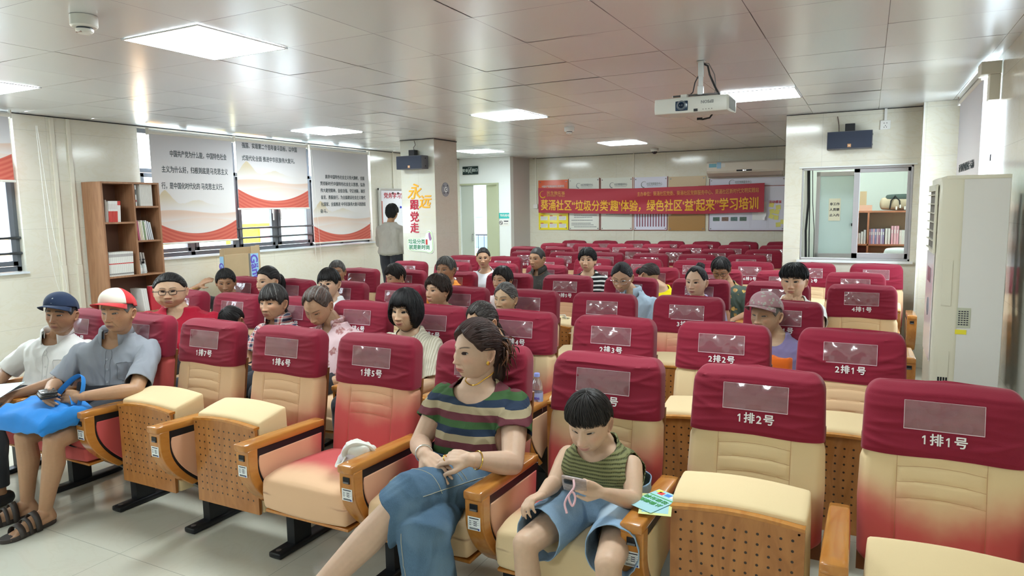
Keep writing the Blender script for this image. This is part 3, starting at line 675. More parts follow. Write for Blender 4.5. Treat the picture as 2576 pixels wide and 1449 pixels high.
def head_mesh(c, hi):
    nt, nph = (180, 200) if hi else (104, 120)
    T, P = head_grid(nt, nph); X, Y, Z, fr, dy = head_base(T, P, c); x = X.copy(); z = Z.copy(); ax = np.abs(x)
    F = sst(-dy, .05, .45); age = c['age']; d = np.zeros_like(x)
    d += .0035*gs(z-.026, .010)*gs(ax-.026, .026)                      # brow
    ez, ex = c.get('ez', .002), .0315
    d -= .0105*gs(z-ez-.001, .0125)*gs(ax-ex+.002, .019)                   # sockets
    lf = np.clip((.020-z)/.056, 0, 1)
    d += (.0035+.0135*lf**1.2)*np.exp(-np.abs(x/(.0070+.0050*lf))**2.2)*sst(z, -.047, -.038)*(1-sst(z, .012, .030))   # nose
    d += .0085*gs(ax-.0130*c.get('nw', 1), .0065)*gs(z+.0375, .0068)
    d += .0045*gs(x, .012)*gs(z+.035, .009)
    d -= .003*gs(ax-.0065, .003)*gs(z+.0455, .003)
    d += .0055*gs(x, .026)*gs(z+.066, .020)                            # mouth mound
    mz = -.067+c['smile']*.006*(ax/.02)**2*(ax < .03)
    mw = .0225
    lipw = np.clip(1-(ax/mw)**2, 0, 1)
    up = gs(z-mz-.0045, .0042)*lipw**.7; lo = gs(z-mz+.0052, .0048)*lipw**.8
    d += .0040*up+.0046*lo-.0050*gs(z-mz, .0013)*np.clip(1-(ax/(mw+.003))**4, 0, 1)
    d -= .0030*gs(z+.080, .006)*gs(x, .018)
    d += .0075*gs(z+.098, .014)*gs(x, .017+c['jaw']*.03)                    # chin
    d += (.0045+c['fat']*.004)*gs(ax-.045, .018)*gs(z+.022, .018)      # cheekbones
    d -= (.004*age-.005*c['fat'])*gs(ax-.045, .014)*gs(z+.055, .016)
    fold = gs(ax-(.018+.35*np.clip(-.035-z, 0, .05)), .0022)*sst(-z, .036, .044)*(1-sst(-z, .070, .082))
    d -= (.0006+.0022*age+.001*c['smile'])*fold
    for q in range(3): d -= .0009*age*gs(z-.048-.013*q-.002*np.cos(x*90), .0016)*gs(x, .035)
    d -= .0018*age*gs(z-ez+.014+(ax-.03)*.1, .0018)*gs(ax-.030, .012)      # bags
    # eyelids and opening
    eo = c['eye']*1.25+.0004; hw = .0138; uu = (ax-ex)/hw; top = ez+.0012+eo*np.sqrt(np.clip(1-uu*uu, 0, 1))+.0010*uu; bot = ez-.0002-eo*.75*np.sqrt(np.clip(1-uu*uu, 0, 1))+.0016*uu
    inside = (np.abs(uu) < 1) & (z < top) & (z > bot)
    lid = np.clip(1-uu*uu*.7, 0, 1)
    d += .0034*gs(z-ez-.001, .0115)*gs((ax-ex), .0165)
    d += .0018*gs(z-top-.0012, .0016)*lid-.0016*gs(z-top-.0046-.001*age, .0014)*lid
    d += .0010*gs(z-bot+.0015, .0015)*lid
    d = d*F
    Yf = Y-d
    x2 = X+np.sign(X)*(.003*c['fat']*gs(z+.05, .03))*F
    Yf = np.where(inside & (dy < 0), Yf+.0055, Yf)
    # colours
    base = np.array(c['skin']); col = np.tile(base, (len(x), 1))
    def mixc(m, cc):
        nonlocal col
        m = np.clip(m, 0, 1)[:, None]; col = col*(1-m)+np.array(cc)*m
    blush = base*np.array([1.06, .80, .78])
    mixc(F*(.55*gs(ax-.043, .020)*gs(z+.022, .018)+.5*gs(x, .014)*gs(z+.036, .012)), blush)
    mixc(F*.45*gs(ax-ex, .018)*gs(z-ez, .010), base*np.array([.80, .70, .66]))
    lm = F*np.clip(up*1.3+lo*1.2, 0, 1)*(lipw > .02); mixc(lm*.9, c['lip'])
    mixc(F*gs(z-mz, .0012)*np.clip(1-(ax/mw)**6, 0, 1)*.8, np.array(c['lip'])*.35)
    bz = .0235+.0045*np.clip(1-((ax-.034)/.022)**2, -1, 1)*1.0+c.get('browtilt', 0)*(ax-.03)
    bm = gs(z-bz, .0030*c['brow']+.0004)*sst(ax, .010, .016)*(1-sst(ax, .046, .056)); mixc(np.clip(F*bm*c['brow']*1.25, 0, .92), np.array(c['hair'])*.8+np.array([.02, .015, .01]))
    mixc(F*gs(z-top, .0013)*(np.abs(uu) < 1.08)*.92, (.02, .012, .01))
    mixc(F*gs(z-bot, .0008)*(np.abs(uu) < 1)*.5, base*.4)
    mixc(F*gs(ax-.0065, .0028)*gs(z+.0445, .0025)*.8, base*.25)
    mixc(F*fold*.35*age, base*.55)
    if c.get('stubble'): mixc(c['stubble']*sst(-z, .045, .065)*F*(1-gs(x, .02)*gs(z+.066, .012)), base*.5)
    if c.get('mole'): mixc(((x-c['mole'][0])**2+(z-c['mole'][1])**2 < .0022**2)*1., (.02, .01, .01))
    # spots for the old
    if age > .8: mixc(.35*sst(wnoise(np.stack([x, Y, z], 1), 260, 5), .55, .9), base*.72)
    if c.get('buzz'): mixc(c['buzz']*sst(z, .03+.0*x, .05)*0+c['buzz']*(sst(z-hairline(P, c), 0, .012)), np.array(c['hair'])*1.0+base*.10)
    V = np.stack([x2, Yf, Z], 1)
    f = []
    for i in range(nt-1):
        b = i*nph
        for j in range(nph): k = (j+1) % nph; f.append((b+j, b+k, b+nph+k, b+nph+j))
    V2 = [V]; C2 = [col]; fs = f; n = len(V); mi = [0]*len(f)
    # ears
    if not c.get('noears'):
        ev, ef = cubegrid(12)
        for sgn in (-1, 1):
            e = ev/np.linalg.norm(ev, axis=1, keepdims=True); ox = e[:, 0].copy()
            rim = np.sqrt(e[:, 1]**2+e[:, 2]**2)
            q = np.stack([e[:, 0]*.0085, e[:, 1]*.0175*(1+.18*e[:, 2]), e[:, 2]*.031], 1)
            q[:, 0] += np.where(ox > 0, -.0085*(1-sst(rim, .42, .78))+.002*np.sin(rim*9), 0)
            q[:, 1] += .008*e[:, 2]
            a_ = .42; q = np.stack([q[:, 0]*math.cos(a_)+q[:, 1]*math.sin(a_), -q[:, 0]*math.sin(a_)+q[:, 1]*math.cos(a_), q[:, 2]], 1)
            q[:, 0] += .0755*c['w']*1.02+.002; q[:, 1] += .010; q[:, 2] += -.012
            q[:, 0] *= sgn
            ff = [tuple(int(i)+n for i in (w_ if sgn > 0 else w_[::-1])) for w_ in ef]
            V2.append(q); cc = np.tile(base*np.array([1.0, .88, .86]), (len(q), 1)); cc[(rim < .45) & (ox > 0)] *= .72; C2.append(cc); fs = fs+ff; mi += [0]*len(ff); n += len(q)
    # eyeballs
    gz = c.get('gaze', (0, 0)); uv, uf = cubegrid(10); uv = uv/np.linalg.norm(uv, axis=1, keepdims=True)
    fy = float(np.interp(ex, [0, 1], [0, 1]))
    i0 = np.argmin((x-ex)**2+(z-ez)**2+(dy > 0)*1); ysurf = Y[i0]-d[i0]
    for sgn in (-1, 1):
        G = np.array([math.sin(gz[0]), -math.cos(gz[0])*math.cos(gz[1]), math.sin(gz[1])]); G /= np.linalg.norm(G)
        q = uv*.0122+np.array([sgn*ex, ysurf+.0148, ez-.0003])
        V2.append(q); C2.append(np.tile(np.array([.7, .66, .62]), (len(q), 1)))
        fs = fs+[tuple(int(i)+n for i in w_) for w_ in uf]; mi += [1]*len(uf); n += len(q)
        # iris: a small spherical cap just proud of the ball
        A = Vector(G).to_track_quat('Z', 'Y').to_matrix(); A = np.array(A); rr = [0, .0025, .0056]; rings = [[0, 0, .01245]]; 
        pts = [np.array([[0, 0, .01250]])]
        for r_ in (.0028, .0050, .0056): 
            aa = np.linspace(0, 2*pi, 16, endpoint=False); pts.append(np.stack([r_*np.cos(aa), r_*np.sin(aa), np.full(16, math.sqrt(.0125**2-r_*r_))], 1))
        q = np.concatenate(pts)@A.T+np.array([sgn*ex, ysurf+.0148, ez-.0003]); V2.append(q); C2.append(np.tile(np.array([.03, .015, .01]), (len(q), 1)))
        ff = [(n, n+1+j, n+1+(j+1) % 16) for j in range(16)]
        for k in range(2): ff += [(n+1+16*k+j, n+17+16*k+j, n+17+16*k+(j+1) % 16, n+1+16*k+(j+1) % 16) for j in range(16)]
        fs = fs+ff; mi += [2]*len(ff); n += len(q)
    return np.concatenate(V2), fs, np.concatenate(C2), mi
HL = {  # hairline height (head coords) against the angle from the face centre, degrees
 'back':  ([0, 30, 50, 62, 72, 84, 96, 108, 122, 145, 180], [.066, .062, .050, .028, .016, .024, .022, .000, -.045, -.072, -.078]),
 'high':  ([0, 18, 30, 50, 62, 72, 84, 96, 108, 122, 145, 180], [.080, .084, .090, .060, .028, .010, .020, .022, .000, -.045, -.068, -.074]),
 'short': ([0, 30, 50, 60, 70, 84, 96, 108, 122, 145, 180], [.055, .052, .040, .010, -.008, .020, .020, -.002, -.045, -.070, -.074]),
 'fringe': ([0, 30, 45, 58, 70, 84, 96, 108, 122, 145, 180], [.028, .030, .026, .010, -.012, .018, .020, -.002, -.045, -.070, -.074]),
 'bob':   ([0, 20, 34, 44, 54, 70, 90, 120, 150, 180], [.034, .040, .034, .000, -.050, -.080, -.092, -.098, -.102, -.104]),
 'curl':  ([0, 30, 45, 58, 70, 84, 96, 108, 122, 145, 180], [.052, .042, .028, .006, -.012, .000, -.010, -.030, -.060, -.085, -.090]),
 'boy':   ([0, 30, 45, 58, 70, 84, 96, 108, 122, 145, 180], [.036, .033, .032, .026, .014, .026, .026, .010, -.030, -.055, -.060]),
 'swept': ([0, 15, 30, 45, 56, 66, 76, 90, 104, 122, 145, 180], [.046, .056, .050, .030, .018, -.012, -.030, .010, -.015, -.050, -.078, -.084]),
 'parted': ([0, 12, 30, 50, 62, 72, 84, 96, 108, 122, 145, 180], [.078, .070, .058, .040, .018, .006, .018, .018, .000, -.045, -.074, -.080]),
}
def hairline(P, c):
    A = np.degrees(np.abs(P)); k = HL[c['style']]; return np.interp(A, k[0], k[1])
def hair_mesh(c, hi):
    nt, nph = (110, 180) if hi else (70, 110)
    th = np.linspace(0, 1, nt)*pi; u = np.linspace(-1, 1, nph, endpoint=False)*pi; T, P = [q.ravel() for q in np.meshgrid(th, u, indexing='ij')]
    X, Y, Z, fr, dy = head_base(T, P, c); p = np.stack([X, Y, Z], 1)
    st = c['style']; rs = np.random.RandomState(c.get('seed', 1))
    jag = .0; hl = hairline(P, c)
    strands = sum(np.sin(P*k+rs.uniform(0, 6)) for k in (23, 37, 51, 67))/4
    if st in ('fringe', 'boy', 'bob', 'swept', 'curl'): hl = hl+.0045*strands*(np.degrees(np.abs(P)) < 60)+.002*strands
    th_ = c['thick']; top = th_*(.65+.35*sst(Z, -.02, .10))
    if st == 'bob': top = top*(1+.5*gs(Z+.03, .05)*(np.degrees(np.abs(P)) > 50))
    m = sst(Z-hl, -.001, .010 if st not in ('bob',) else .006)
    if c.get('thin'): m *= 1
    # strand relief: combed from the crown (or backwards when tied)
    if st in ('back', 'high', 'parted') or c.get('tied'):
        ang = np.arctan2(X, Z+.02); s = sum(np.sin(ang*k+rs.uniform(0, 6)+3*Y) for k in (19, 31, 47, 71, 97))/5
    else:
        s = sum(np.sin((P+Z*rs.uniform(-6, 6))*k+rs.uniform(0, 6)) for k in (17, 29, 43, 61, 83))/5
    big = wnoise(p, 60, c.get('seed', 1))
    rel = .0016*s+c.get('mess', .001)*big
    if st == 'curl': rel += .004*wnoise(p, 130, 3)
    t = -.006+(top+.006)*m+rel*m
    if st == 'parted':
        t -= .004*gs(X, .004)*m*(Z > .03)
    # outward push mostly sideways low down so the cap keeps its silhouette
    nrm = p/np.array([.0765**2, .096**2, .116**2]); nrm /= np.linalg.norm(nrm, axis=1, keepdims=True)
    V = p+nrm*t[:, None]
    hc = np.array(c['hair']); col = hc*(1+.35*s[:, None]+.15*big[:, None]); 
    if c.get('grey'): 
        gm = np.clip(c['grey']*(.6+.9*s), 0, 1)[:, None]; col = col*(1-gm)+np.array([.20, .19, .18])*gm
    if c.get('tips') is not None: pass
    f = []
    for i in range(nt-1):
        b = i*nph
        for j in range(nph): k = (j+1) % nph; f.append((b+j, b+k, b+nph+k, b+nph+j))
    return V, f, np.clip(col, .002, 1)
def colmesh(name, V, f, col, mats, mi=None, parent=None, smooth=True):
    m = bpy.data.meshes.new(name); m.from_pydata(np.asarray(V).tolist(), [], f)
    for q in (mats if isinstance(mats, (list, tuple)) else [mats]): m.materials.append(q)
    if mi is not None: m.polygons.foreach_set('material_index', mi)
    a = m.attributes.new('Col', 'FLOAT_COLOR', 'POINT'); cc = np.ones((len(V), 4)); cc[:, :3] = col; a.data.foreach_set('color', cc.ravel())
    if smooth: m.polygons.foreach_set('use_smooth', [True]*len(m.polygons))
    m.update(); o = bpy.data.objects.new(name, m); COL.objects.link(o)
    if parent is not None: o.parent = parent
    return o
def fuse(mb, voxel, it=4, fac=.5, extra=None):
    """merge closed pieces into one skin; returns verts, faces, normals"""
    o = mb.build('src', None, smooth=False); r = o.modifiers.new('r', 'REMESH'); r.mode = 'VOXEL'; r.voxel_size = voxel; r.adaptivity = 0
    if it: s = o.modifiers.new('s', 'SMOOTH'); s.factor = fac; s.iterations = it
    dg = bpy.context.evaluated_depsgraph_get(); m = bpy.data.meshes.new_from_object(o.evaluated_get(dg))
    n = len(m.vertices); V = np.empty(n*3); m.vertices.foreach_get('co', V); N = np.empty(n*3); m.vertex_normals.foreach_get('vector', N)
    F = [tuple(p.vertices) for p in m.polygons]; old = o.data; bpy.data.objects.remove(o); bpy.data.meshes.remove(m); bpy.data.meshes.remove(old)
    return V.reshape(-1, 3), F, N.reshape(-1, 3)
def cut_faces(V, F, fn, it=8):
    k = fn(V); keep = [f for f in F if not all(k[i] for i in f)]
    used = np.zeros(len(V), bool); 
    for f in keep: used[list(f)] = True
    idx = -np.ones(len(V), int); idx[used] = np.arange(used.sum()); V = V[used]; keep = [tuple(int(idx[i]) for i in f) for f in keep]
    from collections import Counter
    e = Counter()
    for f in keep:
        for a, b in zip(f, f[1:]+f[:1]): e[(min(a, b), max(a, b))] += 1
    nb = {}
    for (a, b), n in e.items():
        if n == 1: nb.setdefault(a, []).append(b); nb.setdefault(b, []).append(a)
    V = V.copy(); ks = [k_ for k_ in nb if len(nb[k_]) == 2]
    if ks:
        A = np.array(ks); B = np.array([nb[k_] for k_ in ks])
        for _ in range(it): V[A] = V[A]*.5+(V[B[:, 0]]+V[B[:, 1]])*.25
    return V, keep
def cap_tube(mb, pts, rad, n=14, ends=(True, True)):
    """tapering limb with round ends"""
    P = [np.array(p, float) for p in pts]; R = list(rad); Q = []; S = []
    d0 = P[1]-P[0]; d0 /= np.linalg.norm(d0); d1 = P[-1]-P[-2]; d1 /= np.linalg.norm(d1)
    if ends[0]:
        for a in (80, 55, 30): t = math.radians(a); Q.append(P[0]-d0*R[0]*math.sin(t)); S.append(R[0]*math.cos(t))
    Q += P; S += R
    if ends[1]:
        for a in (30, 55, 80): t = math.radians(a); Q.append(P[-1]+d1*R[-1]*math.sin(t)); S.append(R[-1]*math.cos(t))
    mb.tube(Q, S, n); return mb
def bend(p0, p1, k=.5, off=(0, 0, 0)): p0, p1 = np.array(p0, float), np.array(p1, float); return p0+(p1-p0)*k+np.array(off)
def ell(mb, c, r, M=None, n=8):
    v, f = cubegrid(n); v = v/np.linalg.norm(v, axis=1, keepdims=True)*np.array(r)
    if M is not None: v = v@np.array(M).T
    return mb.add(v+np.array(c), f)
def frame(d, up):
    d = np.array(d, float); d /= np.linalg.norm(d); up = np.array(up, float); up -= d*(up@d); up /= np.linalg.norm(up)
    return d, up, np.cross(d, up)      # along, back-of-hand normal, side
def hand(mb, w, d, up, thumb=1, curl=(.3, .3, .35, .4), spread=.06, s=1.0, tcurl=.3, pitch=0):
    """w wrist, d direction to the fingers, up normal of the back of the hand, thumb side +-1; curl per finger in radians per joint"""
    d, u, sd = frame(d, up); w = np.array(w, float); sd = sd*thumb
    P = lambda a, b, c: w+(d*a+sd*b+u*c)*s
    pal = MB()
    # palm: three overlapping pads
    cap_tube(mb, [P(-.01, 0, 0), P(.02, .002, 0)], [.024*s, .022*s])
    for b in (-.027, -.010, .008, .025): cap_tube(mb, [P(.012, b*.55, .0), P(.050, b*.9, .002), P(.083-.004*abs(b)/.03, b, .001)], [.0165*s, .0145*s, .0112*s], 10)
    cap_tube(mb, [P(.015, .020, -.006), P(.050, .030, -.008)], [.017*s, .013*s], 10)
    L = ((.040, .026, .020), (.046, .029, .021), (.042, .027, .021), (.033, .021, .018))
    for k, (b, ln) in enumerate(zip((.027, .009, -.009, -.026), L)):
        p = P(.083-(.003, 0, .003, .010)[k], b, .001); a = 0; dr = d+sd*spread*(1.5-k); dr /= np.linalg.norm(dr); pts = [p]; q = p.copy()
        for j in range(3):
            a += curl[k]*(1.0, 1.15, .75)[j]; v = dr*math.cos(a)-u*math.sin(a); q = q+v*ln[j]*s; pts.append(q.copy())
        cap_tube(mb, pts, [.0098*s, .0088*s, .0080*s, .0068*s], 10)
    p = P(.022, .030, -.006); v1 = d*.70+sd*.62-u*.25; v1 /= np.linalg.norm(v1); q1 = p+v1*.036*s
    v2 = d*math.cos(tcurl)*.9+sd*.25*math.cos(tcurl)-u*math.sin(tcurl)-sd*.4*math.sin(tcurl); v2 /= np.linalg.norm(v2); q2 = q1+v2*.030*s; q3 = q2+(v2*.9-u*.25)*.022*s
    cap_tube(mb, [p, q1, q2, q3], [.0135*s, .0110*s, .0098*s, .0078*s], 10)
def arm(mb, sh, el, wr, r=1.0):
    cap_tube(mb, [sh, bend(sh, el, .35), bend(sh, el, .75), el], [.050*r, .049*r, .042*r, .038*r])
    cap_tube(mb, [el, bend(el, wr, .25), bend(el, wr, .6), wr], [.038*r, .041*r, .033*r, .0235*r])
def torso(mb, pel, ch, nk, sw, fat=1.0, off=0.0, yaw=0.0, neck=True, dep=1.0):
    """pelvis, shoulder centre, neck base"""
    pel, ch, nk = [np.array(q, float) for q in (pel, ch, nk)]; rings = []; ca, sa = math.cos(yaw), math.sin(yaw)
    S = [(-.14, .10, .085), (-.08, .155, .115), (0, .168, .122), (.25, .155*fat**.6, .112*fat), (.45, .152*fat**.6, .112*fat), (.70, .168, .115), (.88, sw*.93, .098), (.97, sw*.86, .080), (1.03, sw*.66, .068), (1.10, sw*.43, .060), (1.18, .066*sw/.19, .056)]
    ax = ch-pel; up = nk-ch
    for t, hx, hy in S:
        c = pel+ax*min(t, 1)+(up*max(0, t-1)/.18 if t > 1 else 0)+np.array([0, .012*math.sin(pi*min(max(t, 0), 1)), 0])
        hx, hy = hx*(sw/.19)**.5+off, hy*dep+off
        a = np.linspace(0, 2*pi, 28, endpoint=False); c_, s_ = np.cos(a), np.sin(a); e = 2.5
        x = hx*np.sign(c_)*np.abs(c_)**(2/e); y = hy*np.sign(s_)*np.abs(s_)**(2/e)
        rings.append(np.stack([c[0]+x*ca-y*sa, c[1]+x*sa+y*ca, np.full(28, c[2])+0*x], 1))
    mb.loft(rings)
def leg(mb, hip, kn, an, r=1.0, off=0):
    cap_tube(mb, [hip, bend(hip, kn, .4), bend(hip, kn, .8), kn], [.086*r+off, .076*r+off, .060*r+off, .054*r+off], 16)
    if an is not None:
        cap_tube(mb, [kn, bend(kn, an, .12, (0, 0, 0)), bend(kn, an, .35, (0, .012, 0)), bend(kn, an, .7, (0, .004, 0)), an], [.052*r+off, .050*r+off, .054*r+off, .040*r+off, .032*r+off], 16)
def foot(mb, an, d, s=1.0, z0=.0, toes=True):
    an = np.array(an, float); d = np.array([d[0], d[1], 0.]); d /= np.linalg.norm(d); sd = np.array([-d[1], d[0], 0]); z = z0
    cap_tube(mb, [an, [an[0]-d[0]*.02, an[1]-d[1]*.02, z+.035]], [.031*s, .032*s])
    cap_tube(mb, [an+[0, 0, -.02], [an[0]+d[0]*.08, an[1]+d[1]*.08, z+.045], [an[0]+d[0]*.13, an[1]+d[1]*.13, z+.026]], [.030*s, .034*s, .030*s])
    for b in (-.02, .02): cap_tube(mb, [[an[0]+sd[0]*b*.5, an[1]+sd[1]*b*.5, z+.028], [an[0]+d[0]*.11+sd[0]*b, an[1]+d[1]*.11+sd[1]*b, z+.022], [an[0]+d[0]*.16+sd[0]*b, an[1]+d[1]*.16+sd[1]*b, z+.018]], [.022*s, .020*s, .015*s])
    if toes:
        for k, b in enumerate((-.032, -.017, -.003, .011, .027)): 
            e = .198-.004*(4-k)*1.2; cap_tube(mb, [an+d*.15*1+sd*b+[0, 0, z+.017-an[2]], an+d*e+sd*b*1.05+[0, 0, z+.013-an[2]]], [.011*s, .0085*s if k < 4 else .012*s], 8)
# ---- clothes materials
def cloth(name, c, rough=.85, n=.08, bumpf=400):
    if name in _mats: return _mats[name]
    g = NG(name); nl = g.noise(9, 3); g.bump(g.math('ADD', g.math('MULTIPLY', g.noise(bumpf, 2), .5), g.math('MULTIPLY', nl, 3)), .25, .003)
    return g.set(Base_Color=g.mix(nl, tuple(q*(1-n) for q in c), tuple(min(1, q*(1+n)) for q in c)), Roughness=rough, Specular_IOR_Level=.2, Sheen_Weight=.1)
def stripes(name, cols, period, axis=2, off=0, warp=.01, bump=0):
    g = NG(name); o = g.xyz(); n = g.noise(5, 2); v = g.math('ADD', g.math('ADD', o[axis], off+10*period), g.math('MULTIPLY', g.math('SUBTRACT', n, .5), warp))
    fr = g.math('DIVIDE', g.math('MODULO', v, period), period); st = []; k = 0
    for w_, c in cols: st.append((k, c)); k += w_
    r = g.ramp(fr, st); rn = r.node; rn.color_ramp.interpolation = 'CONSTANT'; g.bump(g.noise(350, 2), .3, .002)
    return g.set(Base_Color=r, Roughness=.85, Specular_IOR_Level=.2)
def plaid():
    g = NG('red navy cream plaid'); o = g.xyz(); 
    def band(c, p, w_, of): return g.math('LESS_THAN', g.math('MODULO', g.math('ADD', c, 5+of), p), w_)
    c = g.mix(g.math('MULTIPLY', g.math('ADD', band(o[0], .036, .016, 0), band(o[2], .036, .016, 0)), .5), (.72, .66, .60), (.035, .04, .09))
    c = g.mix(g.math('MULTIPLY', g.math('ADD', band(o[0], .036, .007, .012), band(o[2], .036, .007, .012)), .5), c, (.6, .04, .06)); g.bump(g.noise(350, 2), .3, .002)
    return g.set(Base_Color=c, Roughness=.85)
def flowers(name, base, f1, f2, sc_=22, th=.6):
    g = NG(name); v = g.nt.nodes.new('ShaderNodeTexVoronoi'); v.inputs['Scale'].default_value = sc_; g.nt.links.new(g.map(), v.inputs['Vector'])
    n = g.noise(sc_*4, 3); d = g.math('ADD', v.outputs['Distance'], g.math('MULTIPLY', g.math('SUBTRACT', n, .5), .5)); m = g.math('SUBTRACT', 1, g.ss(d, th*.35, th*.5))
    sp = g.nt.nodes.new('ShaderNodeSeparateColor'); g.nt.links.new(v.outputs['Color'], sp.inputs[0]); m = g.math('MULTIPLY', m, g.math('GREATER_THAN', sp.outputs[0], .35))
    g.bump(g.noise(350, 2), .3, .002)
    return g.set(Base_Color=g.mix(m, base, g.mix(g.ss(n, .45, .55), f1, f2)), Roughness=.7)
def denim(name, c1, c2, bleach=None):
    g = NG(name); n = g.noise(4, 4); f = g.noise(420, 2, g.map((1, 1, .35))); o = g.mix(n, c1, c2)
    if bleach: o = g.mix(g.ss(g.noise(5.5, 2), .48, .75), o, bleach)
    o = g.mix(g.math('MULTIPLY', f, .5), o, tuple(q*1.7 for q in c2)); g.bump(g.math('ADD', f, g.math('MULTIPLY', g.noise(30, 3), 1.2)), .4, .003)
    return g.set(Base_Color=o, Roughness=.9, Specular_IOR_Level=.15)
SK = dict(tan=(.46, .26, .150), brown=(.36, .19, .105), fair=(.64, .42, .29), light=(.57, .36, .23), mid=(.52, .31, .19))
BLK, DBR, GRY, SALT = (.014, .012, .012), (.035, .018, .013), (.25, .24, .23), (.09, .085, .08)
def hcfg(**k):
    c = dict(w=1, jaw=.10, age=.4, fat=.3, eye=.0045, smile=0, skin=SK['light'], lip=(.46, .16, .13), brow=.8, hair=BLK, style='back', thick=.012, buzz=0)
    c.update(k); return c
def put_head(root, c, H, yaw, pitch=0, roll=0, s=1.0, hi=False):
    L = np.array(root.location); R = np.array(Matrix.Rotation(yaw, 3, 'Z')@Matrix.Rotation(-pitch, 3, 'X')@Matrix.Rotation(roll, 3, 'Y'))
    def W(v): return (np.asarray(v, float)*s)@R.T+np.array(H)-L
    return R, W
def simple_wrinkle(V, N, a=.004, f=28, seed=1):
    n1 = wnoise(V*[1, 1, .45], f*1.5, seed); n2 = wnoise(V*[1, 1, .6]+n1[:, None]*.02, f*3.2, seed+7); return V+N*(a*((1-np.abs(n1)*1.5)*.9+.55*(1-np.abs(n2)*1.6)))[:, None]
def finish_body(root, skinV, skinF, head, col, name='body'):
    hv, hf, hc, hm = head; n = len(skinV); L = np.array(root.location)
    V = np.concatenate([skinV-L, hv]); f = skinF+[tuple(int(i)+n for i in q) for q in hf]; C = np.concatenate([np.tile(np.array(col), (n, 1)), hc])
    return colmesh(name, V, f, C, [SKIN, EYEW, IRIS], [0]*len(skinF)+hm, root)
def hair_point(T, P, c, lift):
    X, Y, Z, fr, dy = head_base(T, P, c); p = np.stack([X, Y, Z], 1); hl = hairline(P, c); th_ = c['thick']; top = th_*(.65+.35*sst(Z, -.02, .10))
    if c['style'] == 'bob': top = top*(1+.5*gs(Z+.03, .05)*(np.degrees(np.abs(P)) > 50))
    m = sst(Z-hl, -.012, .008); t = -.003+(top+.003)*m+lift
    nrm = p/np.array([.0765**2, .096**2, .116**2]); nrm /= np.linalg.norm(nrm, axis=1, keepdims=True); return p+nrm*t[:, None]
def hair_strands(c, W, parent, hi):
    if c.get('thick', 1) < .006: return
    rs = np.random.RandomState(c.get('seed', 1)+50); n = c.get('nstr', 520 if hi else 260); npt = 10; tied = c['style'] in ('back', 'high', 'parted') or c.get('tied')
    mb = MB(); cols = []; hc = np.array(c['hair']); nseg = 4
    for i in range(n):
        w0 = rs.uniform(.0011, .0024); t = np.linspace(0, 1, npt)
        if tied:
            P0 = rs.uniform(-pi, pi)*.8; hl = np.interp(np.degrees(abs(P0)), *HL[c['style']]); T0 = math.acos(np.clip((hl+.004)/.116, -1, 1))*rs.uniform(.25, 1.0)
            a = np.array([math.sin(T0)*math.sin(P0), -math.sin(T0)*math.cos(P0), math.cos(T0)]); tp = {'topbun': (0, .45, .9), 'pony': (0, .95, .3), 'bun': (0, .95, .3), 'lowbun': (0, .9, -.35), 'lowpony': (0, .85, -.45), 'loose': (0, .95, -.05)}.get(c.get('extra'), (0, .95, -.1))
            b = np.array(tp)/np.linalg.norm(tp); sag = rs.uniform(-.05, .05)
            q = a[None]*(1-t[:, None])+b[None]*t[:, None]+np.array([0, 0, sag])*np.sin(pi*t)[:, None]; q /= np.linalg.norm(q, axis=1, keepdims=True)
            T, P = np.arccos(np.clip(q[:, 2], -1, 1)), np.arctan2(q[:, 0], -q[:, 1])
        else:
            P0 = rs.uniform(-pi, pi); hl = np.interp(np.degrees(abs(P0)), *HL[c['style']]); over = rs.uniform(-.004, .012) if abs(P0) < 1.2 or c['style'] == 'bob' else rs.uniform(-.012, .004)
            T1 = math.acos(np.clip((hl-over)/.116, -1, 1)); T0 = rs.uniform(.05, T1*.7); T = T0+(T1-T0)*t; sw_ = rs.normal()*.12*c.get('wave', 1); P = P0+sw_*(t-.5)+(.05*np.sin(t*9+i) if c['style'] == 'curl' else 0)
            if c['style'] in ('fringe', 'boy', 'swept'): P = P+.18*t*(abs(P0) < 1)
        lift = .0006+c.get('mess', .001)*.7*np.sin(pi*t)*rs.uniform(0, 1.6)+(.0012*t if not tied else 0)+(rs.uniform(0, .006)*np.sin(t*12+i) if c['style'] == 'curl' else 0)
        pts = hair_point(T, P, c, lift); mb.tube(pts, list(w0*np.array([.4, .9, 1, 1, 1, 1, 1, .9, .7, .15])), nseg)
        k = rs.uniform(.6, 1.7); cc = hc*k
        if c.get('grey') and rs.uniform() < c['grey']*.8: cc = np.array([.24, .23, .22])*rs.uniform(.4, 1.0)
        cols.append(np.repeat(cc[None], npt*nseg, 0))
    colmesh('hair_strands', W(np.concatenate(mb.v)), mb.f, np.clip(np.concatenate(cols), .002, 1), HAIR, None, parent)
def snap_ring(body, centre, pts, off=.002):
    from mathutils.bvhtree import BVHTree
    m = body.data; bt = BVHTree.FromPolygons([v.co[:] for v in m.vertices], [p.vertices[:] for p in m.polygons]); out = []
    for p in pts:
        c0 = Vector((centre[0], centre[1], p[2])); d = (Vector(p)-c0); d.z = 0; d.normalize(); h = bt.ray_cast(c0+d*.25, -d)
        out.append(np.array(h[0]+d*off) if h[0] is not None else np.array(p))
    return out
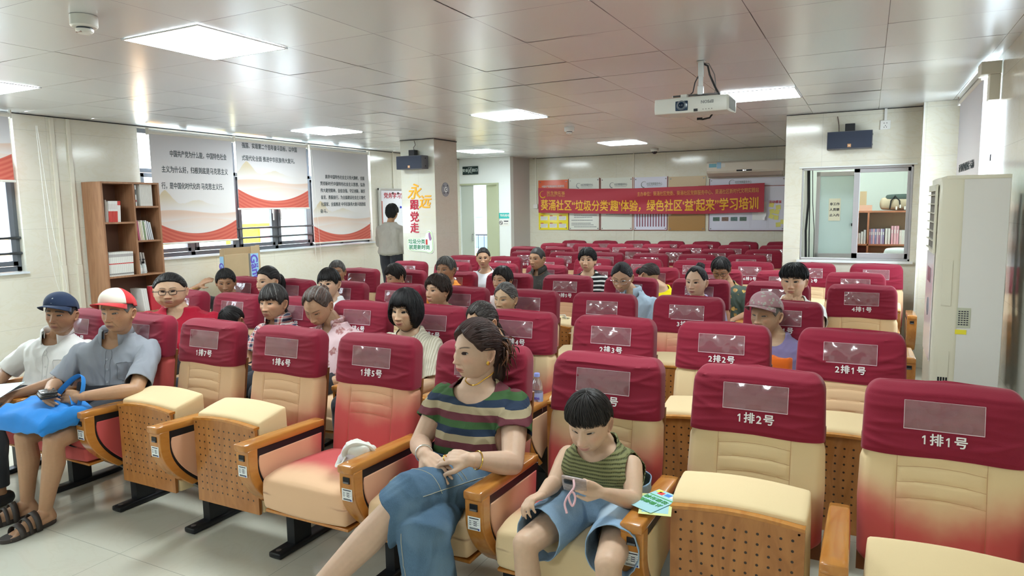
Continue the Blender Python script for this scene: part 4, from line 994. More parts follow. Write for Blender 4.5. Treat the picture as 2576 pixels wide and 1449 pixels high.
def add_hair(root, c, W, hi):
    V, f, col = hair_mesh(c, hi); h = colmesh('hair', W(V), f, col, HAIR, None, root)
    hair_strands(c, W, h, hi)
    ex = c.get('extra')
    mb = MB(); cols = []
    def lock(pts, rad, k=9, amp=.10, seed=0):
        pts = [np.array(p, float) for p in pts]; n0 = mb.n; nn = 40
        t = np.linspace(0, 1, len(pts)); tt = np.linspace(0, 1, 26); P = np.stack([np.interp(tt, t, [p[i] for p in pts]) for i in range(3)], 1)
        for _ in range(3): P[1:-1] = (P[:-2]+2*P[1:-1]+P[2:])/4
        r = np.interp(tt, t, rad); mb.tube(P, r, nn)
        v = mb.v[-1].reshape(26, nn, 3); ctr = v.mean(1, keepdims=True); a = np.arange(nn)/nn*2*pi
        w_ = 1+amp*(np.sin(k*a+seed)+.6*np.sin((2*k+3)*a+seed*2))[None, :, None]; mb.v[-1] = (ctr+(v-ctr)*w_).reshape(-1, 3)
        cols.append(np.repeat(np.array([c['hair']]), 26*nn, 0)*(1+.5*np.tile(np.sin(k*a+seed), 26)[:, None]))
    if ex == 'pony': lock([(0, .085, .035), (0, .125, .03), (0, .14, -.02), (.005, .135, -.09), (.01, .12, -.15)], [.012, .026, .030, .024, .006])
    if ex == 'lowpony': lock([(0, .07, -.055), (0, .092, -.075), (.0, .095, -.13), (.02, .085, -.20), (.04, .05, -.26)], [.014, .022, .024, .020, .006])
    if ex == 'sidepony': lock([(0, .08, -.045), (.01, .10, -.07), (.04, .085, -.12), (.07, .04, -.18), (.085, .01, -.24)], [.014, .022, .024, .020, .006])
    if ex == 'bun': lock([(0, .07, .03), (0, .098, .035), (0, .125, .035), (0, .137, .035)], [.02, .034, .03, .006], amp=.08)
    if ex == 'topbun': lock([(0, .05, .085), (0, .07, .112), (0, .088, .135), (0, .094, .143)], [.02, .033, .028, .006], amp=.14); lock([(0, .085, -.02), (0, .1, -.05), (0, .085, -.085)], [.02, .03, .008])
    if ex == 'lowbun': lock([(0, .075, -.04), (0, .10, -.05), (0, .12, -.055), (0, .13, -.055)], [.02, .034, .03, .006], amp=.08)
    if ex == 'loose': 
        lock([(0, .06, .0), (0, .09, -.05), (.0, .085, -.12), (0, .07, -.20)], [.04, .045, .045, .01]); 
    if mb.n:
        V2 = W(np.concatenate(mb.v)); colmesh('tied_hair', V2, mb.f, np.clip(np.concatenate(cols), .002, 1), HAIR, None, h)
    return h
def glasses(root, W, c, mat=None, rim=.0012, up=0, dark=False, tilt=0, fwd=0):
    mat = mat or BLACK; mb = MB(); ln = MB(); y0 = -.0985-fwd
    def T(p):
        x, y, z = p
        if up: a = math.radians(-up[2]); y1 = y-y0; y2 = y1*math.cos(a)-z*math.sin(a); z2 = y1*math.sin(a)+z*math.cos(a); return (x, y2+y0+up[0], z2+up[1])
        return (x, y, z)
    for sg in (-1, 1):
        a = np.linspace(0, 2*pi, 22); e = 3.2
        P = [(sg*.033+.0235*np.sign(math.cos(t))*abs(math.cos(t))**(2/e), y0+abs(sg*.033+.0235*math.cos(t))**2*3.2-.001, -.002+.0155*np.sign(math.sin(t))*abs(math.sin(t))**(2/e)) for t in a]
        mb.tube([T(p) for p in P], rim, 6, cap=False); n0 = [T(p) for p in P[:-1]]; ln.add(n0, [tuple(range(len(n0)))])
        mb.tube([T((sg*.056, y0+.010, .004)), T((sg*.0745*c['w'], y0+.022, .004)), T((sg*.077*c['w'], .005, .000)), T((sg*.076*c['w'], .02, -.012))], rim*1.1, 6)
    mb.tube([T((-.010, y0-.001, .002)), T((0, y0-.003, .004)), T((.010, y0-.001, .002))], rim, 6)
    mb.v = [W(np.concatenate(mb.v))]; o = mb.build('glasses', mat, root); ln.v = [W(np.concatenate(ln.v))]
    ln.build('lens', M_('dark lens', (.01, .01, .012), .08) if dark else PANE, o); return o
def cap_hat(root, W0, c, m_front, m_side, m_brim, logo=None, bill=.098, s=1.0):
    W = lambda q: W0(np.stack([np.asarray(q)[:, 0], np.asarray(q)[:, 1], np.asarray(q)[:, 2]-.16*np.asarray(q)[:, 1]+.002], 1))
    nt, nph = 26, 72; V = []; th = np.linspace(0, 1, nt)*pi*.50; ph = np.linspace(-pi, pi, nph, endpoint=False); mi = []
    T, P = [q.ravel() for q in np.meshgrid(th, ph, indexing='ij')]
    x = np.sin(T)*np.sin(P)*.087*c['w']*s; y = -np.sin(T)*np.cos(P)*.110*s; z = .044+np.cos(T)**.85*.090*s
    y = y-.004*(np.cos(T))*0; seam = .0012*np.abs(np.sin(3*P))**.3; x *= 1+seam; y *= 1+seam
    z = z-.012*np.where(y > 0, np.sin(T), 0)
    V = np.stack([x, y, z], 1); f = []
    for i in range(nt-1):
        for j in range(nph):
            k = (j+1) % nph; f.append((i*nph+j, i*nph+k, (i+1)*nph+k, (i+1)*nph+j)); mi.append(0 if abs(ph[j]) < 1.08 else 1)
    mb = MB(); mb.add(W(V), f); mb.mi = mi; o = mb.build('cap', [m_front, m_side], root, ang=0)
    so = o.modifiers.new('t', 'SOLIDIFY'); so.thickness = .002
    a = np.linspace(-1.15, 1.15, 21); B = []; 
    for k in range(7):
        t = k/6
        for q in a:
            r0x, r0y = math.sin(q)*.088*c['w']*s, -math.cos(q)*.110*s
            ex = t*bill*max(0, math.cos(q*1.36))**.8
            B.append((r0x*(1-.0*t), r0y-ex, .045-.010*t-.018*(abs(q)/1.15)**2*(.3+t)))
    fb = [(i*21+j, i*21+j+1, (i+1)*21+j+1, (i+1)*21+j) for i in range(6) for j in range(20)]
    mb = MB(); mb.add(W(np.array(B)), fb); br = mb.build('cap_brim', m_brim, o, ang=0); so = br.modifiers.new('t', 'SOLIDIFY'); so.thickness = .003
    bt = MB(); bt.lathe([(0, .003), (.006, .001), (.007, -.002)], (0, 0, .128*1.0), 10); bt.v = [W(np.concatenate(bt.v))]; bt.build('cap_button', m_side, o)
    if logo: logo(o, W)
    return o
def collar(root, N, yaw, mat, r=.062, h=.042, open_=.5, flare=.022, dep=.9, drop=.040, tilt=.25):
    """folded shirt collar around the neck, open in front"""
    a = np.linspace(-pi+open_, pi-open_, 46); pts = []; L = np.array(root.location)
    for (rr, zz) in ((r, -.010), (r-.004, h*.6), (r, h), (r+.012, h*.75), (r+flare, -.004)):
        for q in a:
            e = abs(q)/(pi-open_); x = rr*math.sin(q); y = rr*math.cos(q)*dep
            dz = -tilt*max(0, -math.cos(q))*.07-(drop*max(0, e-.62)/.38 if zz < h*.7 and rr > r+.005 else 0)
            y2 = y-(.014*max(0, e-.62)/.38 if rr > r+.005 else .01*max(0, e-.6)/.4)
            xs = x*math.cos(yaw)-y2*math.sin(yaw); ys = x*math.sin(yaw)+y2*math.cos(yaw); pts.append((N[0]+xs, N[1]+ys, N[2]+zz+dz))
    n = len(a); f = [(i*n+j, i*n+j+1, (i+1)*n+j+1, (i+1)*n+j) for i in range(4) for j in range(n-1)]
    o = MB().add(np.array(pts)-L, f).build('collar', mat, root, ang=0); s_ = o.modifiers.new('t', 'SOLIDIFY'); s_.thickness = .0022; return o
def garment(name, root, mb, mat, voxel=.008, it=5, wr=.004, wf=26, cuts=None, seed=1, thick=.003, colr=None):
    V, F, N = fuse(mb, voxel, it); V = simple_wrinkle(V, N, wr, wf, seed)
    if cuts: V, F = cut_faces(V, F, cuts)
    o = MB().add(V-np.array(root.location), F).build(name, mat, root, ang=0)
    if thick: s_ = o.modifiers.new('t', 'SOLIDIFY'); s_.thickness = thick; s_.offset = -1
    return o
def sleeve_cut(sh, el, k, R=.082, tm=.14):
    sh, el = np.array(sh, float), np.array(el, float); d = (el-sh)/np.linalg.norm(el-sh); c = sh+(el-sh)*k
    def fn(V): q = V-c; t = q@d; return (t > 0) & (np.linalg.norm(q-t[:, None]*d, axis=1) < R) & (t < tm)
    return fn
def neck_cut(N, yaw, fwd, rx, ry, rz, dz=0):
    c = np.array(N)+np.array([math.sin(yaw)*fwd, -math.cos(yaw)*fwd, dz])
    def fn(V):
        q = V-c; x = q[:, 0]*math.cos(yaw)+q[:, 1]*math.sin(yaw); y = -q[:, 0]*math.sin(yaw)+q[:, 1]*math.cos(yaw)
        return (x/rx)**2+(y/ry)**2+(q[:, 2]/rz)**2 < 1
    return fn
def orf(*fs): return lambda V: np.any([f(V) for f in fs], axis=0)
def person(key, label, H, yaw, hc, top, r=1, pitch=0, roll=0, s=1.0, hi=False, bx=None, byaw=None, sw=.185, fat=1.0, sh_drop=.170, sh_back=.04,
           neckline=(.03, .085, .085, .055, -.03), elbows=None, wrists=None, sleeve=.62, pelvis=None, trousers=None, shoes=None, legs='seat', vox=None, skin_top=True,
           hands=None, knees=None, ankles=None, cuffmat=None, voxs=None, arm_r=1.0, wr=.004, leg_r=1.0, torso_dep=1.0, body_only=False, name='person', base=None, pants_len=1.0, feet=None, slope=0, soff=.009, hem=.045):
    H = np.array(H, float); x0, yr = SEATS[r][:2]; byaw = 0 if byaw is None else math.radians(byaw); bx = H[0] if bx is None else bx
    root = empty(name, base or (bx, yr-.3, 0), 0, label, 'person', 'people seated in the hall' if legs == 'seat' else None)
    yaw, pitch, roll = map(math.radians, (yaw, pitch, roll))
    R, W = put_head(root, hc, H, yaw, pitch, roll, s, hi); L = np.array(root.location)
    sc_ = s
    S = np.array([bx, H[1]+sh_back, H[2]-sh_drop*sc_]); nb = S+np.array([0, .0, .062*sc_])
    hn = H+R@(np.array([0, .022, -.075])*s); 
    P = np.array(pelvis) if pelvis is not None else np.array([bx, yr-.25, .53])
    ca, sa = math.cos(byaw), math.sin(byaw)
    loc = lambda dx, dy, dz, o=S: o+np.array([dx*ca-dy*sa, dx*sa+dy*ca, dz])
    shs = [loc(-(sw-.030)*sc_, .0, -.040*sc_), loc((sw-.030)*sc_, 0, -.040*sc_)]
    els = elbows or [loc(-(sw+.03)*sc_, -.09*sc_, -.24*sc_), loc((sw+.03)*sc_, -.09*sc_, -.24*sc_)]
    wrs = wrists or [loc(-.10, -.28, -.27*sc_), loc(.10, -.28, -.27*sc_)]
    kn = knees or [loc(-.11, -.44, -.01, P), loc(.11, -.44, -.01, P)]; an = ankles or [np.array([kn[0][0], kn[0][1]+.0, .09]), np.array([kn[1][0], kn[1][1]+.02, .09])]
    hips = [loc(-.085, 0, -.02, P), loc(.085, 0, -.02, P)]
    v1 = vox or (.0042 if hi else .0075)
    mb = MB(); torso(mb, P, S, nb, sw*sc_, fat, -.006, byaw, dep=torso_dep)
    cap_tube(mb, [nb+np.array([0, .008, -.03]), bend(nb, hn, .5, (0, .004, 0)), hn], [.060*sc_, .052*sc_*(1+.12*(fat-1)), .053*sc_*(1+.2*(fat-1))])
    for k in (0, 1): arm(mb, shs[k], els[k], wrs[k], sc_*arm_r)
    for k in (0, 1):
        hd = hands[k] if hands and hands[k] else dict(d=np.array(wrs[k])-np.array(els[k])+np.array([0, 0, -.02]), up=(0, -.2, 1), thumb=1 if k == 0 else -1)
        if hd != 'none': hd = dict(hd); hand(mb, wrs[k], hd.pop('d'), hd.pop('up'), s=hd.pop('s', sc_*.95), **hd)
    if legs in ('seat', 'stand'):
        for k in (0, 1): leg(mb, hips[k], kn[k], an[k], leg_r)
        for k in (0, 1): foot(mb, an[k], (feet[k] if feet else (0, -1)), .95 if s > .9 else .75)
    V, F, N = fuse(mb, v1, 4)
    finish_body(root, V, F, (lambda h: (W(h[0]), h[1], h[2], h[3]))(head_mesh(hc, hi)), hc['skin'])
    if not hc.get('nohair'): hair = add_hair(root, hc, W, hi)
    v2 = voxs or (.006 if hi else .009)
    if top is not None:
        mb = MB(); torso(mb, P-[0, 0, .0], S, nb, sw*sc_, fat, soff, byaw, dep=torso_dep)
        ns = neckline
        cuts = []
        if sleeve > 0:
            for k in (0, 1):
                e = np.array(shs[k])+(np.array(els[k])-shs[k])*min(1, sleeve+.16); m_ = bend(shs[k], e, .5)
                cap_tube(mb, [shs[k], m_, e], [.056*sc_*arm_r, .062*sc_*arm_r, .064*sc_*arm_r])
                if sleeve > 1: cap_tube(mb, [els[k], bend(els[k], wrs[k], .5), wrs[k]], [.060*sc_*arm_r, .050*sc_, .042*sc_]); cuts.append(sleeve_cut(els[k], wrs[k], .92))
                else: cuts.append(sleeve_cut(shs[k], els[k], sleeve))
        else:
            for k in (0, 1): cuts.append((lambda c_: (lambda V: ((V-c_)**2).sum(1) < (.062*sc_)**2))(np.array(shs[k])+np.array([(-.012 if k == 0 else .012), 0, -.01])))
        if ns: cuts.append(neck_cut(nb, byaw, *ns))
        cuts.append(lambda V: V[:, 2] < P[2]-hem)
        garment('shirt', root, mb, top, v2, 5, wr, 26, orf(*cuts), seed=sum(map(ord, key)) % 97)
    if trousers is not None:
        mb = MB(); torso(mb, P, P+[0, 0, .3], P+[0, 0, .36], .19, 1, .0065, byaw)
        tc = [lambda V: (V[:, 2] > P[2]+.06) & (V[:, 1] > P[1]-.16)]
        for k in (0, 1):
            if pants_len >= 1: leg(mb, hips[k], kn[k], an[k], leg_r, .012)
            else: leg(mb, hips[k], bend(hips[k], kn[k], min(1, pants_len+.15)), None, leg_r*1.05, .014)
            if pants_len < 1: tc.append(sleeve_cut(hips[k], kn[k], pants_len, .16, .3))
            else: tc.append((lambda a_: (lambda V: (V[:, 2] < a_[2]+.03) & (np.hypot(V[:, 0]-a_[0], V[:, 1]-a_[1]) < .14)))(np.array(an[k])))
        garment('trousers', root, mb, trousers, v2, 5, .004, 24, orf(*tc), seed=3)
    if shoes is not None:
        for k in (0, 1):
            a_ = np.array(an[k]); d = np.array(feet[k] if feet else (0, -1), float); d /= np.linalg.norm(d); mb = MB()
            cap_tube(mb, [[a_[0]-d[0]*.03, a_[1]-d[1]*.03, a_[2]-.048], [a_[0]+d[0]*.07, a_[1]+d[1]*.07, a_[2]-.048], [a_[0]+d[0]*.17, a_[1]+d[1]*.17, a_[2]-.056]], [.041, .043, .033])
            V = np.concatenate(mb.v); V[:, 2] = np.maximum(V[:, 2], a_[2]-.088); MB().add(V-L, mb.f).build('shoe', shoes, root, ang=0)
    return dict(root=root, W=W, S=S, nb=nb, P=P, els=els, wrs=wrs, kn=kn, an=an, byaw=byaw, L=L, hips=hips, shs=shs)
# ------------------------------------------------------------------ the people in the photo
OCC = {(1, 9): 'man in the navy cap', (1, 8): 'man in the red and white cap', (2, 9): 'woman in red with glasses', (3, 9): 'man with sunglasses on his head', (2, 8): 'child with bowed head', (2, 7): 'woman in the plaid shirt',
       (2, 6): 'woman in the pink blouse', (3, 8): 'woman with the high ponytail', (3, 7): 'woman in white with side fringe', (4, 9): 'man half hidden by her', (2, 5): 'woman with the black bob', (3, 5): 'woman with short curls', (4, 8): 'woman looking down',
       (4, 7): 'man in the orange shirt', (5, 7): 'girl in the white T-shirt', (4, 6): 'woman in the pale pink shirt', (3, 4): 'grey haired woman', (2, 4): 'woman in dark clothes', (1, 4): 'woman in the striped T-shirt', (1, 3): 'boy',
       (5, 6): 'man in the dark shirt', (5, 5): 'woman in the black and white stripes', (4, 4): 'woman in the pale blue shirt', (5, 4): 'woman in yellow', (4, 3): 'girl with the top bun', (5, 3): 'woman in the floral blouse', (4, 2): 'teenage boy', (3, 1): 'old woman in purple'}
DARKT = cloth('dark trousers cloth', (.03, .032, .04)); SHOE = M_('black shoe', (.02, .02, .022), .4)
def logo_text(t, mat, size, y, z, ang=-.35, bold=.001):
    def f(o, W):
        L = text_obj('cap_logo', t, size, mat, o, Matrix.Identity(4), bold=bold, extrude=.001)
        v = np.array([q.co[:] for q in L.data.vertices]); x = v[:, 0]; u = v[:, 1]
        zz = z+u*math.cos(ang); q = np.stack([x, -y-.0-(zz-z)*math.sin(ang)+x*x*6-v[:, 2], zz], 1); q = W(q)
        for a, b in zip(L.data.vertices, q): a.co = b
    return f
# --- front row: man in the navy cap
c = hcfg(skin=SK['brown'], age=1, fat=.0, jaw=.06, eye=.0028, hair=(.03, .028, .028), style='short', thick=.005, brow=1.3, w=1.0, lip=(.30, .12, .09), browtilt=-.25, smile=-.3)
A = person('navycap', 'old man in a navy cap and white shirt, front row far left', (-4.307, 2.414, 1.010), 32, c, cloth('white cotton shirt', (.78, .77, .75)), 1, s=.98, hi=True, bx=-4.44, byaw=27, sh_drop=.195, sw=.20,
       elbows=[(-4.70, 2.26, .63), (-4.05, 2.27, .665)], wrists=[(-4.36, 2.00, .60), (-4.17, 2.03, .615)], sleeve=.80, wr=.006, trousers=cloth('charcoal trousers', (.03, .032, .036)), shoes=SHOE,
       hands=[dict(d=(.5, -.8, -.1), up=(0, -.2, 1), thumb=1, curl=(.5, .6, .7, .7)), dict(d=(-.1, -1, -.15), up=(.1, -.1, 1), thumb=-1, curl=(.5, .6, .7, .7))], neckline=(.035, .075, .080, .085, -.01), knees=[(-4.52, 1.93, .50), (-4.22, 1.93, .50)], roll=4)
NAVY = cloth('navy cap cotton', (.025, .04, .085)); cap_hat(A['root'], A['W'], c, NAVY, NAVY, NAVY, logo_text('6', M_('pale thread', (.6, .65, .6), .6), .05, .104, .075))
collar(A['root'], A['nb']+[0, 0, .0], A['byaw'], _mats['white cotton shirt'], r=.072, open_=.55)
# --- front row: man in the red and white cap
c = hcfg(skin=SK['tan'], age=1, fat=.0, jaw=.10, eye=.0030, hair=(.11, .105, .10), style='short', thick=.0045, brow=1.1, lip=(.30, .13, .10), browtilt=-.2, smile=-.25)
B = person('redcap', 'old man in a red and white cap and grey shirt, blue bag on lap', (-3.756, 2.414, 1.052), 24, c, cloth('grey cotton shirt', (.27, .285, .32)), 1, s=1.0, hi=True, bx=-3.855, byaw=33, sw=.215,
       elbows=[(-4.06, 2.21, .65), (-3.47, 2.29, .66)], wrists=[(-3.80, 2.03, .685), (-3.60, 2.07, .665)], sleeve=.84, wr=.007, sh_drop=.195,
       hands=[dict(d=(.75, -.55, .0), up=(-.55, -.55, .6), thumb=1, curl=(.55, .6, .65, .7), tcurl=.5), dict(d=(-1, -.35, .0), up=(.1, -.75, .35), thumb=-1, curl=(.35, .4, .5, .55), tcurl=.35)], neckline=(.045, .07, .080, .095, -.015),
       knees=[(-3.90, 1.95, .45), (-3.64, 1.95, .465)], ankles=[(-3.95, 1.95, .09), (-3.745, 1.93, .09)], feet=[(-.15, -1), (.10, -1)])
def redcap_logo(o, W):
    def ring(name, r, t, cx, cz, mat):
        mb = MB(); a = np.linspace(0, 2*pi, 20); P = [(cx+r*math.cos(q)*1.5, -.1075-(.0)*0+((cx+r*math.cos(q)*1.5)**2)*6+(cz+r*math.sin(q)-.06)*.62, cz+r*math.sin(q)) for q in a]; mb.tube(P, t, 6, cap=False); mb.v = [W(np.concatenate(mb.v))]; mb.build(name, mat, o)
    g_ = M_('green thread', (.15, .55, .08), .6); ring('cap_logo', .008, .0018, .006, .078, g_); ring('cap_logo', .006, .0016, -.008, .072, g_); ring('cap_logo', .005, .0014, .020, .074, g_)
cap_hat(B['root'], B['W'], c, M_('white cap foam', (.80, .78, .68), .8), cloth('red cap mesh', (.62, .04, .045), n=.15, bumpf=700), cloth('red cap brim', (.60, .05, .055)), redcap_logo)
collar(B['root'], B['nb'], B['byaw'], _mats['grey cotton shirt'], r=.074, open_=.5, h=.045)
SHIRT_B = B
SHORTS = cloth('charcoal shorts cloth', (.045, .047, .055))
def drape_on(obj, L, path, r, mat, name, off=.0012, n=8, parent=None):
    from mathutils.bvhtree import BVHTree
    bt = BVHTree.FromPolygons([v.co[:] for v in obj.data.vertices], [p.vertices[:] for p in obj.data.polygons]); out = []
    for p in np.array(spath(path, n))-np.array(L):
        h = bt.find_nearest(Vector(p)); out.append(np.array(h[0]+h[1]*off))
    o = MB().tube(out, r, 5).build(name, mat, parent or obj); return o
def shirt_front(A, R, mat, zt, zb, off=.0, pocket=None, buttons=(), bm=None):
    sh = [o for o in A['root'].children if o.name.startswith('shirt') and not o.name.startswith('shirt_b')][0]; yw = A['byaw']
    def pt(dx, z, out=.155): x = dx*math.cos(yw)+out*math.sin(yw); y = dx*math.sin(yw)-out*math.cos(yw); return np.array([A['S'][0]+x, A['S'][1]+y, z])
    for dx in (off-.013, off+.013): drape_on(sh, A['L'], [pt(dx, zt), pt(dx, (zt+zb)/2), pt(dx, zb)], .0009, mat, 'placket_seam')
    if pocket:
        a, b, z1, z2 = pocket; drape_on(sh, A['L'], [pt(a, z1), pt(b, z1)], .0016, mat, 'pocket_edge'); drape_on(sh, A['L'], [pt(a, z1), pt(a, z2)], .0009, mat, 'pocket_seam'); drape_on(sh, A['L'], [pt(b, z1), pt(b, z2)], .0009, mat, 'pocket_seam'); drape_on(sh, A['L'], [pt(a, z2), pt((a+b)/2, z2-.01), pt(b, z2)], .0009, mat, 'pocket_seam')
    from mathutils.bvhtree import BVHTree
    bt = BVHTree.FromPolygons([v.co[:] for v in sh.data.vertices], [p.vertices[:] for p in sh.data.polygons])
    for z in buttons:
        h = bt.find_nearest(Vector(pt(off, z)-A['L'])); M = Matrix.Translation(h[0]+h[1]*.001)@h[1].to_track_quat('Z', 'Y').to_matrix().to_4x4()
        MB().lathe([(0, .0), (.006, .0), (.006, .0025), (.0045, .003), (.004, .0018), (0, .0018)], (0, 0, 0), 14, M=M).build('shirt_button', bm or mat, A['root'])
def shorts(P_, root, hips, kns, mat, k_=.72, r=1.0, flare=.02, name='shorts', byaw=0, vox=.006, top=.12, wr=.004):
    mb = MB(); torso(mb, P_, P_+np.array([0, 0, .3]), P_+np.array([0, 0, .36]), .19, 1, .010, byaw); cf = [lambda V: ((V[:, 2] > P_[2]+top) & (V[:, 1] > P_[1]-.13)) | (V[:, 2] > P_[2]+max(.135, top))]
    for a, b in zip(hips, kns):
        e = bend(a, b, k_+.22); cap_tube(mb, [a, bend(a, e, .5), e], [.092*r, .088*r, .080*r+flare]); cf.append(sleeve_cut(a, b, k_, .17, .3))
    return garment(name, root, mb, mat, vox, 4, wr, 24, orf(*cf), seed=5)
shorts(B['P'], B['root'], B['hips'], B['kn'], SHORTS, .76, byaw=B['byaw'])
shirt_front(B, 0, M_('dark grey seam', (.14, .15, .17), .8), .87, .62, 0, (.055, .135, .775, .68), (.80, .735, .665), M_('grey button', (.35, .37, .42), .3))
shirt_front(A, 0, M_('pale grey seam', (.50, .50, .49), .8), .82, .60, 0, (.055, .135, .74, .65), (.77, .70, .64), M_('white button', (.7, .7, .68), .3))
# --- front row: the woman in the striped T-shirt
c = hcfg(skin=(.60, .40, .285), age=.30, fat=.75, jaw=.13, eye=.0048, hair=(.030, .014, .012), style='parted', thick=.020, tied=1, brow=.75, lip=(.42, .07, .07), mess=.002, gaze=(-.35, .0), browtilt=.12, w=1.03, seed=4, extra='loose')
TEEOFF = .0779
TEE = stripes('khaki maroon green navy striped jersey', [(.26, (.36, .29, .18)), (.24, (.022, .035, .065)), (.24, (.045, .10, .035)), (.26, (.13, .035, .045))], .107, 2, TEEOFF, .012)
Wm = person('main', 'woman in striped T-shirt and denim with crossed legs, looking left, front row', (-1.412, 2.414, 1.022), -25, c, TEE, 1, s=1.0, hi=True, bx=-1.425, byaw=4, sw=.195, fat=1.18, sh_drop=.185, sh_back=.03,
       elbows=[(-1.640, 2.31, .625), (-1.175, 2.26, .628)], wrists=[(-1.470, 2.10, .672), (-1.262, 2.09, .690)], sleeve=.50, arm_r=1.12, pelvis=(-1.425, 2.38, .53),
       hands=[dict(d=(.85, -.35, -.22), up=(0, -.45, 1), thumb=1, curl=(.15, .18, .2, .25), spread=.10), dict(d=(-1, -.12, .0), up=(.05, -.55, 1), thumb=-1, curl=(.35, .4, .45, .5), spread=.05)],
       neckline=(.052, .100, .098, .092, -.012), knees=[(-1.35, 1.90, .46), (-1.435, 1.925, .575)], ankles=[(-1.34, 1.97, .09), (-1.80, 1.70, .14)], leg_r=1.08, feet=[(0, -1), (-.6, -.8)], wr=.006)
r0 = Wm['root']
def mloft(name, pts, rad, mat, root, cutk, n=18, vox=.006, wr=.006): pass
DEN = denim('blue denim', (.050, .090, .145), (.085, .145, .215), (.16, .24, .32))
mb = MB(); P_ = Wm['P']; torso(mb, P_, P_+np.array([0, 0, .3]), P_+np.array([0, 0, .36]), .20, 1.1, .016, 0)
h1, k1, a1 = [np.array(q) for q in (Wm['hips'][1], Wm['kn'][1], Wm['an'][1])]; h0, k0, a0 = [np.array(q) for q in (Wm['hips'][0], Wm['kn'][0], Wm['an'][0])]
e1 = bend(k1, a1, .26); cap_tube(mb, [h1, bend(h1, k1, .5, (0, 0, .0)), k1+[.01, .01, .008], bend(k1, e1, .5), e1], [.098, .094, .086, .086, .088], 20)
e0 = bend(k0, a0, .75); cap_tube(mb, [h0, bend(h0, k0, .5), k0, bend(k0, e0, .5), e0], [.10, .098, .094, .094, .096], 20)
cap_tube(mb, [h1-[0, .06, .06], bend(h0, k1, .6), k1-[.0, -.04, .06]], [.09, .085, .07])
garment('denim_skirt_pants', r0, mb, DEN, .0055, 3, .004, 26, orf(lambda V: (V[:, 2] > P_[2]+.085) & (V[:, 1] > P_[1]-.17), lambda V: sleeve_cut(k1, a1, .08, .103, .2)(V) & (np.linalg.norm((V-k0)*[1, 1, .6], axis=1) > .118), sleeve_cut(k0, a0, .72, .17, .3)), seed=8)
den_o = [o for o in r0.children if o.name.startswith('denim_skirt')][0]
from mathutils.bvhtree import BVHTree
_bt = BVHTree.FromPolygons([v.co[:] for v in den_o.data.vertices], [p.vertices[:] for p in den_o.data.polygons])
def drape(path, n=26):
    out = []
    P = np.array(spath(path, 8))-Wm['L']
    for p in P:
        h = _bt.find_nearest(Vector(p))
        if h[0] is not None: out.append(np.array(h[0]+h[1]*.0012))
    return out
STC = M_('pale stitch thread', (.50, .46, .34), .8)
d1 = (k1-h1)/np.linalg.norm(k1-h1)
for k_, path in enumerate(([h1+[-.02, -.02, .12], bend(h1, k1, .55)+[-.06, 0, .10], k1+[-.07, -.02, .08]], [h1+[.10, -.02, .05], bend(h1, k1, .5)+[.10, 0, .04], k1+[.09, -.02, .03]], [bend(h1, k1, .55)+[-.07, 0, .09], bend(h1, k1, .55)+[.0, 0, .12], bend(h1, k1, .55)+[.10, 0, .05]], [bend(h1, k1, .85)+[-.09, 0, .05], bend(h1, k1, .85)+[.0, 0, .11], bend(h1, k1, .85)+[.10, 0, .02]],
                           [bend(h1, k1, .60)+[-.07, 0, .09], bend(h1, k1, .60)+[.0, 0, .12], bend(h1, k1, .60)+[.10, 0, .05]], [k0+[-.05, -.08, .03], k0+[-.04, -.09, -.10], k0+[-.03, -.09, -.22]])):
    MB().tube(drape(path), .0011, 5).build('stitch_line', STC, den_o)
# scrunchie, earring, necklace, bracelets, ring
gold = M_('gold', (.85, .52, .10), .22, 1); silver = M_('silver', (.75, .73, .72), .2, 1); W = Wm['W']
a = np.linspace(0, 2*pi, 30); N_ = Wm['nb']-Wm['L']
mb = MB(); pts = snap_ring([o for o in r0.children if o.name.startswith('body')][0], N_, [N_+np.array([.078*math.sin(q), -.08*math.cos(q), .030-.050*max(0, math.cos(q))**1.5]) for q in a]); mb.tube(pts, .0026, 6, cap=False); mb.build('gold_necklace', gold, r0)
mb = MB(); mb.lathe([(0, .004), (.007, .003), (.009, 0), (.007, -.003), (0, -.004)], (0, 0, 0), 12, M=Matrix.Translation((.082, -.004, -.040))@Matrix.Rotation(pi/2, 4, 'Y')); mb.v = [W(np.concatenate(mb.v))]; mb.build('gold_earring', gold, r0)
def bangle(root, c_, d, r, t, mat, name):
    d = np.array(d, float); d /= np.linalg.norm(d); u = np.cross(d, [0, 0, 1]); u /= np.linalg.norm(u); v = np.cross(d, u); mb = MB()
    mb.tube([np.array(c_)+r*(u*math.cos(q)+v*math.sin(q)) for q in np.linspace(0, 2*pi, 26)], t, 6, cap=False); o = mb.build(name, mat, root); return o
wr1, el1 = np.array(Wm['wrs'][1]), np.array(Wm['els'][1]); wr0, el0 = np.array(Wm['wrs'][0]), np.array(Wm['els'][0])
bangle(r0, bend(wr1, el1, .16)-Wm['L'], el1-wr1, .034, .0022, gold, 'gold_bangle'); bangle(r0, bend(wr0, el0, .10)-Wm['L'], el0-wr0, .033, .0028, silver, 'silver_bangle')
bangle(r0, np.array([-1.355, 2.065, .690])-Wm['L'], (-1, -.1, -.2), .0105, .0024, gold, 'gold_ring')
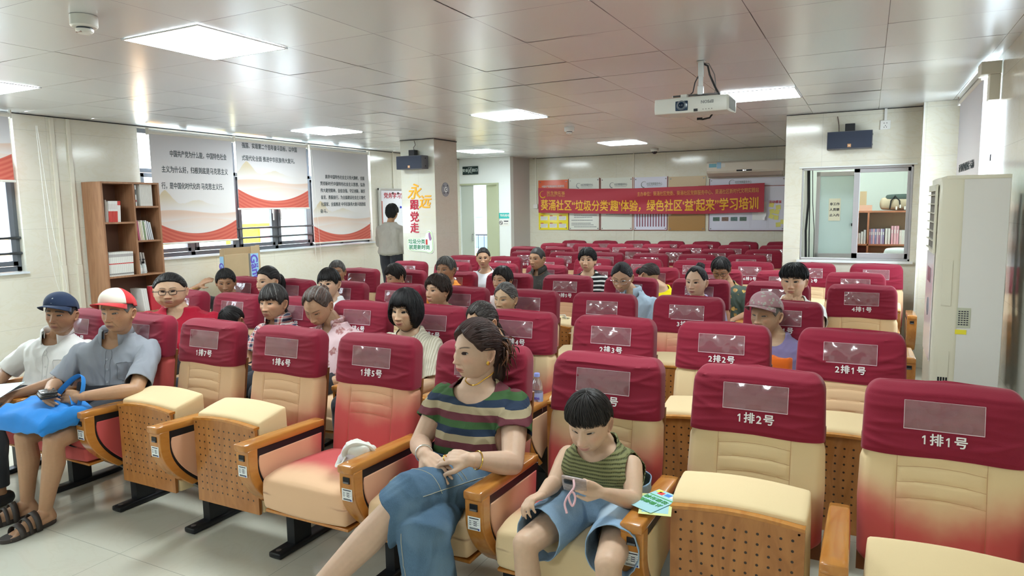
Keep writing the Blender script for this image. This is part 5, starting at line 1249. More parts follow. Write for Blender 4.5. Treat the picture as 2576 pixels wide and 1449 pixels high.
# brown wavy tuft and black-white scrunchie
rs = np.random.RandomState(3); mb = MB(); V2 = []; tuft = MB(); cl = []
for i in range(150):
    b = np.array([.030, .100, .000])+rs.normal(size=3)*[.030, .014, .030]; dirn = rs.normal(size=3)*[1.2, .8, .8]+[.3, 1.2, -.25]; dirn /= np.linalg.norm(dirn)
    P = [b]; cv = rs.normal(size=3)*.7+[0, -.2, -1.5]
    for k in range(5): dirn = dirn+cv*.34; dirn /= np.linalg.norm(dirn); P.append(P[-1]+dirn*rs.uniform(.009, .016))
    tuft.tube(P, [.0040, .0045, .0040, .0032, .002, .0006], 5, flat=.5); k = rs.uniform(); cl.append(np.tile(np.array([.035, .016, .012])*(1-k)+np.array([.17, .065, .025])*k, (30, 1)))
colmesh('curled_hair_end', W(np.concatenate(tuft.v)), tuft.f, np.concatenate(cl), HAIR, None, r0)
mb = MB(); a = np.linspace(0, 2*pi, 60); mb.tube([(.028+.034*math.cos(q)*.5, .100+.034*math.cos(q)*.7+.004*math.sin(7*q), .004+.040*math.sin(q)) for q in a], [.0135+.004*math.sin(9*q) for q in a], 10, cap=False); mb.v = [W(np.concatenate(mb.v))]
g = NG('black scrunchie with white swirl'); m_ = g.ss(g.noise(38, 1), .60, .64); g.set(Base_Color=g.mix(m_, (.02, .02, .024), (.7, .7, .68)), Roughness=.5); mb.build('scrunchie', _mats['black scrunchie with white swirl'], r0)
# --- front row: the boy
c = hcfg(skin=(.60, .40, .28), age=0, fat=.9, jaw=.12, eye=.0022, hair=(.018, .014, .013), style='boy', thick=.016, brow=.45, lip=(.50, .20, .17), smile=1.0, w=1.0, buzz=.75, mess=.004, gaze=(0, -.5), seed=9)
By = person('boy', 'small boy in an olive vest and light denim shorts playing on a phone', (-.845, 2.214, .853), 3, c, None, 1, pitch=-17, s=.90, hi=True, bx=-.838, byaw=0, sw=.165, fat=.92, sh_drop=.150, sh_back=.085,
       elbows=[(-.975, 2.20, .610), (-.675, 2.19, .602)], wrists=[(-.955, 2.05, .628), (-.735, 2.035, .680)], pelvis=(-.825, 2.32, .52), arm_r=.86, leg_r=.82, shoes=SHOE,
       hands=[dict(d=(-.35, -1, -.05), up=(-.3, .1, 1), thumb=1, s=.70, curl=(.55, .6, .65, .7)), dict(d=(-.75, -.5, .38), up=(.35, -.9, .30), thumb=-1, s=.70, curl=(.75, .85, .9, .95), tcurl=.5)],
       knees=[(-.960, 1.93, .505), (-.675, 1.93, .500)], ankles=[(-.965, 1.95, .16), (-.665, 1.95, .16)])
g = NG('olive ribbed knit'); o = g.xyz(); wv = g.math('SINE', g.math('MULTIPLY', g.math('ADD', o[2], g.math('MULTIPLY', g.noise(12, 2), .006)), 520)); h2 = g.math('SINE', g.math('MULTIPLY', o[0], 900))
k = g.ss(g.math('MULTIPLY', wv, g.math('ADD', .7, g.math('MULTIPLY', h2, .3))), -.9, .3); g.bump(k, .8, .004)
OLIVE = g.set(Base_Color=g.mix(k, (.065, .070, .025), (.20, .20, .085)), Roughness=.9); OLV2 = cloth('olive trim', (.21, .20, .09))
r1 = By['root']; mb = MB(); torso(mb, By['P'], By['S'], By['nb'], .165*.90, .95, .012, 0)
vestcut = orf(lambda V: V[:, 2] < By['P'][2]+.045, neck_cut(By['nb'], 0, .035, .078, .095, .088, -.0), *[(lambda c_, sg: (lambda V: (((V-c_)/[.047, .09, .075])**2).sum(1) < 1))(np.array(By['shs'][k])+[(-.022, .022)[k], 0, -.015], k) for k in (0, 1)])
garment('vest', r1, mb, OLIVE, .0045, 5, .004, 30, vestcut, seed=2)
c_ = By['nb']+[0, -.035, 0]-By['L']
DEN2 = denim('light washed denim', (.16, .26, .40), (.26, .37, .50), (.52, .60, .66))
shorts(By['P'], r1, By['hips'], By['kn'], DEN2, .80, .94, .018, 'denim_shorts', 0, .005, .10, .006)
# --- seated rows
def aud(key, lab, H, yaw, c, top, r, **k): return person(key, lab, H, yaw, c, top, r, trousers=k.pop('trousers', DARKT), shoes=SHOE, **k)
c = hcfg(skin=SK['light'], age=.1, fat=1.9, w=1.30, jaw=.32, eye=.0036, style='back', thick=.010, brow=.7, lip=(.45, .18, .16), smile=-.25)
A = aud('redwoman', 'heavy woman with glasses in a wine red T-shirt beside the bookshelf', (-4.600, 3.365, 1.030), 44, c, cloth('crimson jersey', (.42, .012, .035)), 2, s=1.08, bx=-4.56, byaw=22, sw=.27, fat=1.6, sh_drop=.18, arm_r=1.3, hi=True, neckline=(.06, .07, .10, .085, -.01)); glasses(A['root'], A['W'], c, rim=.0019, fwd=.006)
c = hcfg(skin=SK['brown'], age=.9, fat=.2, jaw=.12, eye=.0028, style='short', thick=.010, brow=.7, hair=(.02, .018, .018), gaze=(0, -.3))
A = aud('sunglasses', 'man with sunglasses pushed up, shielding his forehead with one hand', (-5.147, 4.330, .980), 45, c, cloth('dark polo', (.04, .035, .035)), 3, pitch=-12, elbows=[(-5.42, 4.05, .84), (-4.95, 4.15, .66)], wrists=[(-5.235, 4.13, .965), (-5.06, 4.02, .64)],
        hands=[dict(d=(.75, -.02, .42), up=(-.35, -.8, .5), thumb=1, curl=(.25, .25, .3, .35)), None]); glasses(A['root'], A['W'], c, rim=.002, dark=True, up=(.020, .080, 28))
bangle(A['root'], np.array(A['wrs'][0])*.8+np.array(A['els'][0])*.2-A['L'], (-.1, 0, 1), .032, .003, gold, 'gold_bangle')
c = hcfg(skin=SK['light'], age=0, fat=.8, style='boy', thick=.014, hair=BLK, buzz=.5, mess=.005)
aud('child', 'small black haired child with bowed head behind the row 1 seat numbered 7', (-3.960, 3.365, .845), 10, c, cloth('dark blue top', (.03, .04, .08)), 2, pitch=-42, s=.86, sw=.15, sh_drop=.16, pelvis=(-3.96, 3.36, .45))
c = hcfg(skin=SK['mid'], age=.75, fat=.1, jaw=.09, eye=.0032, style='fringe', thick=.013, hair=(.022, .018, .017), grey=.12, extra='sidepony', brow=.5, smile=-.1)
A = aud('plaid', 'woman with a dark ponytail and fringe in a red and navy plaid shirt', (-3.551, 3.365, .992), 12, c, plaid(), 2, s=1.03, hi=True, fat=.9, neckline=(.045, .06, .078, .07, -.01)); collar(A['root'], A['nb'], 0, _mats['red navy cream plaid'], r=.070)
c = hcfg(skin=SK['mid'], age=.8, fat=.5, jaw=.12, eye=.0018, style='high', thick=.012, hair=(.075, .045, .035), grey=.25, extra='bun', gaze=(0, -.5), brow=.7)
A = aud('pink', 'woman with brown hair in a bun and pale pink embroidered blouse, looking down', (-3.155, 3.365, .992), 13, c, flowers('pale pink blouse with brown flowers', (.62, .44, .46), (.32, .12, .12), (.45, .26, .24), 15, 1.15), 2, pitch=-33, s=1.06, hi=True, bx=-3.10, sw=.215, fat=1.15, sh_drop=.17, sh_back=.08, neckline=(.05, .05, .085, .07, -.01)); collar(A['root'], A['nb'], 0, _mats['pale pink blouse with brown flowers'], r=.066, h=.034, flare=.006, drop=.0)
c = hcfg(skin=SK['light'], age=.3, fat=.6, eye=.004, style='back', thick=.014, hair=BLK, extra='pony', smile=.1, seed=3)
aud('pony', 'woman with a black high ponytail and pale floral top, facing left', (-4.618, 4.330, 1.000), -3, c, flowers('white top with pale blue flowers', (.78, .80, .80), (.45, .60, .66), (.6, .7, .5), 30), 3, s=1.05)
c = hcfg(skin=SK['fair'], age=.0, fat=.5, eye=.005, style='fringe', thick=.013, hair=BLK, extra='lowbun', seed=6, brow=.9)
aud('whitetied', 'woman with black hair and side fringe in a white T-shirt', (-3.929, 4.330, 1.008), 17, c, cloth('white jersey', (.80, .82, .84)), 3, s=1.04)
c = hcfg(skin=SK['brown'], age=.8, fat=.3, eye=.003, style='short', thick=.008, hair=(.10, .09, .085), smile=.9)
aud('behindman', 'smiling man with greying hair, half hidden behind the woman in white', (-4.813, 5.430, .978), 32, c, cloth('tan shirt', (.45, .36, .26)), 4)
c = hcfg(skin=(.58, .38, .24), age=.35, fat=.6, jaw=.12, eye=.0050, style='bob', thick=.024, hair=(.009, .008, .009), smile=.5, lip=(.45, .13, .11), noears=True, mole=(-.006, .052), gaze=(.1, .05), seed=5)
A = aud('bob', 'woman with a black bob and cream ribbed knit top, slight smile', (-2.456, 3.365, .996), 6, c, None, 2, s=1.02, hi=True, sh_drop=.165, fat=1.0)
g = NG('cream ribbed knit'); o = g.xyz(); k = g.ss(g.math('SINE', g.math('MULTIPLY', o[0], 420)), -.6, .6); g.bump(k, .6, .004); CRK = g.set(Base_Color=g.mix(k, (.55, .50, .38), (.74, .69, .56)), Roughness=.9)
def retop(A, mat, sleeve=.62, neckline=(.04, .085, .08, .06, -.01), sw=.185, fat=1.0, s=1.0, off=.009, hi=True):
    mb = MB(); torso(mb, A['P'], A['S'], A['nb'], sw*s, fat, off, A['byaw']); cuts = [neck_cut(A['nb'], A['byaw'], *neckline), lambda V: V[:, 2] < A['P'][2]-.045]
    for k in (0, 1):
        e = bend(A['shs'][k], A['els'][k], sleeve+.16); cap_tube(mb, [A['shs'][k], bend(A['shs'][k], e, .5), e], [.060*s, .061*s, .058*s]); cuts.append(sleeve_cut(A['shs'][k], A['els'][k], sleeve))
    return garment('knit_top', A['root'], mb, mat, .006 if hi else .009, 5, .003, 26, orf(*cuts), seed=4)
retop(A, CRK, .85)
a = np.linspace(-2.2, 2.2, 24); N_ = A['nb']-A['L']; MB().tube(snap_ring([o for o in A['root'].children if o.name.startswith('body')][0], N_, [N_+np.array([.066*math.sin(q), -.08*math.cos(q), .040-.060*max(0, math.cos(q))]) for q in a], .008), .0016, 5).build('black_cord', BLACK, A['root'])
c = hcfg(skin=SK['mid'], age=.7, fat=.4, eye=.004, style='curl', thick=.018, hair=(.035, .022, .018), mess=.006, seed=8)
aud('curly', 'woman with short brown curls looking up to the left, olive top', (-2.861, 4.330, .990), -12, c, cloth('olive top', (.20, .21, .09)), 3, pitch=5, s=1.0)
c = hcfg(skin=SK['mid'], age=.6, fat=.5, eye=.002, style='swept', thick=.014, hair=(.02, .016, .015), mess=.006, gaze=(0, -.5), seed=10)
aud('dark48', 'woman with loose dark hair looking down by the window wall', (-4.078, 5.430, .960), -18, c, flowers('dim floral top', (.55, .55, .5), (.2, .3, .35), (.5, .4, .1), 40), 4, pitch=-18)
c = hcfg(skin=SK['brown'], age=.9, fat=.2, jaw=.13, eye=.003, style='short', thick=.013, hair=(.06, .055, .05), grey=.35, mess=.006, seed=12)
aud('greyorange', 'man with greying wavy hair in an orange shirt', (-3.493, 5.430, 1.038), 3, c, cloth('orange jersey', (.80, .28, .04)), 4, s=1.0)
c = hcfg(skin=SK['mid'], age=0, fat=.2, jaw=.06, eye=.0052, style='back', thick=.008, hair=(.018, .014, .013), brow=.6, w=.95, seed=13)
aud('girl', 'young girl with tied back hair in a white T-shirt, facing the camera', (-3.638, 6.396, 1.073), 25, c, cloth('white child jersey', (.78, .80, .84)), 5, s=.93, byaw=15, sw=.16, fat=.85)
c = hcfg(skin=SK['mid'], age=.9, fat=.4, eye=.002, style='swept', thick=.014, hair=(.02, .017, .016), mess=.004, gaze=(0, -.4), seed=14)
aud('short46', 'older woman with short black hair and a pale pink patterned shirt', (-2.896, 5.430, .962), -7, c, flowers('pink and cream shirt', (.72, .60, .58), (.45, .12, .15), (.7, .45, .45), 24), 4, roll=4)
c = hcfg(skin=(.52, .34, .20), age=1, fat=.3, jaw=.1, eye=.0032, style='parted', thick=.011, hair=(.05, .045, .042), grey=.55, extra='lowpony', smile=-.2, seed=15)
aud('elder34', 'elderly woman with grey tied hair and sallow face, third row', (-2.286, 4.330, .955), -4, c, cloth('dark grey top', (.07, .07, .08)), 3, s=.96, hi=True)
c = hcfg(skin=SK['light'], age=.6, fat=.4, eye=.002, style='high', thick=.011, hair=(.028, .022, .02), grey=.15, extra='lowpony', seed=16)
aud('dark24', 'woman in dark clothes with tied hair, just behind the woman in stripes', (-1.928, 3.365, .962), -15, c, cloth('black top', (.02, .02, .028)), 2, pitch=-24, s=.98, hi=True, bx=-1.86)
c = hcfg(skin=SK['tan'], age=.8, fat=.05, jaw=.10, eye=.0032, style='short', thick=.004, hair=(.03, .028, .027), buzz=.6, w=.95, seed=17)
A = aud('darkman', 'thin man with cropped hair in a dark patterned collared shirt', (-3.001, 6.396, 1.078), -7, c, flowers('dark olive patterned shirt', (.035, .033, .028), (.08, .07, .05), (.05, .05, .04), 40), 5, s=1.0); collar(A['root'], A['nb'], 0, _mats['dark olive patterned shirt'], r=.064, open_=.3)
c = hcfg(skin=SK['light'], age=.4, fat=.5, jaw=.14, eye=.0036, style='curl', thick=.014, hair=(.014, .013, .014), mess=.006, seed=18, brow=1.0)
aud('bwstripe', 'short haired woman in a black T-shirt with wavy white stripes', (-2.454, 6.396, 1.078), 9, c, stripes('black jersey with white stripes', [(.62, (.018, .018, .02)), (.38, (.78, .78, .76))], .040, 2, 0, .022), 5, s=.98, sleeve=.9)
c = hcfg(skin=SK['mid'], age=.1, fat=.3, jaw=.08, eye=.002, style='parted', thick=.008, hair=(.016, .016, .018), gaze=(0, -.6), brow=.7, seed=19)
A = aud('blueglasses', 'young woman with round glasses and pale blue shirt, head bowed', (-1.781, 5.430, 1.022), 6, c, cloth('pale blue shirt', (.42, .54, .66)), 4, pitch=-18, s=1.04, hi=True, bx=-1.71, sw=.20, sleeve=.85); glasses(A['root'], A['W'], c, M_('thin silver rim', (.6, .6, .62), .2, .9), rim=.0011); collar(A['root'], A['nb'], 0, _mats['pale blue shirt'], r=.066, open_=.45)
c = hcfg(skin=SK['light'], age=.1, fat=.3, eye=.002, style='back', thick=.010, hair=(.030, .022, .020), extra='lowbun', seed=20)
aud('yellow', 'woman in a bright yellow cardigan bending down, only hair and back visible', (-1.834, 6.396, .952), 76, c, cloth('bright yellow knit', (.85, .72, .01)), 5, pitch=-42, bx=-1.72, sh_drop=.17, s=.95)
c = hcfg(skin=SK['fair'], age=0, fat=.3, jaw=.07, eye=.0045, style='high', thick=.010, hair=(.012, .010, .012), extra='topbun', brow=.7, seed=21, lip=(.42, .14, .13))
aud('girlbun', 'teenage girl with a black top bun, seen between two red seats', (-1.176, 5.430, 1.003), -10, c, cloth('lilac top', (.40, .36, .55)), 4, s=.99, hi=True)
c = hcfg(skin=SK['brown'], age=.7, fat=.4, eye=.002, style='short', thick=.013, hair=(.018, .017, .018), grey=.15, mess=.006, gaze=(0, -.5), seed=22)
A = aud('floral', 'person with short hair and glasses in a green and gold floral blouse, head bowed', (-1.166, 6.396, 1.018), 2, c, flowers('green gold floral blouse', (.03, .05, .035), (.50, .32, .06), (.35, .16, .05), 18, .75), 5, pitch=-26, sleeve=.9, bx=-1.12, s=.96); glasses(A['root'], A['W'], c, rim=.0016)
c = hcfg(skin=SK['light'], age=0, fat=.3, jaw=.12, eye=.0038, style='boy', thick=.016, hair=(.010, .010, .011), mess=.012, brow=1.1, seed=23)
aud('teen', 'teenage boy with thick black hair resting his mouth on one hand', (-.467, 5.430, 1.035), -7, c, cloth('white sports shirt', (.75, .76, .72)), 4, s=1.04, hi=True, elbows=[(-.62, 5.16, .73), (-.28, 5.22, .72)], wrists=[(-.505, 5.25, .845), (-.40, 5.22, .835)], hands=[dict(d=(.12, .05, 1), up=(0, -1, 0), thumb=1, curl=(.9, .9, .95, 1)), dict(d=(-.2, .05, 1), up=(0, -1, 0), thumb=-1, curl=(.9, .9, .9, .9))])
c = hcfg(skin=(.50, .33, .21), age=1, fat=.35, jaw=.12, eye=.0026, style='short', thick=.0055, hair=(.16, .155, .15), grey=.3, smile=-.3, brow=.25, seed=24)
A = aud('purple', 'elderly woman in a pink patterned cap and purple cardigan, third row', (-.520, 4.330, .943), -21, c, cloth('purple cardigan', (.24, .20, .38)), 3, s=1.04, hi=True, bx=-.47, neckline=(.04, .065, .085, .075, -.01), sleeve=1.2)
PC = flowers('pink grey patterned cap', (.36, .20, .22), (.42, .42, .36), (.30, .30, .26), 50, .9); cap_hat(A['root'], A['W'], c, PC, PC, PC, bill=.085)
# --- man standing at the board by the pillar
c = hcfg(skin=SK['tan'], age=.5, style='curl', thick=.020, hair=(.012, .012, .013), seed=25, mess=.001)
SH = cloth('stone grey shirt', (.40, .38, .34))
person('standing', 'man in a stone grey shirt and dark trousers standing with his back to the camera', (-6.255, 8.30, 1.560), 192, c, SH, 6, s=1.0, bx=-6.30, byaw=190, sw=.20, pelvis=(-6.30, 8.30, .98), soff=.022, hem=.09, sh_drop=.205, sh_back=0, trousers=DARKT, shoes=SHOE, legs='stand',
       knees=[(-6.21, 8.32, .52), (-6.39, 8.32, .52)], ankles=[(-6.20, 8.31, .09), (-6.40, 8.31, .09)], elbows=[(-6.06, 8.34, 1.10), (-6.55, 8.36, 1.10)], wrists=[(-6.10, 8.42, .93), (-6.50, 8.44, 1.0)], sleeve=1.2, base=(-6.3, 8.3, 0), feet=[(0, 1), (0, 1)])
# ------------------------------------------------------------------ blinds with printed landscape and writing
def blind_mat(name, y0, y1, z0, z1, side=1):
    g = NG(name); o = g.xyz()
    u = g.math('DIVIDE', g.math('SUBTRACT', o[1], y0), y1-y0); v = g.math('DIVIDE', g.math('SUBTRACT', o[2], z0), z1-z0)
    if side < 0: u = g.math('SUBTRACT', 1, u)
    n = g.noise(6, 3); c = g.mix(g.ss(v, .35, .95), (.78, .76, .76), (.66, .66, .70))
    h = o[2]; ex = lambda c0, w_: g.math('POWER', 2.718, g.math('MULTIPLY', g.math('POWER', g.math('ABSOLUTE', g.math('DIVIDE', g.math('SUBTRACT', u, c0), w_)), 1.8), -1))
    hill = g.math('ADD', .40, g.math('ADD', g.math('MULTIPLY', ex(.13, .10), .17), g.math('MULTIPLY', ex(.50, .16), .07))); hill = g.math('ADD', hill, g.math('MULTIPLY', g.math('SUBTRACT', g.noise(14, 3), .5), .035))
    m = g.math('MULTIPLY', g.math('SUBTRACT', 1, g.ss(g.math('SUBTRACT', h, hill), -.003, .006)), g.math('MULTIPLY', g.ss(h, .34, .56), g.math('SUBTRACT', 1, g.ss(u, .45, .95)))); c = g.mix(g.math('MULTIPLY', m, .8), c, (.66, .55, .33))
    for z0_, am, cc in ((.335, .7, (.72, .47, .33)), (.245, .55, (.78, .60, .50)), (.175, .5, (.80, .70, .64))):
        w1 = g.math('ADD', z0_, g.math('MULTIPLY', g.math('SINE', g.math('ADD', g.math('MULTIPLY', u, 5.5), z0_*20)), .022)); m = g.math('MULTIPLY', g.math('SUBTRACT', 1, g.ss(g.math('SUBTRACT', h, w1), -.004, .010)), g.ss(h, z0_-.13, z0_)); c = g.mix(g.math('MULTIPLY', m, am), c, cc)
    q_ = g.math('SUBTRACT', u, .5); rib = g.math('ADD', .095, g.math('MULTIPLY', g.math('MULTIPLY', q_, q_), .56))
    d = g.math('SUBTRACT', h, rib); fold = g.math('SINE', g.math('MULTIPLY', g.math('ADD', d, g.math('MULTIPLY', u, .05)), 150)); rc_ = g.mix(g.math('ADD', .5, g.math('MULTIPLY', fold, .35)), (.55, .10, .075), (.68, .19, .14))
    c = g.mix(g.math('SUBTRACT', 1, g.ss(d, 0, .004)), c, rc_)
    return g.set(Base_Color=c, Roughness=.7, Specular_IOR_Level=.2)
GTX = M_('dark grey lettering', (.05, .07, .08), .6)
def blind(name, x, y0, y1, z0, z1, lab, lines, size, rows, face=1, mat=None):
    r = empty('roller_blind', (x, y0, z0), 0, lab, 'blind', 'printed roller blinds')
    m = blind_mat(name, 0, y1-y0, 0, z1-z0, face); sx = 1 if face > 0 else -1
    MB().box(-.001, .001, 0, y1-y0, 0, z1-z0).build('printed_fabric', m, r, smooth=False)
    MB().tube([(0, -.01, 0), (0, y1-y0+.01, 0)], .011, 8).build('bottom_rail', M_('ivory rail', (.78, .76, .70), .4), r)
    MB().tube([(-.01*sx, -.01, z1-z0+.01), (-.01*sx, y1-y0+.01, z1-z0+.01)], .022, 12).box(-.02, .02, -.02, -.01, z1-z0-.02, z1-z0+.05).box(-.02, .02, y1-y0+.01, y1-y0+.02, z1-z0-.02, z1-z0+.05).build('roller', M_('ivory rail', (.78, .76, .70), .4), r)
    for (t, yy, zz, wd) in lines:
        text_obj('printed_text', t, size, GTX, r, (face_px(.0016, yy, zz) if face > 0 else face_mx(-.0016, yy, zz)), bold=.0010, extrude=.0002, width=wd)
    return r
H1 = 2.436-1.276
blind('printed blind one', -6.72, 4.80, 5.86, 1.276, 2.44, 'largest printed roller blind, nearest the bookshelf, with three lines of writing', [('中国共产党为什么能，中国特色社会', .60, .96, .74), ('主义为什么好，归根到底是马克思主义', .55, .79, .86), ('行，是中国化时代化的 马克思主义行。', .52, .615, .80)], .076, 3)
blind('printed blind two', -6.72, 5.915, 7.08, 1.640, 2.45, 'shorter middle printed roller blind, drawn up to show the window below', [], .05, 2)
r_ = [o for o in bpy.data.objects if o.name.startswith('roller_blind')][-1]
for t, yy, zz, wd in (('强国、实现第二个百年奋斗目标，以中国', .545, .755, .90), ('式现代化全面 推进中华民族伟大复兴。', .53, .605, .86)): text_obj('printed_text', t, .070, GTX, r_, face_px(.0016, yy, zz), bold=.0010, extrude=.0002, width=wd)
L3 = [('高举中国特色社会主义伟大旗帜，全面', .69, .905, .84), ('贯彻新时代中国特色社会主义思想，弘扬', .64, .810, .95), ('伟大建党精神，自信自强、守正创新，踔厉', .64, .715, .95), ('奋发、勇毅前行，为全面建设社会主义现代', .64, .620, .95), ('化国家、全面推进 中华民族伟大复兴而团结', .64, .525, .95), ('奋斗。', .23, .43, .14)]
blind('printed blind three', -6.72, 7.155, 8.36, 1.162, 2.435, 'printed roller blind farthest back, with six lines of small writing', L3, .060, 6)
blind('printed blind four', -6.72, 2.40, 3.47, 1.905, 2.47, 'printed roller blind cut off by the left picture edge', [], .05, 0)
blind('printed blind right', .655, 5.67, 7.02, 1.20, 2.42, 'pinkish printed roller blind on the right hand window', [('习近平新时代中国特色社会 不忘初心', .70, .66, .95), ('高举中国特色社会主义 伟大旗帜，坚', .70, .50, .95), ('持以人民为中心', .60, .34, .70)], .07, 3, -1)
rb = empty('blind_headbox', (.655, 5.42, 2.40), 0, 'ivory control box at the near end of the right hand blind', 'blind motor box'); MB().box(-.05, .06, -.02, .14, 0, .08).build('box', IVORY, rb, smooth=False, bevel=.004); MB().box(.0, .06, -.01, .08, -.16, 0).build('cover', IVORY, rb, smooth=False, bevel=.004); MB().box(-.012, .012, .14, 1.62, .05, .09).build('head_rail', M_('silver rail', (.7, .7, .68), .3, .6), rb, smooth=False)
for i, (p, lab, par) in enumerate((([(-6.66, 3.66, 2.40), (-6.66, 3.68, 1.35), (-6.66, 3.72, .95), (-6.66, 3.76, .90), (-6.66, 3.80, .96), (-6.66, 3.73, 1.4), (-6.66, 3.67, 2.40)], '', 'cut off by the left'), ([(-6.69, 7.13, 2.42), (-6.69, 7.13, 1.2), (-6.69, 7.16, .92), (-6.69, 7.22, .90), (-6.69, 7.24, .98), (-6.69, 7.15, 2.42)], '', 'middle printed'))):
    rb_ = [o for o in bpy.data.objects if o.name.startswith('roller_blind') and par in o['label']][0]
    MB().tube([np.array(q)-np.array(rb_.location) for q in spath(p, 5)], .0019, 6).build('blind_cord', WHITE_PL, rb_)
# ------------------------------------------------------------------ bookshelf
SHW = M_('walnut laminate', (.36, .19, .10), .45, noise=.12, nscale=6); 
g = NG('oak laminate'); wv = g.noise(2.5, 5, g.map((6, 6, .7)), 2); OAKL = g.set(Base_Color=g.mix(g.ss(wv, .35, .65), (.42, .22, .12), (.34, .165, .085)), Roughness=.4)
bs = empty('bookshelf', (-6.83, 4.12, 0), 0, 'tall brown bookshelf against the left wall, filled with white and red books', 'bookshelf')
t = .018; D, Wd, Ht = .30, .615, 1.915
MB().box(0, D, 0, t, 0, Ht).build('side_panel', OAKL, bs, smooth=False); MB().box(0, D, Wd-t, Wd, 0, Ht).build('side_panel', OAKL, bs, smooth=False)
MB().box(0, D, t, Wd-t, Ht-t, Ht).build('top_panel', OAKL, bs, smooth=False); MB().box(0, .008, t, Wd-t, 0, Ht-t).build('back_panel', M_('brown backing', (.20, .10, .065), .6), bs, smooth=False)
mid = .335; MB().box(.01, D-.004, mid-.009, mid+.009, .985, Ht-t).build('divider', OAKL, bs, smooth=False)
LS, RS = (1.545, ), (1.665, 1.335)
for z in (1.515,): MB().box(.01, D-.003, t, mid-.009, z-.009, z+.009).build('shelf', OAKL, bs, smooth=False)
for z in (1.67, 1.325): MB().box(.01, D-.003, mid+.009, Wd-t, z-.009, z+.009).build('shelf', OAKL, bs, smooth=False)
for z in (.985, .60, .25): MB().box(.01, D-.003, t, Wd-t, z-.009, z+.009).build('shelf', OAKL, bs, smooth=False)
def book(x, y, z, th, h, d, colr, band=None, tilt=0, lab='', group=None, name='book', spine=None):
    r = empty(name, (-6.53+x, 4.12+y, z), 0, lab, 'book', group); m = M_('book %.2f %.2f %.2f' % colr, colr, .5)
    r.rotation_euler = (math.radians(tilt), 0, 0)
    MB().box(-d, 0, 0, th, 0, h).build('cover', m, r, smooth=False)
    MB().box(-d+.003, -.004, .001, th-.001, h, h+.0006).build('pages', M_('paper', (.85, .84, .78), .7), r, smooth=False)
    if band:
        for (a, b, cc) in band: MB().box(-.0005, .0006, .0004, th-.0004, h*a, h*b).build('spine_band', M_('band %.2f %.2f %.2f' % cc, cc, .5), r, smooth=False)
RED, WHT = (.62, .04, .03), (.82, .81, .78)
ordn = ['first', 'second', 'third', 'fourth', 'fifth', 'sixth', 'seventh', 'eighth', 'ninth', 'tenth', 'eleventh', 'twelfth', 'thirteenth', 'fourteenth']
for k in range(2): book(-.02, .035+k*.014, 1.524, .011, .215-.02*k, .18, (.5, .45, .40), None, -3, '%s dull grey book at the left end of the upper left shelf' % ['outer', 'inner'][k], 'grey books, upper left shelf')
for k in range(8): book(-.02, .066+k*.0155, 1.524, .0145, .205, .18, WHT, [(.0, .52, RED), (.62, .86, (.75, .70, .68))] if k < 6 else [(.80, 1.0, RED)], -3, '%s red and white book on the upper left shelf' % ordn[k], 'red and white books, upper left shelf')
book(-.10, .20, 1.524, .006, .20, .15, (.80, .82, .90), [(.3, .7, (.6, .1, .1))], -9, 'white book leaning with its cover showing on the upper left shelf')
book(-.012, .355, 1.679, .012, .205, .16, (.84, .84, .82), [(.55, .8, (.1, .1, .1)), (.2, .3, (.45, .1, .1))], 0, 'white portrait covered book at the left of the top right shelf')
for k in range(8): book(-.02, .415+k*.0165, 1.679, .0155, .225, .18, (.80, .79, .75), [(.1, .9, (.74, .72, .68))], 0, '%s plain white book on the top right shelf' % ordn[k], 'white books, top right shelf')
for k in range(6): book(-.02, .365+k*.017, 1.334, .013, .20-.008*(k % 3), .17, [(.55, .12, .22), (.80, .60, .55), (.75, .68, .50), (.80, .78, .70), (.25, .35, .20), (.82, .80, .76)][k], None, 5, ['magenta', 'salmon', 'tan', 'ivory', 'green', 'white'][k]+' leaning book on the middle right shelf', 'mixed books, middle right shelf')
for k in range(3): book(-.03, .485+k*.02, 1.334, .010, .20-.01*k, .17, (.74, .76, .80), None, 9, '%s pale folder leaning on the middle right shelf' % ordn[k], 'pale folders, middle right shelf')
for k in range(13): book(-.02, .03+k*.0195, .994, .0185, .235, .18, (.80, .80, .76), [(.50, .54, RED), (.06, .12, (.3, .3, .3)), (.80, .92, (.45, .42, .42))], -2, '%s white book with a red line, third left shelf' % ordn[k], 'white books with a red line, third shelf')
for k in range(5): book(-.10, .36+k*.028, .994, .014, .225-.004*k, .15, (.74, .72, .69), None, 7, '%s grey white booklet behind the two pump bottles' % ordn[k], 'booklets behind the pump bottles')
for k in range(8): book(-.02, .03+k*.022, .609, .019, .205, .18, (.80, .79, .75) if k not in (4, 5) else (.80, .78, .74), [(.0, .9, (.65, .25, .18))] if k in (4, 5) else [(.2, .85, (.70, .68, .64))], 0, '%s book on the fourth shelf above the red cap' % ordn[k], 'books, fourth shelf')
for k in range(3): book(-.02, .37+k*.02, .609, .018, .23, .18, (.82, .80, .78), None, 6, '%s white folder on the fourth shelf, beside the red board' % ordn[k], 'white folders, fourth shelf')
book(-.01, .44, .609, .14, .25, .05, (.55, .03, .05), None, 0, 'wine red box file on the fourth shelf of the bookshelf', name='box_file')
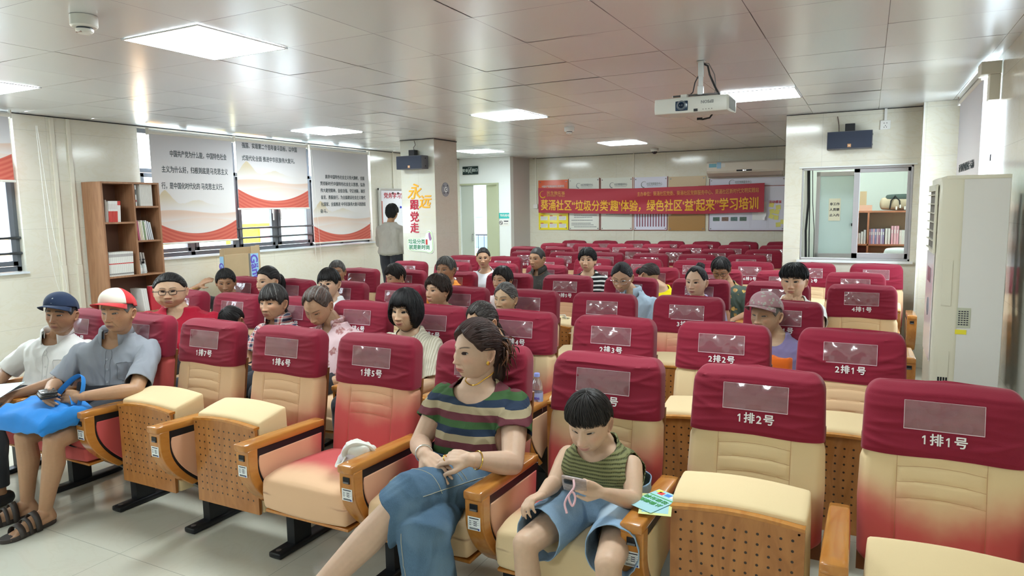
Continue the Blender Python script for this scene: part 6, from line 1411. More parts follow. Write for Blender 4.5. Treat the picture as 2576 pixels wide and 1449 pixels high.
def pump(y, lab, s=1):
    r = empty('pump_bottle', (-6.60, 4.12+y, .994), 0, lab, 'bottle', 'pump bottles on the bookshelf')
    MB().lathe([(0, 0), (.026, 0), (.027, .01), (.027, .075), (.018, .095), (.011, .10)], (0, 0, 0), 20).build('bottle', M_('frosted clear plastic', (.72, .78, .78), .15), r)
    MB().lathe([(.0275, .02), (.0276, .02), (.0276, .06), (.0275, .06)], (0, 0, 0), 20, cap=False).build('label', M_('white label', (.85, .88, .88), .5), r)
    MB().lathe([(0, .10), (.012, .10), (.012, .12), (.005, .122), (.005, .14), (0, .14)], (0, 0, 0), 12).box(-.005, .022, -.006, .006, .138, .148).build('pump', BLACK, r)
pump(.375, 'left pump bottle on the third bookshelf board'); pump(.425, 'right pump bottle on the third bookshelf board')
# ------------------------------------------------------------------ cartons by the window
CARD = M_('corrugated cardboard', (.46, .34, .20), .8, noise=.12, nscale=5); CARDI = M_('cardboard inside', (.40, .29, .17), .85); LB = M_('pale blue print', (.30, .55, .78), .5); PUR = M_('violet print', (.14, .10, .52), .5)
cb = empty('cardboard_carton', (-6.80, 5.47, 0), 0, 'tall open cardboard carton with pale blue strips and violet lettering under the window', 'carton')
MB().box(.22, .30, 0, .52, 0, 1.115).build('carton_body', CARD, cb, smooth=False)
MB().box(.22, .224, .02, .50, 1.115, 1.19).build('flap', CARDI, cb, smooth=False); MB().box(.225, .30, 0, .004, 1.115, 1.185).build('flap', CARD, cb, smooth=False); MB().box(.23, .30, .515, .519, 1.115, 1.205).build('flap', CARDI, cb, smooth=False)
MB().box(.296, .300, .385, .52, 1.115, 1.20).build('flap', CARD, cb, smooth=False)
MB().box(.221, .285, -.0012, -.0002, 0, 1.10).build('blue_strip', LB, cb, smooth=False); MB().box(.3002, .3012, .375, .49, 0, 1.11).build('blue_strip', LB, cb, smooth=False); MB().box(.3002, .3014, .345, .368, 0, 1.115).build('tape_seam', M_('grey tape', (.16, .16, .15), .4), cb, smooth=False)
text_obj('lettering', 'Gänten', .15, PUR, cb, face_px(.3016, .435, .88)@Matrix.Rotation(math.radians(-84), 4, 'Z'), bold=.004); text_obj('lettering', 'Gänten', .10, PUR, cb, face_my(.252, -.0016, .88)@Matrix.Rotation(math.radians(-84), 4, 'Z'), bold=.003)
# ------------------------------------------------------------------ notice board by the pillar
WB = M_('whiteboard', (.84, .85, .90), .3)
nb_ = empty('notice_board', (-6.84, 8.72, 1.12), 0, 'whiteboard with silver frame and red heading behind the standing man', 'whiteboard')
MB().box(0, .02, .01, 1.3, .01, .80).build('board', WB, nb_, smooth=False)
mb = MB(); mb.box(0, .05, 0, .03, 0, .82).box(0, .035, 0, 1.3, .79, .82).box(0, .035, 0, 1.3, 0, .02); mb.build('frame', M_('silver frame', (.6, .61, .58), .3, .7), nb_, smooth=False, bevel=.003)
MB().box(.021, .022, .06, .09, .25, .62).build('poster_edge', M_('red brown poster', (.5, .12, .08), .6), nb_, smooth=False)
text_obj('heading', '党务学习宣传栏', .095, M_('red lettering', (.50, .02, .04), .5), nb_, face_px(.0225, .52, .70), bold=.0015, width=.78)
for (yy, zz, cc) in ((.22, .50, (.95, .5, .05)), (.36, .745, (.05, .02, .02)), (.50, .745, (.05, .02, .02)), (.56, .52, (.02, .05, .6))): MB().lathe([(0, 0), (.018, 0), (.016, .012), (0, .014)], (0, 0, 0), 12, M=Matrix.Translation((.022, yy, zz))@Matrix.Rotation(pi/2, 4, 'Y')).build('magnet', M_('magnet %.2f' % sum(cc), cc, .3), nb_)
tag(MB().box(XL+.001, XL+.02, 9.13, 9.15, 1.94, ZC-.002).build('thin_conduit', IVORY, smooth=False), 'thin conduit above the whiteboard behind the standing man', 'conduit')
# ------------------------------------------------------------------ pillar lettering, sticker, clock-like vent, speakers
ORG = M_('orange lettering', (1.0, .47, .03), .6); CRM = M_('crimson lettering', (.50, .015, .05), .4)
pl = empty('pillar_lettering', (-5.36, 7.698, 1.6), 0, 'raised orange and crimson slogan characters down the pillar front', 'lettering', None)
for t_, dx, z, s, m in (('永', -.068, .222, .22, ORG), ('远', .098, .09, .19, ORG), ('跟', -.066, .053, .145, CRM), ('党', -.070, -.107, .145, CRM), ('走', -.074, -.256, .145, CRM)):
    ch = text_obj('character', t_, s, m, pl, face_my(dx, -.002, z), bold=.0028, extrude=.004, shear=.25 if m == ORG else 0)
stc = empty('slogan_sticker', (-5.347, 7.697, 1.135), 0, 'green outlined cut out sticker about waste sorting low on the pillar', 'sticker')
def blob(pts, n=8):
    P = np.array(pts+pts[:2], float); out = []
    for i in range(len(pts)):
        p0, p1, p2 = P[i], P[i+1], P[i+2]; a, b = (p0+p1)/2, (p1+p2)/2
        for k in range(n): t = k/n; out.append(tuple((1-t)**2*a+2*t*(1-t)*p1+t*t*b))
    return out
OUT = [(-.215, .03), (-.20, .085), (-.02, .075), (.05, .10), (.09, .10), (.10, .17), (.165, .195), (.20, .15), (.215, -.02), (.215, -.10), (.15, -.135), (.10, -.105), (-.18, -.095), (-.215, -.05)]
sc2 = lambda k, P: [(x*k[0], z*k[1]) for x, z in P]
MB().prism(blob(OUT), -.004, 0, 'y').build('white_backing', M_('white sticker base', (.84, .87, .84), .4), stc, smooth=False)
MB().prism(blob(sc2((.955, .93), OUT)), -.0052, -.004, 'y').build('green_outline', M_('lime print', (.42, .70, .25), .5), stc, smooth=False); MB().prism(blob(sc2((.92, .875), OUT)), -.006, -.0052, 'y').build('white_field', M_('white sticker base', (.84, .87, .84), .4), stc, smooth=False)
DGR = M_('dark green print', (.03, .26, .13), .5)
text_obj('sticker_text', '垃圾分类', .068, DGR, stc, face_my(-.055, -.0064, .030), bold=.0015, extrude=.0003); text_obj('sticker_text', '就是新时尚', .068, DGR, stc, face_my(-.015, -.0064, -.045), bold=.0015, extrude=.0003)
MB().rbox((.105, -.007, .03), (.014, .002, .035), .002, 4).build('red_bin', M_('red print', (.6, .05, .04), .5), stc); MB().prism(blob([(.135, .155), (.165, .16), (.175, .11), (.19, .07), (.16, .04), (.14, .08)]), -.0066, -.006, 'y').build('violet_figure', M_('violet dress print', (.35, .18, .36), .5), stc, smooth=False)
wv_ = empty('wall_dial', (-5.088, 7.95, 1.86), 0, 'round grey dial sign on the side of the pillar', 'sign')
MB().lathe([(0, .004), (.095, .004), (.095, 0), (0, 0)], (0, 0, 0), 36, M=Matrix.Rotation(pi/2, 4, 'Y')).build('disc', M_('grey disc', (.30, .30, .33), .5), wv_); MB().lathe([(0, .0), (.036, .0), (.036, .007), (0, .007)], (0, 0, 0), 24, M=Matrix.Rotation(pi/2, 4, 'Y')).build('centre', M_('white disc', (.8, .8, .8), .5), wv_)
for k, t_ in enumerate('节约用水'): text_obj('dial_text', t_, .032, M_('dark ink', (.03, .03, .05), .6), wv_, face_px(.0055, .066*math.sin(k*pi/2+.78), .066*math.cos(k*pi/2+.78)), extrude=.0005)
text_obj('dial_mark', 'C', .05, INK, wv_, face_px(.008, 0, 0), bold=.002)
NAVYB = M_('blue black speaker grille', (.022, .032, .060), .55, bump=.3, bscale=900); DGREY = M_('dark grey cabinet', (.10, .10, .115), .5)
def speaker(loc, lab, rz=0, mount='front'):
    r = empty('wall_speaker', loc, rz, lab, 'speaker', 'wall loudspeakers')
    MB().rbox((0, .075, 0), (.205, .075, .088), .006, 4).build('cabinet', DGREY, r, ang=30); MB().box(-.197, .197, -.004, .004, -.080, .080).build('grille', NAVYB, r, smooth=False, bevel=.002)
    MB().box(-.016, .016, -.0065, -.004, -.072, -.040).build('badge', M_('copper badge', (.62, .32, .16), .3, .5), r, smooth=False); MB().box(-.009, .009, -.0072, -.0064, -.060, -.052).build('badge_mark', M_('pale badge mark', (.85, .7, .5), .4), r, smooth=False)
    MB().box(-.045, .045, .06, .145, .088, .165).tube([(0, .10, .12), (0, .17, .12)], .012, 8).build('bracket', BLACK, r, smooth=False, bevel=.004)
    for zz in (-.05, .05): MB().lathe([(0, 0), (.009, 0), (.009, .003), (0, .003)], (0, 0, 0), 12, M=Matrix.Translation((.205, .08, zz))@Matrix.Rotation(pi/2, 4, 'Y')).build('screw', BLACK, r)
    MB().tube([(.0, .13, .16), (-.02, .14, .20), (.01, .145, .235), (-.01, .148, .29)] if mount == 'front' else [(-.10, .10, .088), (-.105, .14, .16), (-.12, .15, .25)], .004, 6).build('cable', M_('brown cable', (.12, .07, .06), .5), r)
speaker((-5.375, 7.53, 2.213), 'dark loudspeaker mounted high on the pillar'); speaker((-.195, 7.745, 2.222), 'dark loudspeaker above the control booth window', 0, 'r')
sk = empty('wall_socket', (.117, 7.897, 2.36), 0, 'white wall socket high above the booth window', 'socket'); MB().box(-.045, .045, -.010, 0, -.045, .045).build('plate', WHITE_PL, sk, smooth=False, bevel=.003); MB().box(-.012, .012, -.012, 0, .045, .158).build('conduit', WHITE_PL, sk, smooth=False)
for dx, dz in ((-.012, .018), (.012, .018), (0, -.008), (-.011, -.022), (.011, -.022)): MB().box(dx-.003, dx+.003, -.0108, -.0098, dz-.004, dz+.004).build('slot', BLACK, sk, smooth=False)
# exit sign
es_ = empty('exit_sign', (-6.60, 11.19, 2.30), 0, 'dark green exit sign above the open double door', 'sign')
MB().box(-.165, .165, -.02, 0, -.075, .075).build('housing', M_('exit sign body', (.01, .03, .03), .4), es_, smooth=False, bevel=.004)
LITE = M_('exit sign pale letters', (.75, .85, .82), .5)
text_obj('lettering', '安全', .062, LITE, es_, face_my(-.105, -.0206, 0), bold=.001); text_obj('lettering', '出口', .062, LITE, es_, face_my(.105, -.0206, 0), bold=.001)
mb = MB().box(-.04, -.034, -.022, -.0202, -.055, .055).box(.034, .04, -.022, -.0202, -.055, .055).box(-.04, .04, -.022, -.0202, .050, .055)
mb.tube([(.008, -.021, .036), (.006, -.021, .018), (-.004, -.021, -.004), (.010, -.021, -.022), (.004, -.021, -.045)], .006, 6).tube([(-.004, -.021, -.004), (-.014, -.021, -.020), (-.026, -.021, -.034)], .005, 6).tube([(.006, -.021, .018), (-.014, -.021, .012), (-.022, -.021, .0)], .004, 6).tube([(.006, -.021, .018), (.018, -.021, .006)], .004, 6); ell(mb, (.010, -.021, .040), (.007, .002, .007), n=4); mb.build('running_man', LITE, es_)
for (z, hh, m, nm, lab) in ((1.46, .05, M_('teal sign', (.05, .50, .48), .4), 'teal_sign', 'teal notice sticker on the white wall right of the exit door'), (1.33, .06, WHITE_PL, 'no_smoking_sign', 'white no smoking notice under the teal sticker by the exit')):
    r = empty(nm, (-5.92, 11.197, z), 0, lab, 'sign'); MB().box(-.11, .11, -.003, 0, -hh, hh).build('plate', m, r, smooth=False)
    if nm[0] == 't': text_obj('writing', '节约用电', .05, WHITE_PL, r, face_my(.02, -.0035, 0), bold=.001); 
    else:
        mb = MB(); mb.tube([(-.06+.032*math.cos(q), -.004, .032*math.sin(q)) for q in np.linspace(0, 2*pi, 22)], .0045, 6, cap=False).tube([(-.083, -.004, .022), (-.037, -.004, -.022)], .004, 6).box(-.078, -.045, -.005, -.003, -.004, .004).box(.0, .09, -.005, -.003, .020, .038).box(.0, .08, -.005, -.003, -.02, -.014); mb.build('symbol', INK, r, smooth=False)
# ------------------------------------------------------------------ back wall: boards, banner, air conditioner
def board(name, x0, x1, z0, z1, lab, m, frame=None):
    r = empty('wall_board' if name != 'cork_board' else 'cork_board', ((x0+x1)/2, 11.998, (z0+z1)/2), 0, lab, 'notice board', 'framed boards behind the banner'); w_, h_ = (x1-x0)/2-.004, (z1-z0)/2
    MB().box(-w_, w_, -.012, 0, -h_, h_).build('panel', m, r, smooth=False)
    if frame:
        f = MB(); t = .012; f.box(-w_, w_, -.014, 0, -h_, -h_+t).box(-w_, -w_+t, -.014, 0, -h_, h_).box(w_-t, w_, -.014, 0, -h_, h_); f.build('edge', frame, r, smooth=False)
    for sx in (-1, 1):
        for sz in (-1, 1): MB().lathe([(0, 0), (.012, 0), (.010, .006), (0, .007)], (0, 0, 0), 10, M=Matrix.Translation((sx*(w_-.035), -.012, sz*(h_-.035)))@Matrix.Rotation(pi/2, 4, 'X')).build('stud', M_('steel stud', (.25, .25, .25), .3, .7), r)
    return r, w_, h_
IVB = M_('ivory board', (.80, .82, .74), .12); LIL = M_('lilac board', (.76, .76, .88), .12); BRN = M_('brown edge', (.30, .08, .06), .5); GLD = M_('gold line', (.7, .5, .2), .5)
def logo(r, x, z, s=1):
    a = np.linspace(-.3, 3.6, 22); mb = MB().tube([(x-.10*s+.045*s*math.cos(q+1.2), -.0135, z+.045*s*math.sin(q+1.2)) for q in a], list(np.linspace(.002, .008, 22)*s), 6); mb.build('emblem', M_('grey emblem', (.25, .27, .27), .5), r)
    text_obj('writing', '社区党群服务中心', .045*s, M_('grey emblem', (.25, .27, .27), .5), r, face_my(x+.06*s, -.0135, z+.006), bold=.0006, extrude=.0003, width=.24*s)
    text_obj('writing', 'KUICHONG COMMUNITY', .016*s, M_('grey emblem', (.25, .27, .27), .5), r, face_my(x+.06*s, -.0135, z-.028), extrude=.0003, width=.22*s)
r, w_, h_ = board('a', -5.59, -4.98, 1.175, 2.105, 'leftmost board, orange red above and yellow below the banner', M_('yellow board', (.92, .78, .04), .12))
MB().box(-w_, w_, -.0128, -.012, .20, h_).build('red_header', M_('orange red header', (.85, .16, .07), .15), r, smooth=False); text_obj('writing', '中国共产党党员权利义务宣传栏', .045, WHITE_PL, r, face_my(0, -.0135, h_-.12), bold=.0008, width=.46)
for j in range(3):
    for i in range(3):
        bx_, bz_ = -.19+.19*i, -.10-.14*j; MB().box(bx_-.075, bx_+.075, -.0132, -.012, bz_-.045, bz_+.03).build('text_box', M_('pale text box', (.80, .80, .74), .3), r, smooth=False); MB().box(bx_-.07, bx_-.01, -.014, -.0131, bz_+.032, bz_+.046).build('red_tab', M_('red print', (.6, .05, .04), .5), r, smooth=False)
        for q in range(3): MB().box(bx_-.065, bx_+.06-.02*(q == 2), -.0138, -.0131, bz_+.014-q*.018, bz_+.017-q*.018).build('text_line', M_('grey emblem', (.25, .27, .27), .5), r, smooth=False)
def textlines(r, w_, rows, seed):
    rnd = random.Random(seed); mb = MB()
    for z in rows:
        x = -w_+.06+(.05 if rnd.random() < .4 else 0); xe = w_-.06-rnd.random()*.12
        while x < xe: l = rnd.uniform(.012, .018); mb.box(x, x+l, -.0132, -.0121, z-.008, z+.008); x += l+.006
    mb.build('writing', M_('grey emblem', (.25, .27, .27), .5), r, smooth=False)
r, w_, h_ = board('b', -4.976, -4.355, 1.165, 2.118, 'ivory framed board with grey emblem, second from the left', IVB, BRN); logo(r, 0, h_-.13); textlines(r, w_, (-.16, -.20, -.235, -.29, -.345, -.375, -.41), 1)
r, w_, h_ = board('c', -4.350, -3.732, 1.165, 2.108, 'ivory framed board with grey emblem, third from the left', IVB, BRN); logo(r, .02, h_-.13); textlines(r, w_, (-.15, -.185), 2)
r, w_, h_ = board('d', -3.725, -3.108, 1.165, 2.10, 'lilac framed board with a row of dark vertical strips', LIL, BRN); logo(r, 0, h_-.13, 1.15)
for k in range(11): MB().box(-.25+k*.049, -.25+k*.049+.020, -.0135, -.012, -.40, -.10).build('dark_strip', M_('plum print', (.26, .08, .12), .4), r, smooth=False)
g = NG('cork with worn patch'); o = g.xyz(); d = g.math('ADD', g.math('MULTIPLY', o[0], 1.0), g.math('MULTIPLY', o[2], -1.0)); n = g.noise(5, 3); patch = g.ss(g.math('ADD', g.math('ADD', d, g.math('MULTIPLY', n, .5)), -.10), 0, .02)
CORK = g.set(Base_Color=g.mix(g.math('MULTIPLY', patch, g.math('LESS_THAN', o[2], .30)), g.mix(g.noise(80, 2), (.62, .47, .28), (.68, .52, .32)), (.42, .23, .075)), Roughness=.25); 
r, w_, h_ = board('cork_board', -3.10, -2.46, 1.16, 2.09, 'brown cork board with a torn pale patch, left of the big lilac board', CORK)
r, w_, h_ = board('f', -2.41, -1.19, 1.16, 2.035, 'large lilac board with photos, curled paper and yellow sticky notes', LIL, M_('maroon frame', (.16, .04, .06), .4))
MB().box(-w_, w_, -.0135, -.012, .29, .30).build('rule', BRN, r, smooth=False)
for (xa, xb) in ((-.57, .06), (.08, .33), (.35, .58)): MB().box(xa, xb, -.0135, -.0125, -.40, -.398).box(xa, xa+.002, -.0135, -.0125, -.40, .12).box(xb, xb+.002, -.0135, -.0125, -.40, .12).build('panel_line', M_('grey violet line', (.45, .42, .5), .5), r, smooth=False)
for j in range(2):
    for k in range(4):
        g_ = M_('small photo %d' % ((k+j) % 3), [(.10, .16, .13), (.22, .13, .10), (.12, .20, .20)][(k+j) % 3], .3, noise=.9, nscale=60); ph = MB().box(-.055, .055, -.0142, -.0125, -.033, .033).build('photo', g_, r, smooth=False); ph.location = (-.48+k*.145, 0, -.24+j*.155)
logo(r, -.12, h_-.08, 1.1); text_obj('heading', '活动感言', .05, M_('red lettering', (.50, .02, .04), .5), r, face_my(.45, -.0138, .03), bold=.001)
v = []; 
for j in range(9):
    for i in range(9): v.append((.10+.22*i/8-.02*(j < 2)*(i > 6), -.016-.045*max(0, (i-5)/3)**2*max(0, (5-j)/5), -.26+.30*j/8))
MB().add(v, [(j*9+i, j*9+i+1, j*9+i+10, j*9+i+9) for j in range(8) for i in range(8)]).build('curled_paper', M_('white paper', (.84, .85, .85), .6), r)
for k, (xx, zz, rr) in enumerate(((.395, -.015, 12), (.50, -.055, -8), (.405, -.12, -10), (.48, -.13, 15), (.395, -.20, 20), (.47, -.22, 4), (.505, -.335, -6), (.575, -.29, 3))):
    MB().box(-.036, .036, -.0145-.0006*k, -.0140-.0006*k, -.036, .036).build('sticky_note', M_('yellow sticky paper', (.82, .78, .22), .6), r, smooth=False, loc=(xx, 0, zz)).rotation_euler = (0, math.radians(rr), 0)
# banner
bn = empty('banner', (-3.53, 11.93, 1.72), 0, 'long red fabric banner with yellow slogan hung across the boards', 'banner')
NXB, NZB = 90, 14; x0, x1 = -2.02, 2.02
def bz(x, v): 
    u = (x-x0)/(x1-x0); top = np.interp(u, [0, .2, .456, .74, 1], [.244, .205, .188, .197, .219]); bot = np.interp(u, [0, .2, .47, .76, 1], [-.219, -.240, -.260, -.272, -.249])
    return bot+(top-bot)*v
def by(x, v): u = (x-x0)/(x1-x0); return -.018*math.sin(6*u+5*v)*math.sin(pi*u)-.010*math.sin(v*9-u*10)*(.3+math.sin(pi*u))-.03
v = [(x, by(x, j/NZB), bz(x, j/NZB)) for j in range(NZB+1) for x in np.linspace(x0, x1, NXB+1)]
BANM = M_('red banner cloth', (.46, .045, .07), .6, bump=.15, bscale=300)
MB().add(v, [(j*(NXB+1)+i, j*(NXB+1)+i+1, (j+1)*(NXB+1)+i+1, (j+1)*(NXB+1)+i) for j in range(NZB) for i in range(NXB)]).build('banner_cloth', BANM, bn)
for x_ in (-2.0, -1.2, 1.2, 2.0): MB().tube([(x_, by(x_, .97), bz(x_, .97)), (x_, .055, bz(x_, .97)+.02)], .002, 5).build('tie_string', WHITE_PL, bn)
def btext(t, size, x, v_, m, width, bold):
    o = text_obj('banner_text', t, size, m, bn, Matrix.Identity(4), bold=bold, extrude=.0004, width=width)
    for q in o.data.vertices:
        X = x+q.co.x; vv = v_+q.co.y/.47; d = q.co.z; q.co = (X, by(X, vv)-.004-d, bz(X, vv))
YEL = M_('banner yellow', (.86, .50, .045), .5); YEL2 = M_('banner dull gold', (.72, .34, .10), .5)
btext('葵涌社区“垃圾分类‘趣’体验，绿色社区‘益’起来”学习培训', .215, -.015, .285, YEL, 3.90, .0045)
btext('主办单位：葵涌社区党委、葵涌社区党群服务中心、葵涌社区新时代文明实践站', .085, .92, .755, YEL2, 2.03, .0010)
btext('民生微实事', .075, -1.66, .80, YEL2, .36, .001); btext('服务社区居民 一个都不能少', .03, -1.66, .69, YEL2, .36, .0004)
a = np.linspace(0, 4.2, 26); mb = MB(); mb.tube([(-1.92+.062*math.cos(q+1.4), by(-1.9, .75)-.008, .120+.062*math.sin(q+1.4)) for q in a], list(np.linspace(.003, .012, 26)), 6); mb.build('banner_emblem', YEL, bn)
# wall air conditioner
ac = empty('wall_air_conditioner', (-1.815, 11.998, 2.18), 0, 'ivory wall air conditioner above the big lilac board', 'air conditioner')
prof = [(-.20, -.06), (-.215, -.03), (-.215, .10), (-.19, .125), (0, .125), (0, -.13), (-.09, -.13)]
MB().prism(prof, -.60, .60, 'x').build('casing', M_('warm ivory casing', (.80, .74, .64), .25), ac, smooth=False, bevel=.006)
MB().box(-.12, .12, -.217, -.21, -.045, -.020).build('display', BLACK, ac, smooth=False); MB().box(-.02, -.005, -.219, -.2165, -.038, -.026).box(.003, .03, -.219, -.2165, -.035, -.029).build('display_digits', M_('lit digits', (1, 1, 1), .5, emit=(1, 1, 1), es=3), ac, smooth=False)
MB().prism([(-.20, -.062), (-.09, -.132), (-.105, -.14), (-.212, -.07)], -.57, .57, 'x').build('louvre', M_('pinkish louvre', (.62, .54, .48), .4), ac, smooth=False)
MB().box(-.58, .58, -.13, -.10, -.128, -.122).build('air_slot', BLACK, ac, smooth=False)
for (xx, w2, h2, m) in ((-.50, .06, .03, M_('blue green label', (.20, .50, .60), .4)), (-.40, .035, .05, M_('pale blue label', (.35, .60, .80), .4)), (-.33, .03, .03, WHITE_PL)): MB().box(xx-w2, xx+w2, -.2165, -.2148, .06-h2, .06+h2).build('sticker', m, ac, smooth=False)
tag(MB().tube([(-1.2, 11.97, 2.10), (-1.19, 11.97, 1.2), (-1.19, 11.97, .3)], .012, 8).build('pipe', IVORY), 'thin pipe down the back wall beside the booth corner', 'pipe')
sw = empty('wall_switch', (-5.645, 11.998, 1.62), 0, 'small white switch box left of the banner with thin trunking above', 'switch'); MB().box(-.045, .045, -.03, 0, -.04, .04).build('box', WHITE_PL, sw, smooth=False, bevel=.003); MB().box(-.01, .02, -.015, 0, .04, .90).build('trunking', IVORY, sw, smooth=False)
for x_ in (-3.73,): tag(MB().box(x_-.008, x_+.012, 11.985, 12.0, 0, ZC-.001).build('cable_trunking', IVORY, smooth=False), 'thin vertical trunking in the middle of the back wall', 'conduit')
# ------------------------------------------------------------------ ceiling things
def smoke(loc, lab, s=1):
    r = empty('smoke_detector', loc, 0, lab, 'smoke detector', 'ceiling smoke detectors')
    MB().lathe([(0, 0), (.058*s, 0), (.058*s, -.045*s), (.052*s, -.052*s), (0, -.052*s)], (0, 0, 0), 32).build('base', WHITE_PL, r); MB().lathe([(.033*s, -.052*s), (.033*s, -.062*s)], (0, 0, 0), 24).build('vent_ring', M_('dark vent', (.06, .07, .09), .5), r)
    MB().lathe([(.038*s, -.060*s), (.037*s, -.070*s), (.028*s, -.078*s), (0, -.080*s)], (0, 0, 0), 24).build('cap', WHITE_PL, r); MB().box(-.018*s, .018*s, -.030*s, -.024*s, -.078*s, -.072*s).build('label', M_('faded red label', (.5, .35, .33), .6), r, smooth=False)
smoke((-3.285, 2.06, ZC), 'large smoke detector on the near ceiling at top left'); smoke((-3.12, 7.56, ZC), 'small smoke detector on the ceiling above the middle rows', 1.0)
dc = empty('dome_camera', (-3.13, 11.2, ZC), 0, 'white dome camera on the ceiling near the back wall', 'camera'); MB().lathe([(0, 0), (.065, 0), (.065, -.035), (.055, -.045), (.045, -.045)], (0, 0, 0), 28).build('housing', WHITE_PL, dc); MB().lathe([(.045, -.045), (.042, -.065), (.025, -.082), (0, -.088)], (0, 0, 0), 24).build('dome', M_('smoked dome', (.03, .03, .035), .08), dc)
pj = empty('projector', (-1.03, 4.50, 2.235), 0, 'white ceiling projector on a silver pole', 'projector')
BOD = M_('white projector casing', (.78, .79, .74), .3)
def pf(q):
    q = q.copy(); q[:, 2] += np.where(q[:, 2] < -.03, .010*np.clip((q[:, 1]-.1)/.15, 0, 1), 0); return q
MB().rbox((0, .15, 0), (.235, .15, .052), .016, 10, fn=pf).build('casing', BOD, pj)
MB().rbox((-.055, -.001, -.004), (.040, .006, .031), .006, 5).build('lens_bezel', M_('blue black bezel', (.02, .045, .09), .15), pj)
mb = MB(); 
for rr, yy in ((.027, -.008), (.021, -.010)): mb.lathe([(rr, 0), (rr+.0025, 0), (rr+.0025, .002), (rr, .002)], (0, 0, 0), 30, M=Matrix.Translation((-.055, yy, -.001))@Matrix.Rotation(pi/2, 4, 'X'), cap=False)
mb.build('lens_ring', M_('steel ring', (.35, .38, .42), .2, .8), pj); MB().lathe([(0, .004), (.010, .003), (.015, 0), (.015, -.002), (0, -.002)], (0, 0, 0), 24, M=Matrix.Translation((-.055, -.009, -.001))@Matrix.Rotation(pi/2, 4, 'X')).build('lens', M_('deep lens glass', (.005, .015, .04), .03), pj)
MB().box(.022, .046, -.003, .001, -.044, -.028).build('sensor', BLACK, pj, smooth=False); text_obj('brand_lettering', 'EPSON', .026, M_('grey print', (.28, .28, .28), .5), pj, face_my(.105, -.0012, .012)@Matrix.Rotation(pi, 4, 'Z'), bold=.0006)
for k in range(4): MB().box(.078+k*.018, .082+k*.018, -.002, .001, -.036, -.032).build('led', BLACK, pj, smooth=False)
mb = MB(); 
for k in range(12): mb.box(.2345, .238, .03+k*.018, .036+k*.018, -.035, .035)
mb.build('side_vent', M_('vent grey', (.35, .36, .36), .5), pj, smooth=False)
MB().box(-.16, .17, .10, .20, .050, .062).box(-.07, -.03, .03, .08, .05, .072).build('mount_plate', WHITE_PL, pj, smooth=False, bevel=.003)
ALW = M_('silver pole', (.70, .71, .72), .3, .6)
MB().box(.019, .051, .12, .15, .19, .285).box(.022, .048, .122, .148, .12, .20).box(.017, .053, .118, .152, .075, .13).box(.010, .06, .11, .16, .279, .285).build('pole', ALW, pj, smooth=False, bevel=.002)
mb = MB(); 
for (dx, dy) in ((-.12, .03), (.16, .05), (-.10, .25), (.15, .26)): mb.tube([(.035, .135, .078), (dx, dy, .062)], .006, 6)
mb.build('bracket_arm', M_('dark bracket', (.2, .2, .21), .35, .6), pj)
MB().tube([(.05, .15, .27), (.075, .15, .255), (.085, .16, .20), (.12, .17, .12), (.15, .19, .06)], .0065, 8).build('thick_cable', M_('grey black cable', (.05, .055, .065), .5), pj)
MB().tube([(.05, .15, .275), (.08, .15, .27), (.115, .17, .20), (.12, .19, .12), (.105, .2, .06)], .003, 6).build('thin_cable', M_('grey cable', (.25, .26, .28), .5), pj); MB().tube([(.02, .14, .20), (-.005, .15, .16), (-.02, .16, .10), (-.06, .17, .07), (-.11, .2, .052)], .0045, 6).build('thin_cable', M_('grey black cable', (.05, .055, .065), .5), pj)
MB().tube([(.09, .24, -.040), (.075, .235, -.062), (.03, .23, -.070), (.0, .23, -.064)], .006, 8).box(-.005, .03, .22, .24, -.072, -.058).build('hanging_plug', BLACK, pj)
# ------------------------------------------------------------------ floor standing air conditioner
fa = empty('floor_air_conditioner', (.325, 4.20, 0), 0, 'tall white floor standing air conditioner at the right wall', 'air conditioner')
ACM = M_('off white air conditioner casing', (.74, .73, .70), .3); ACY = M_('yellowed ivory casing', (.74, .71, .58), .3)
MB().rbox((.19, .27, .865), (.115, .265, .86), .010, 6).build('side_casing', ACM, fa, ang=30)
MB().rbox((.055, .27, .865), (.06, .27, .865), .022, 8).build('front_casing', ACY, fa, ang=40)
MB().rbox((.165, .27, 1.722), (.14, .268, .012), .008, 5).build('top_cap', ACY, fa)
mb = MB().box(-.0065, -.004, .07, .47, 1.34, 1.66); mb.build('outlet_recess', M_('dark outlet', (.16, .15, .13), .6), fa, smooth=False)
for k in range(7): MB().box(-.018, .004, .06, .48, 1.345+k*.048, 1.350+k*.048).build('louvre', ACY, fa, smooth=False)
MB().box(-.016, -.005, .04, .5, 1.655, 1.69).box(-.016, -.005, .03, .06, 1.33, 1.69).build('outlet_frame', ACY, fa, smooth=False, bevel=.002)
MB().box(-.008, -.004, .05, .49, .75, 1.32).build('glossy_panel', M_('glossy white pink panel', (.78, .72, .74), .22), fa, smooth=False); MB().box(-.010, -.007, .17, .37, 1.16, 1.24).build('display', M_('grey display', (.20, .20, .22), .2), fa, smooth=False)
MB().lathe([(0, 0), (.05, 0), (.05, .003), (0, .003)], (0, 0, 0), 24, M=Matrix.Translation((-.008, .27, 1.02))@Matrix.Rotation(-pi/2, 4, 'Y')).build('round_badge', M_('grey disc', (.30, .30, .33), .5), fa)
for (xx, ya, w2, z, h2, m) in ((.135, 0, .030, 1.0, .052, M_('grey green spec label', (.52, .54, .42), .5)), (.125, 0, .026, .925, .012, M_('yellow warning label', (.85, .75, .05), .5))): MB().box(xx-w2, xx+w2, .0035, .006, z-h2, z+h2).build('label', m, fa, smooth=False)
mb = MB()
for j in range(7):
    for i in range(4): mb.box(.112+i*.012, .120+i*.012, .002, .0036, .962+j*.0115, .967+j*.0115)
mb.build('label_print', INK, fa, smooth=False)
